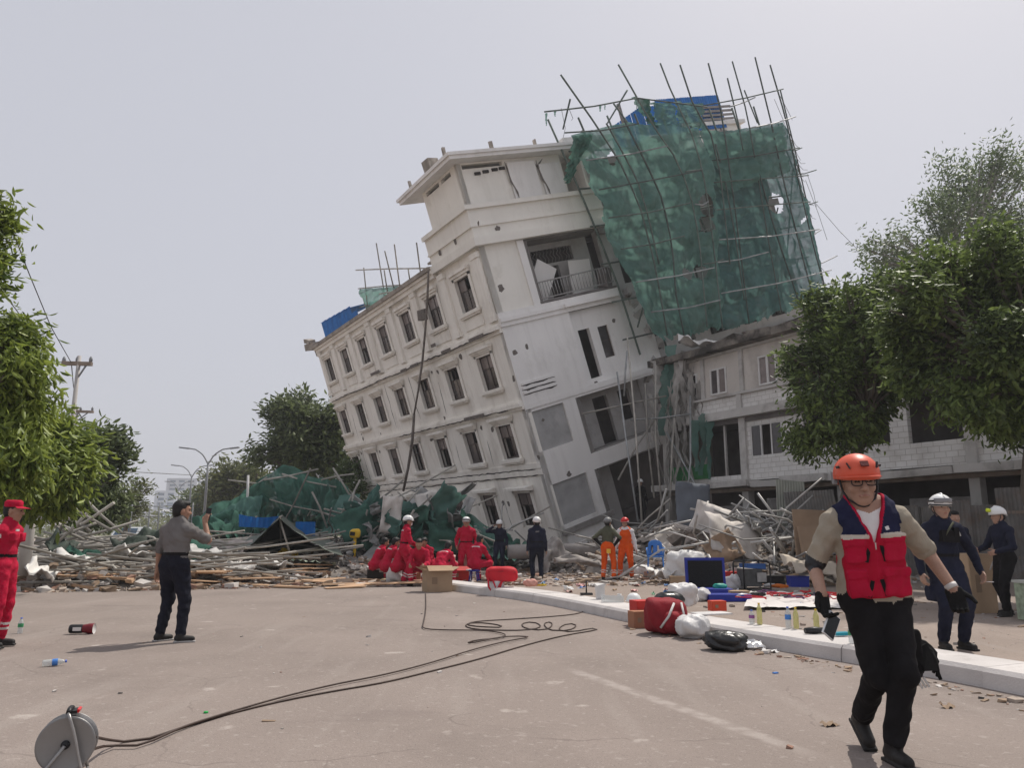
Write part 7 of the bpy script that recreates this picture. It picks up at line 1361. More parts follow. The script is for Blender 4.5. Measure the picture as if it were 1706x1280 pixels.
mb = MB(); mb.obox((.05, -.135, .80), (.11, .03, .12)); mb.build('back_pocket_badge', mat('yellow_badge', (.75, .45, .06), .6, .1), t)
p = gp(1044, 966); t, J = person('rescuer in white sleeves and orange vest and trousers facing the camera', (p.x, p.y, 0), R_(165), {2: ORANGE, 3: WHITEC, 4: WHITEC, 6: ORANGE, 7: BOOT, 9: BOOT, 8: SILVER}, h=1.74, res=.0125, bands=True, boot=.2, loose=1.12, girth=1.06, hR=(.30, .05, .82), hL=(-.30, .05, .82), fR=(.17, .02, .09), fL=(-.15, 0, .09), look=(.15, 1, 0), extra=lambda F, J: (F.cone(J['neck'] - J['sp'] * .12, J['neck'] - J['sp'] * .05, .15, .13, 14, .02, (J['fw'], .7)), F.cone(J['shR'] - J['rt'] * .05, J['shL'] + J['rt'] * .05, .07, .07, 14, .02))); t.children[0].data.materials[14] = WHITEC; helmet(t, J, REDH, 'climb', WHITEH)
p = at(1068, 868, 32.5); t, J = person('rescuer in black with white helmet inside the dark broken bay', (p.x, p.y, p.z), R_(190), {2: BLACK, 3: BLACK, 4: BLACK, 6: BLACK, 5: GLOVE}, h=1.74, res=.015, loose=1.1, hR=(.2, .3, 1.0)); helmet(t, J, WHITEH, 'hard')
# ================================================================ things on the road and along the kerb
def blob(w, d, h, seed, amp=.12, nu=40, nv=24, sag=.15, e=.8):
    """lumpy soft bag resting on the ground"""
    P = np.zeros((nu + 1, nv + 1, 3)); r = np.random.RandomState(seed)
    th = np.linspace(0, 2 * np.pi, nu + 1)[:, None]; ph = np.linspace(-np.pi / 2, np.pi / 2, nv + 1)[None]; x = np.cos(th) * np.cos(ph); y = np.sin(th) * np.cos(ph); z = np.sin(ph) + 0 * th
    x, y, z = (np.sign(q) * np.abs(q) ** e for q in (x, y, z)); m = fbm(x * .8 + z * .5, y * .8 - z * .4, seed, 5, .75); m[-1] = m[0]; k = 1 + amp * m
    P[..., 0] = x * w / 2 * k; P[..., 1] = y * d / 2 * k; P[..., 2] = h / 2 * (1 + np.clip(z * k, -1, 1.4)) - sag * h * (x * x + y * y) * .2; P[..., 2] = np.maximum(P[..., 2], .002); return P
def bag(name, label, cat, loc, w, d, h, m, seed, rz=0, amp=.12, group=None):
    return tag(MB().grid(blob(w, d, h, seed, amp)).build(name, m, None, loc, (0, 0, rz)), label, cat, group)
def G(px, py, z=0.0): v = gp(px, py, z); return Vector((v.x, v.y, z))
M_card = mat('cardboard', (0.40, 0.285, 0.185), .9, .08, 4, .12, 30, orand=.06); M_tape = mat('packing_tape', (0.50, 0.38, 0.25), .4, .05); M_redb = mat('red_carton', (0.50, 0.035, 0.03), .6, .1, 6); M_wbag = mat('white_bag_plastic', (0.60, 0.59, 0.58), .5, .12, 6, 1.0, 11); M_clear = mat('clear_plastic', (0.62, 0.66, 0.66), .15, .05, 4, .3, 12, alpha=.45); M_bluep = mat('blue_case_plastic', (0.020, 0.035, 0.28), .45, .1); M_foam = mat('black_foam', (0.012, 0.012, 0.013), .95, .2, 20, .4, 60); M_redbag = mat('red_bag_fabric', (0.52, 0.012, 0.025), .7, .12, 5, .3, 30); M_maroon = mat('maroon_pack_fabric', (0.24, 0.012, 0.02), .8, .2, 5, .3, 30); M_blackbag = mat('black_bin_plastic', (0.013, 0.013, 0.014), .3, .2, 5, .7, 9, spec=.5); M_drum = mat('zinc_drum', (0.27, 0.265, 0.26), .42, .12, 3, .05, 20, metal=.55); M_blackp = BLACKP; M_redp = mat('red_plastic', (0.60, 0.02, 0.02), .35, .05); M_yel = mat('yellow_plastic', (0.66, 0.42, 0.03), .5, .1); M_ydrink = mat('yellow_drink', (0.62, 0.58, 0.22), .2, .08, alpha=.7); M_label = mat('bottle_label', (0.06, 0.20, 0.55), .6, .1); M_glab = mat('green_label', (0.05, 0.28, 0.12), .6, .1); M_cap = mat('bottle_cap', (0.05, 0.12, 0.5), .5, .1); M_teal = mat('teal_pack', (0.01, 0.26, 0.34), .4, .1); M_foil = mat('silver_foil', (0.66, 0.65, 0.64), .28, .1, 6, .8, 14, metal=.7); M_chair = mat('blue_chair_plastic', (0.045, 0.18, 0.50), .45, .08); M_txt = mat('carton_print', (0.27, 0.19, 0.125), .8, .1)
# cable reel
c = G(112, 1238, .168); c.z = 0; rl = thing('cable_reel', 'grey metal cable reel with red trimmed handle on the road', 'cable reel', c, R_(20)); rl.scale = (.78, .78, .78)
Mx = Euler((R_(90), 0, 0)).to_matrix()
MB().lathe([(.0, .062), (.04, .064), (.172, .066), (.185, .070), (.188, .064), (.186, .058), (.0, .054)], (0, 0, .215), 40, M=Mx).build('flange', M_drum, rl); MB().lathe([(.0, -.062), (.172, -.066), (.185, -.070), (.188, -.064), (.186, -.058), (.0, -.054)], (0, 0, .215), 40, M=Mx).build('flange', M_drum, rl)
MB().lathe([(.16, -.056), (.168, -.03), (.164, 0), (.168, .03), (.16, .056)], (0, 0, .215), 36, M=Mx).build('drum', M_drum, rl); MB().lathe([(.0, .09), (.026, .09), (.03, .066)], (0, 0, .215), 16, M=Euler((R_(90), 0, 0)).to_matrix()).build('hub', M_blackp, rl)
for sd in (-1, 1): MB().tube(curve_pts([(.13, sd * .11, .012), (.05, sd * .10, .30), (.0, sd * .085, .43)], 8).tolist(), .011, 8).tube([(.0, sd * .10, .215), (-.08, sd * .11, .10), (-.15, sd * .115, .012)], .012, 8).build('stand', mat('stand_tube', (.33, .32, .31), .4, .1, metal=.5), rl)
MB().tube(curve_pts([(.13, -.11, .012), (.15, 0, .012), (.13, .11, .012)], 5).tolist(), .011, 8).build('foot_bar', mat('stand_tube', (0, 0, 0)), rl); MB().tube(curve_pts([(-.15, -.115, .012), (-.17, 0, .012), (-.15, .115, .012)], 5).tolist(), .011, 8).build('foot_bar', mat('stand_tube', (0, 0, 0)), rl)
hn = MB().tube([(.0, -.09, .43), (.0, -.03, .44), (.0, .03, .44), (.0, .09, .43)], [.015, .019, .019, .015], 10).obox((.02, 0, .425), (.06, .11, .02)).build('handle', M_blackp, rl); MB().obox((.055, 0, .43), (.018, .10, .022), (0, .3, 0)).build('red_grip', M_redp, hn)
# cables
M_cable = mat('brown_black_cable', (0.055, 0.035, 0.028), .6, .2)
def cable(pts, label, r_=.0085, z=.009, n=120, parent=None):
    q = smooth([Vector(p) if len(p) == 3 else G(*p) + Vector((0, 0, z)) for p in pts], 3); o = q[0].copy(); tag(MB().tube(curve_pts([p - o for p in q], n).tolist(), r_, 6).build('cable', M_cable, None, o), label, 'cable')
rp_ = c + Vector((.125, .03, .19))
cable([tuple(rp_), (190, 1238), (225, 1240), (262, 1230), (300, 1216), (380, 1192), (470, 1170), (560, 1153), (640, 1140), (720, 1120), (800, 1100), (870, 1078), (940, 1060), (998, 1051), (992, 1048), (975, 1050), (960, 1054), (935, 1054), (930, 1048), (945, 1040), (962, 1042), (955, 1050), (938, 1053), (915, 1052), (905, 1042), (912, 1037), (922, 1040), (915, 1050), (895, 1052), (872, 1048), (868, 1040), (890, 1037), (905, 1046), (880, 1052), (830, 1052), (785, 1050), (772, 1043), (790, 1038), (830, 1042), (840, 1047), (820, 1047), (775, 1044), (785, 1037), (860, 1033), (930, 1028), (965, 1024), (975, 1018)], 'double brown cable winding from the reel to loops beside the kerb')
cable([tuple(rp_ + Vector((-.02, -.02, -.07))), (180, 1247), (215, 1252), (250, 1243), (300, 1218), (375, 1194), (470, 1166), (560, 1144), (640, 1129), (720, 1108), (790, 1085), (850, 1070), (886, 1065), (870, 1063), (835, 1064), (800, 1072), (780, 1076), (780, 1073), (800, 1069), (830, 1067), (845, 1062), (835, 1057), (800, 1053), (740, 1053), (702, 1051), (706, 1040), (710, 1015), (709, 990)], 'second cable strand running from the reel to the cardboard box', z=.02)
# hand lantern, bottles and caps on the road
lt = thing('hand_lantern', 'black and maroon torch lantern lying on the road', 'torch', G(138, 1057), R_(8)); Ml = Euler((0, R_(90), 0)).to_matrix()
MB().lathe([(0, -.165), (.05, -.165), (.056, -.15), (.056, -.02), (.05, 0), (.052, .02)], (0, 0, .066), 20, M=Ml).build('body', M_blackp, lt); MB().lathe([(.052, .0), (.058, .04), (.066, .08), (.068, .13), (.064, .135)], (0, 0, .066), 20, M=Ml).build('head', mat('maroon_plastic', (.16, .012, .02), .4, .1), lt); MB().lathe([(0, .128), (.06, .130), (.066, .136)], (0, 0, .066), 20, M=Ml).build('lens', M_wframe, lt); MB().obox((-.06, -.056, .068), (.10, .006, .045)).build('label', M_wframe, lt)
def bottle(label, loc, h, rr, m, lab=None, capm=M_cap, rot=(0, 0, 0)):
    t = thing('bottle', label, 'bottle', loc); t.rotation_euler = rot; MB().lathe([(0, 0), (rr * .92, 0), (rr, .01), (rr, h * .30), (rr * .93, h * .36), (rr, h * .42), (rr, h * .66), (rr * .55, h * .86), (rr * .38, h * .9), (rr * .38, h * .95)], (0, 0, 0), 14).build('body', m, t)
    MB().lathe([(rr * .42, h * .93), (rr * .43, h), (0, h)], (0, 0, 0), 12).build('cap', capm, t)
    if lab is not None: MB().lathe([(rr * 1.03, h * .40), (rr * 1.04, h * .41), (rr * 1.04, h * .62), (rr * 1.03, h * .63)], (0, 0, 0), 14).build('label', lab, t)
bottle('small bottle with green label standing beside the red uniform', G(33, 1056), .20, .032, M_clear, M_glab); bottle('clear bottle with blue label lying on the road', G(70, 1112) + Vector((0, 0, .034)), .21, .032, M_clear, M_label, rot=(0, R_(88), R_(25)))
tag(MB().lathe([(0, .012), (.016, .012), (.017, .0), (0, 0)], (0, 0, 0), 12).build('plastic_stopper', mat('green_cap', (.01, .35, .06), .5, .1), None, G(343, 1189)), 'green bottle cap lying on the road near the cable', 'bottle cap'); tag(MB().obox((0, 0, .006), (.05, .03, .012), (0, 0, .5)).build('blue_wrapper', M_label, None, G(1292, 1123)), 'tiny blue wrapper on the road before the kerb', 'wrapper')
for (px, py, lab) in ((1383, 1210, 'dry brown leaf on the road near the walking man'), (1580, 1180, 'curled brown leaf on the road by the kerb end')): mb = MB(); crumple(mb, (0, 0, .015), .12, .07, (.1, .1, .4), .02, px, 8, 6); tag(mb.build('dry_leaf', M_rub[3], None, G(px, py)), lab, 'leaf')
# cartons and bags beside the team
def carton(label, loc, w, d, h, m=M_card, rz=0, flaps=True, print_=True):
    t = thing('cardboard_box', label, 'box', loc, rz); mb = MB(); mb.obox((0, -d / 2, h / 2), (w, .008, h)); mb.obox((0, d / 2, h / 2), (w, .008, h)); mb.obox((-w / 2, 0, h / 2), (.008, d - .01, h)); mb.obox((w / 2, 0, h / 2), (.008, d - .01, h)); mb.obox((0, 0, .006), (w, d, .008)); mb.build('shell', m, t)
    if flaps:
        for (x, y, rx, ry, fw_, fd) in ((0, -d / 2 - .05, .55, 0, w, d * .45), (0, d / 2 + .06, -.4, 0, w, d * .45), (-w / 2 - .06, 0, 0, .5, w * .4, d), (w / 2 + .06, 0, 0, -.45, w * .4, d)): MB().obox((x, y, h - .02 + .04 * math.cos(x * 40)), (fw_, fd, .007), (rx, ry, 0)).build('flap', m, t)
    else: MB().obox((0, 0, h), (w, d, .008)).build('lid', m, t)
    if print_: MB().obox((-w * .2, -d / 2 - .006, h * .5), (w * .22, .003, h * .3)).build('print', M_txt, t)
    return t
carton('large open cardboard box standing on the road before the team', G(728, 986), .58, .45, .50, rz=.35); carton('low brown carton between the white bag and the open box', G(683, 971), .55, .4, .26, mat('brown_carton', (.36, .17, .10), .9, .08), .1, False, False); carton('red printed carton behind the open box', G(766, 968), .60, .45, .32, M_redb, .15, True, True)
for (x, lab) in ((755, 'pale torn wrapper rising from the red carton'), (775, 'crumpled paper standing in the red carton')): mb = MB(); crumple(mb, (0, 0, .26), .28, .34, (1.2, .2, x), .08, x, 8, 8); tag(mb.build('wrapping_paper', mat('pink_paper', (.60, .42, .37), .8, .1), None, G(x, 966) + Vector((0, 0, .28))), lab, 'paper')
bag('plastic_bag', 'full white plastic bag standing beside the low brown carton', 'bag', G(658, 973), .42, .36, .46, M_wbag, 5, .2, .22); mb = MB(); crumple(mb, (0, 0, .52), .2, .22, (1.4, .1, .3), .06, 33, 8, 8); tag(mb.build('bag_handles', M_wbag, None, G(658, 973)), 'twisted handles of the full white bag', 'bag handles')
cs = thing('equipment_case', 'black equipment case with pale lid at the outer end of the team', 'case', G(630, 967), .25); MB().obox((0, 0, .15), (.62, .42, .28), jit=.01, r=rnd).build('body', M_blackp, cs); MB().obox((0, 0, .33), (.66, .46, .06), (.05, .03, 0)).build('lid', M_board, cs); MB().obox((.1, -.22, .26), (.2, .02, .08)).build('latch', M_rail, cs); bag('yellow_sponge', 'pale yellow lump in front of the black equipment case', 'sponge', G(640, 972), .22, .16, .12, mat('pale_yellow', (.55, .42, .25), .8, .1), 8)
bk = thing('bucket', 'white bucket carrying a red bag at the end of the kerb', 'bucket', G(826, 992)); MB().lathe([(0, .0), (.15, 0), (.18, .30), (.19, .30), (.17, .02)], (0, 0, 0), 18).build('shell', M_wframe, bk)
rb = thing('red_bag', 'bright red kit bag resting on the white bucket', 'bag', G(832, 992) + Vector((.05, 0, .28)), .05); MB().grid(blob(.66, .36, .31, 12, .06, e=.45)).build('body', M_redbag, rb); MB().tube([(-.3, -.2, .08), (-.28, -.24, -.1), (-.2, -.22, -.22), (-.05, -.2, -.12), (.0, -.2, .02)], .022, 6).tube([(-.2, -.2, .05), (-.12, -.24, -.15), (-.02, -.2, .0)], .02, 6).build('strap', M_redbag, rb); MB().tube([(-.29, -.15, .2), (0, -.18, .22), (.29, -.15, .2)], .008, 5).build('zip', M_maroon, rb)
sl_ = thing('stool', 'blue plastic stool under the seated red rescuer', 'stool', G(790, 972)); MB().lathe([(0, .34), (.15, .34), (.16, .32), (.15, .30), (0, .30)], (0, 0, 0), 16).build('seat', M_bluep, sl_)
for a_ in range(4): w = a_ * math.pi / 2 + .6; MB().tube([(.11 * math.cos(w), .11 * math.sin(w), .31), (.17 * math.cos(w), .17 * math.sin(w), 0)], .018, 6).build('leg', M_bluep, sl_)
tag(MB().lathe([(0, .34), (.10, .33), (.12, .30), (.03, .28), (.025, .03), (.11, .015), (.12, 0), (0, 0)], (0, 0, 0), 14).build('white_stand', M_wframe, None, G(783, 970)), 'small white stand between the red carton and the red bag', 'stand')
# yellow floodlight on a stand by the net
ym = thing('work_light', 'yellow work light on a short stand before the green netting', 'work light', at(590, 935, 26)); MB().tube([(0, 0, 0), (0, 0, .8)], .05, 8).build('column', M_yel, ym); MB().grid(blob(.34, .26, .3, 77, .06, e=.6) + np.array([0, 0, .74])).build('head', M_yel, ym); MB().obox((-.06, -.14, .88), (.16, .03, .12), (.1, .1, .3)).build('lens', M_blackp, ym)
for a_ in (0, 2.1, 4.2): MB().tube([(0, 0, .3), (.35 * math.cos(a_), .35 * math.sin(a_), -.3)], .025, 6).build('leg', M_blackp, ym)
# on and beside the kerb
KZ = KH + .004
def K(px, py): return G(px, py, KZ)
rt_ = thing('router_stand', 'small black device with aerial standing on the kerb', 'device', K(977, 992)); MB().obox((0, 0, .02), (.22, .16, .035)).build('base', M_blackp, rt_); MB().tube([(0, 0, .03), (0, 0, .24), (.01, 0, .26)], [.014, .012, .008], 6).build('aerial', M_blackp, rt_)
tag(MB().obox((0, 0, .12), (.16, .12, .24), (0, 0, .2), jit=.02, r=rnd).build('milk_pouch', M_wbag, None, K(1000, 998)), 'white carton with pink print standing on the kerb', 'carton'); tag(MB().obox((0, 0, .05), (.34, .2, .10), (0, 0, .2), jit=.01, r=rnd).build('plastic_tub', M_clear, None, K(1020, 1003)), 'clear plastic tub on the kerb next to the white helmet', 'tub')
bag('litter_bag', 'knotted food bag with orange wrapper on the kerb', 'bag', K(884, 978), .3, .2, .16, mat('orange_wrap', (.60, .30, .24), .6, .3, 8, .4, 20), 14); tag(MB().obox((0, 0, .02), (.2, .1, .03), (0, 0, .3), jit=.01, r=rnd).build('yellow_wrapper', M_yel, None, K(902, 977)), 'yellow wrapper lying flat on the kerb', 'wrapper')
wh = thing('loose_helmet', 'white helmet lying by itself on the kerb', 'helmet', K(1056, 1002)); mb = MB(); mb.lathe([(0, .135), (.06, .125), (.10, .09), (.125, .04), (.13, .0), (.15, -.0)], (0, 0, .0), 20); mb.build('shell', WHITEH, wh); MB().obox((0, -.14, .01), (.16, .08, .008), (.2, 0, 0)).build('peak', WHITEH, wh)
carton('red carton wedged against the kerb beside the maroon backpack', G(1072, 1042), .30, .26, .34, M_redb, .3, False, True); carton('brown printed carton below the red one', G(1066, 1046), .26, .2, .22, mat('brown_carton', (0, 0, 0)), .3, False, True)
bpk = thing('backpack', 'maroon backpack slumped against the kerb', 'backpack', G(1110, 1056), .35); MB().grid(blob(.56, .42, .46, 15, .10, e=.6)).build('body', M_maroon, bpk); MB().grid(blob(.34, .2, .28, 16, .08) + np.array([.0, -.2, .02])).build('front_pocket', M_maroon, bpk); MB().tube([(-.2, -.2, .1), (-.12, -.28, .25), (0, -.22, .4)], .016, 6).tube([(.02, -.24, .08), (.1, -.29, .25), (.12, -.2, .4)], .016, 6).build('strap', SILVER, bpk); MB().grid(blob(.4, .3, .2, 17, .12) + np.array([.12, .1, .32])).build('top_flap', M_blackbag, bpk)
bag('plastic_bag', 'white knotted plastic bag in front of the backpack', 'bag', G(1153, 1064), .40, .34, .28, M_wbag, 18, .3, .24); bag('plastic_bag', 'white rubbish bag on top of the maroon backpack', 'bag', K(1140, 1010), .42, .34, .36, M_wbag, 19, .1, .26); bag('plastic_bag', 'small white bag between the backpack and the blue tray', 'bag', G(1168, 1002), .36, .3, .24, M_wbag, 20, .4, .24)
bag('bin_bag', 'shiny black bin bag lying at the kerb foot', 'bag', G(1208, 1084), .46, .34, .20, M_blackbag, 21, -.2, .24); mb = MB(); crumple(mb, (0, 0, .06), .28, .18, (.25, .1, .1), .035, 22, 12, 10); tag(mb.build('foil_pouch', M_foil, None, G(1252, 1082)), 'crumpled silver foil pouch beside the black bin bag', 'pouch'); mb = MB(); crumple(mb, (0, 0, .02), .16, .1, (.1, .1, .3), .02, 23, 8, 8); tag(mb.build('paper_scrap', M_wbag, None, G(1284, 1088)), 'white paper scrap past the foil pouch', 'paper')
oc = thing('tool_case', 'open blue case with black foam lid standing behind the kerb', 'case', G(1178, 990), -.05); MB().obox((0, .12, .40), (.86, .07, .72), (-.12, 0, 0)).build('lid', M_bluep, oc); MB().obox((0, .075, .40), (.74, .03, .60), (-.12, 0, 0)).build('foam', M_foam, oc)
MB().obox((0, -.30, .07), (.86, .62, .14)).build('base', M_bluep, oc)
tag(MB().obox((0, 0, .07), (.82, .42, .13), (0, 0, .05)).build('blue_tray', M_bluep, None, G(1212, 1002)), 'low blue plastic tray in front of the open case', 'tray'); bag('green_wrap', 'green wrapped packet on the blue tray', 'packet', G(1200, 992) + Vector((0, 0, .12)), .3, .15, .12, mat('green_wrap', (.02, .30, .24), .5, .2), 24)
carton('small orange carton on the kerb before the blue tray', K(1195, 1018), .22, .16, .14, mat('orange_carton', (.58, .07, .03), .6, .1), .2, False, True); tag(MB().obox((0, 0, .012), (.5, .3, .02), (0, 0, .3)).build('white_tray', M_wbag, None, K(1185, 1024)), 'flat white tray under the orange carton', 'tray')
bottle('purple labelled pot on the kerb', K(1253, 1040), .17, .035, M_clear, mat('purple_label', (.25, .08, .26), .6, .1)); bottle('tall yellow drink bottle next to the purple pot', K(1266, 1041), .26, .033, M_ydrink, None, M_yel); bottle('clear water bottle with blue label on the kerb', K(1314, 1047), .25, .035, M_clear, M_label); bottle('yellow drink bottle next to the blue labelled one', K(1327, 1048), .25, .032, M_ydrink, None, M_yel); bottle('yellow drink bottle behind the walking man\'s hand', K(1361, 1052), .25, .033, M_ydrink, None, M_yel); bottle('clear bottle with green label nearest the walking man', K(1420, 1072), .20, .034, M_clear, M_glab)
tag(MB().tube([(-.12, 0, .03), (0, 0, .035), (.13, .0, .03)], [.032, .04, .03], 8).build('black_torch', M_blackp, None, K(1358, 1056), (0, 0, .1)), 'short black torch lying on the kerb', 'torch'); tag(MB().obox((0, 0, .02), (.16, .07, .035), (0, 0, .15), jit=.005, r=rnd).build('teal_packet', M_teal, None, K(1402, 1060)), 'teal packet lying on the kerb by the phone', 'packet')
# banner sheet with coiled ropes behind the kerb
bn = MB(); A_, B_, C_, D_ = G(1240, 1018), G(1425, 1016), G(1400, 992), G(1250, 990); P = np.zeros((40, 14, 3)); uu, vv = np.meshgrid(np.linspace(0, 1, 40), np.linspace(0, 1, 14), indexing='ij'); ff = fbm(uu * 2, vv, 91, 4, 1.0)
for i in range(40):
    for j in range(14): q = A_.lerp(B_, uu[i, j]).lerp(D_.lerp(C_, uu[i, j]), vv[i, j]); P[i, j] = (q.x, q.y, .06 + .035 * ff[i, j])
o = Vector(P[0, 0]); tag(bn.grid(P - np.array(tuple(o))).build('ground_sheet', mat('white_ground_sheet', (.62, .59, .57), .75, .08, 3, .3, 10), None, o), 'white ground sheet spread behind the kerb for ropes and gear', 'sheet')
r = random.Random(55)
for k in range(13):
    u_ = .06 + .068 * k; q = A_.lerp(B_, u_).lerp(D_.lerp(C_, u_), r.uniform(.25, .8)); m_ = (mat('red_rope', (.45, .02, .03), .8, .2), mat('black_rope', (.02, .02, .022), .8, .2), mat('purple_rope', (.12, .05, .12), .8, .2), mat('red_rope', (0, 0, 0)))[k % 4]; mb = MB(); rr_ = r.uniform(.14, .30)
    mb.tube([(rr_ * (1 + .2 * math.sin(3 * w + k)) * math.cos(w), .6 * rr_ * math.sin(w), .012 * (w % 3)) for w in np.linspace(0, r.uniform(5, 11), 40)], .011, 5); tag(mb.build('rope_coil', m_, None, (q.x, q.y, .12), (0, 0, r.uniform(0, 3))), ('red', 'black', 'purple', 'red')[k % 4] + ' coiled rope lying on the white ground sheet', 'rope', 'ropes laid out on the white ground sheet')
for (px, py, m_, lab) in ((1262, 1000, M_blackp, 'black carabiner bundle at the near corner of the ground sheet'), (1300, 985, mat('orange_tool', (.65, .16, .02), .5, .1), 'orange handled tool lying beyond the ground sheet'), (1285, 984, M_wbag, 'white tube next to the orange handled tool'), (1400, 1000, M_redb, 'red pouch at the far end of the ground sheet'), (1240, 1003, WHITEH, 'white helmet shell resting on the edge of the ground sheet')):
    mb = MB(); mb.tube([(-.18, 0, .05), (-.05, 0, .06), (.18, .03, .05)], [.03, .05, .03], 8); mb.obox((.05, .02, .05), (.12, .1, .07), (0, 0, .4), jit=.01, r=r); tag(mb.build('rescue_tool', m_, None, G(px, py) + Vector((0, 0, .05)), (0, 0, r.uniform(-.5, .5))), lab, 'tool')
# generator, chair, sacks
ge = thing('generator', 'black framed portable generator beside the pipe heap', 'generator', G(1254, 986), .2); mb = MB()
for y in (-.24, .24):
    mb.tube([(-.32, y, .05), (-.32, y, .62), (-.26, y, .68), (.26, y, .68), (.32, y, .62), (.32, y, .05), (-.32, y, .05)], .02, 6)
for (x, z) in ((-.3, .66), (.3, .66), (-.32, .06), (.32, .06)): mb.tube([(x, -.24, z), (x, .24, z)], .02, 6)
mb.build('frame', M_blackp, ge); MB().obox((-.05, 0, .30), (.42, .36, .36), jit=.02, r=r).build('engine', mat('engine_grey', (.07, .07, .07), .5, .3, 8), ge); MB().obox((.02, 0, .56), (.44, .36, .10), jit=.015, r=r).build('tank', mat('blue_tank', (.03, .10, .30), .5, .1), ge); MB().obox((.12, -.22, .32), (.22, .03, .2)).build('panel', M_rail, ge)
ch_ = thing('plastic_chair', 'blue plastic chair standing in the litter before the rubble', 'chair', at(1093, 955, 21.4), R_(-10)); MB().obox((0, 0, .43), (.44, .42, .03), jit=.005, r=r).build('seat', M_chair, ch_)
P = np.zeros((9, 7, 3))
for i in range(9):
    for j in range(7): a_ = (i / 8 - .5) * 1.9; z_ = j / 6; P[i, j] = (.24 * math.sin(a_) * (1 - .12 * z_ * z_), .06 + .17 * math.cos(a_) + .08 * z_, .45 + .42 * z_ * (1 - .18 * (abs(i - 4) / 4) ** 2.5))
kp_ = np.ones((8, 6), bool); kp_[[1, 3, 4, 6], 1:4] = True; kp_[2, 1:4] = False; kp_[5, 1:4] = False; bkk = MB().grid(P, keep=kp_).build('backrest', M_chair, ch_); sd = bkk.modifiers.new('thick', 'SOLIDIFY'); sd.thickness = .018
for x in (-.19, .19):
    for y in (-.18, .26): MB().tube([(x, y, .43), (x * 1.15, y * 1.2, 0)], [.024, .018], 6).build('leg', M_chair, ch_)
    MB().tube(curve_pts([(x * 1.1, .2, .66), (x * 1.25, -.02, .65), (x * 1.2, -.18, .60), (x * 1.1, -.18, .44)], 8).tolist(), .02, 6).build('armrest', M_chair, ch_)
bag('white_sack', 'big white sack leaning on the heap behind the open blue case', 'sack', at(1145, 958, 20.6) * 1 + Vector((0, 0, -.1)), 1.0, .7, .72, M_wbag, 41, .3, .24); bag('white_sack', 'low white sack between the chair and the orange trousers', 'sack', G(1070, 962), .6, .4, .35, M_wbag, 42, .1, .24); bag('white_sack', 'white bundle beside the generator', 'sack', G(1226, 985), .5, .4, .36, M_wbag, 43, .4, .24)
# boxes by the fence
carton('tall brown carton behind the goggled officer', G(1622, 1020), .52, .5, .95, rz=.3, flaps=False); cr = thing('mesh_crate', 'pale green netted crate at the picture edge by the fence', 'crate', G(1748, 1036), .1); MB().obox((0, 0, .28), (.6, .5, .54)).build('body', mat('pale_green_crate', (.30, .36, .26), .8, .3, 14, .4, 30), cr); MB().obox((0, 0, .57), (.64, .54, .04)).build('lid', mat('grey_lid', (.45, .46, .42), .8, .1), cr)

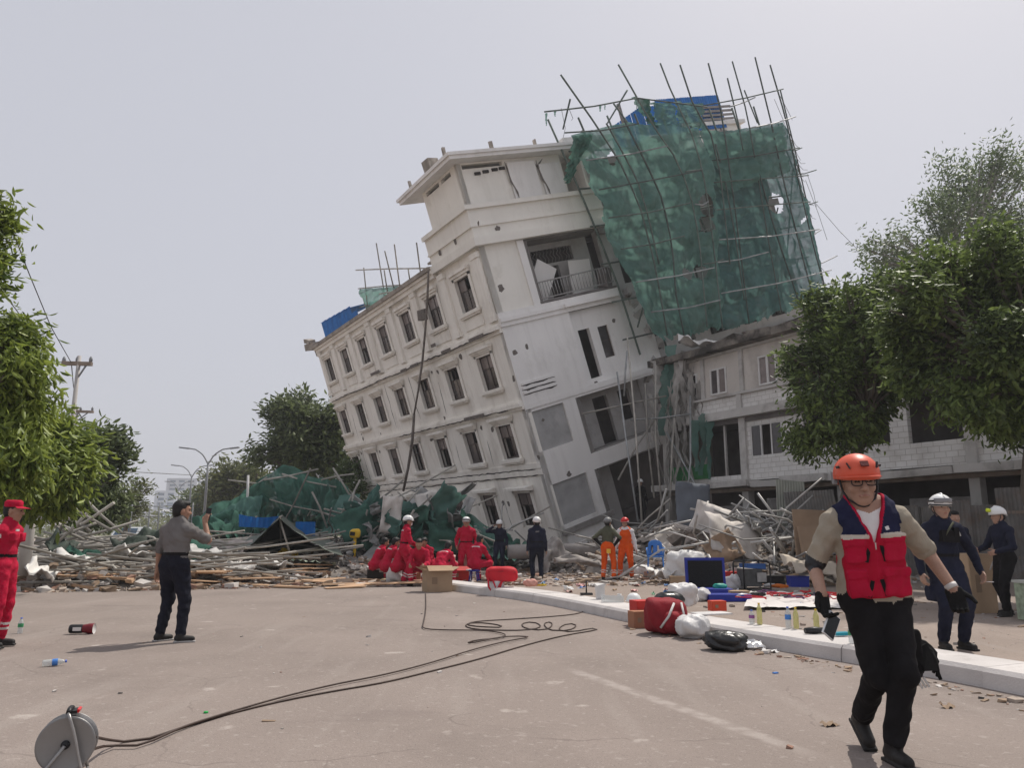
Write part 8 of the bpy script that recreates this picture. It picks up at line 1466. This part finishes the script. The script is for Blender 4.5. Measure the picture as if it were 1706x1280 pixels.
# litter strewn along and behind the kerb
r = random.Random(88); LM = [mat('litter_white', (.62, .61, .60), .6, .1), mat('litter_pink', (.55, .30, .28), .6, .15), mat('litter_green', (.18, .36, .22), .6, .15), mat('litter_brown', (.36, .25, .16), .8, .15), mat('litter_blue', (.10, .22, .46), .5, .15)]; LN = ('white', 'pink', 'green', 'brown', 'blue')
KL = ((870, 'near the red bag'), (960, 'near the black device'), (1030, 'near the loose helmet'), (1110, 'near the backpack'), (1180, 'near the open case'), (1250, 'near the generator'), (1340, 'near the ground sheet'))
for k in range(46):
    px = r.uniform(850, 1380); base_y = 968 + (px - 850) * .055; py = base_y + r.uniform(-6, 16); p = G(px, py); m_ = r.randrange(5); mb = MB(); crumple(mb, (0, 0, .03), r.uniform(.08, .24), r.uniform(.06, .16), (r.uniform(-.3, .3), r.uniform(-.3, .3), r.uniform(0, 3)), r.uniform(.02, .06), 300 + k, 7, 6)
    o_ = mb.build('litter_scrap', LM[m_], None, p); tag(o_, LN[m_] + ' crumpled scrap on the ground ' + where(p, KL) + (', nearer' if py > base_y + 5 else ', farther'), 'litter', 'litter scraps behind the kerb')
for k, (px, py, lab) in enumerate(((1032, 1000, 'white paper cup on the kerb by the clear tub'), (1090, 1008, 'white paper cup on the kerb behind the red carton'), (942, 985, 'white paper cup on the kerb before the orange trousers'))): t_ = thing('paper_cup', lab, 'cup', K(px, py)); MB().lathe([(0, .004), (.028, .004), (.04, .10), (.038, .10), (.026, .008)], (0, 0, 0), 14).build('body', M_wframe, t_)
for k, (px, py, w_, d_, h_, m_, lab) in enumerate(((1232, 1000, .34, .24, .16, M_card, 'small brown carton between the tray and the ground sheet'), (1218, 972, .4, .3, .28, M_redb, 'red carton behind the blue tray'), (1288, 975, .5, .3, .22, M_blackp, 'low black gear box behind the ground sheet'), (1330, 978, .44, .3, .24, M_bluep, 'low blue gear box behind the ground sheet'), (1130, 975, .4, .3, .2, M_card, 'flat brown carton left of the open case'))): t_ = thing('gear_box', lab, 'box', G(px, py), r.uniform(-.3, .4)); MB().obox((0, 0, h_ / 2), (w_, d_, h_), jit=.008, r=r).build('body', m_, t_); MB().obox((0, 0, h_ + .008), (w_ + .02, d_ + .02, .016), (0, 0, 0)).build('lid', m_, t_)
# ================================================================ air: even dry-season haze over everything below the sky
hz = MB().box((-1600, -70, -1.1), (1600, 2600, 42)).build('haze', None if False else bpy.data.materials.new('haze_air')); hm = hz.data.materials[0]; hm.use_nodes = True; hn_ = hm.node_tree; hn_.nodes.clear()
ho = hn_.nodes.new('ShaderNodeOutputMaterial'); hv = hn_.nodes.new('ShaderNodeVolumePrincipled'); hv.inputs['Color'].default_value = (.90, .925, .975, 1); hv.inputs['Density'].default_value = .0008; hv.inputs['Anisotropy'].default_value = .2
hn_.links.new(hv.outputs[0], ho.inputs['Volume']); setting(hz, 'stuff', 'thin pale haze in the air')
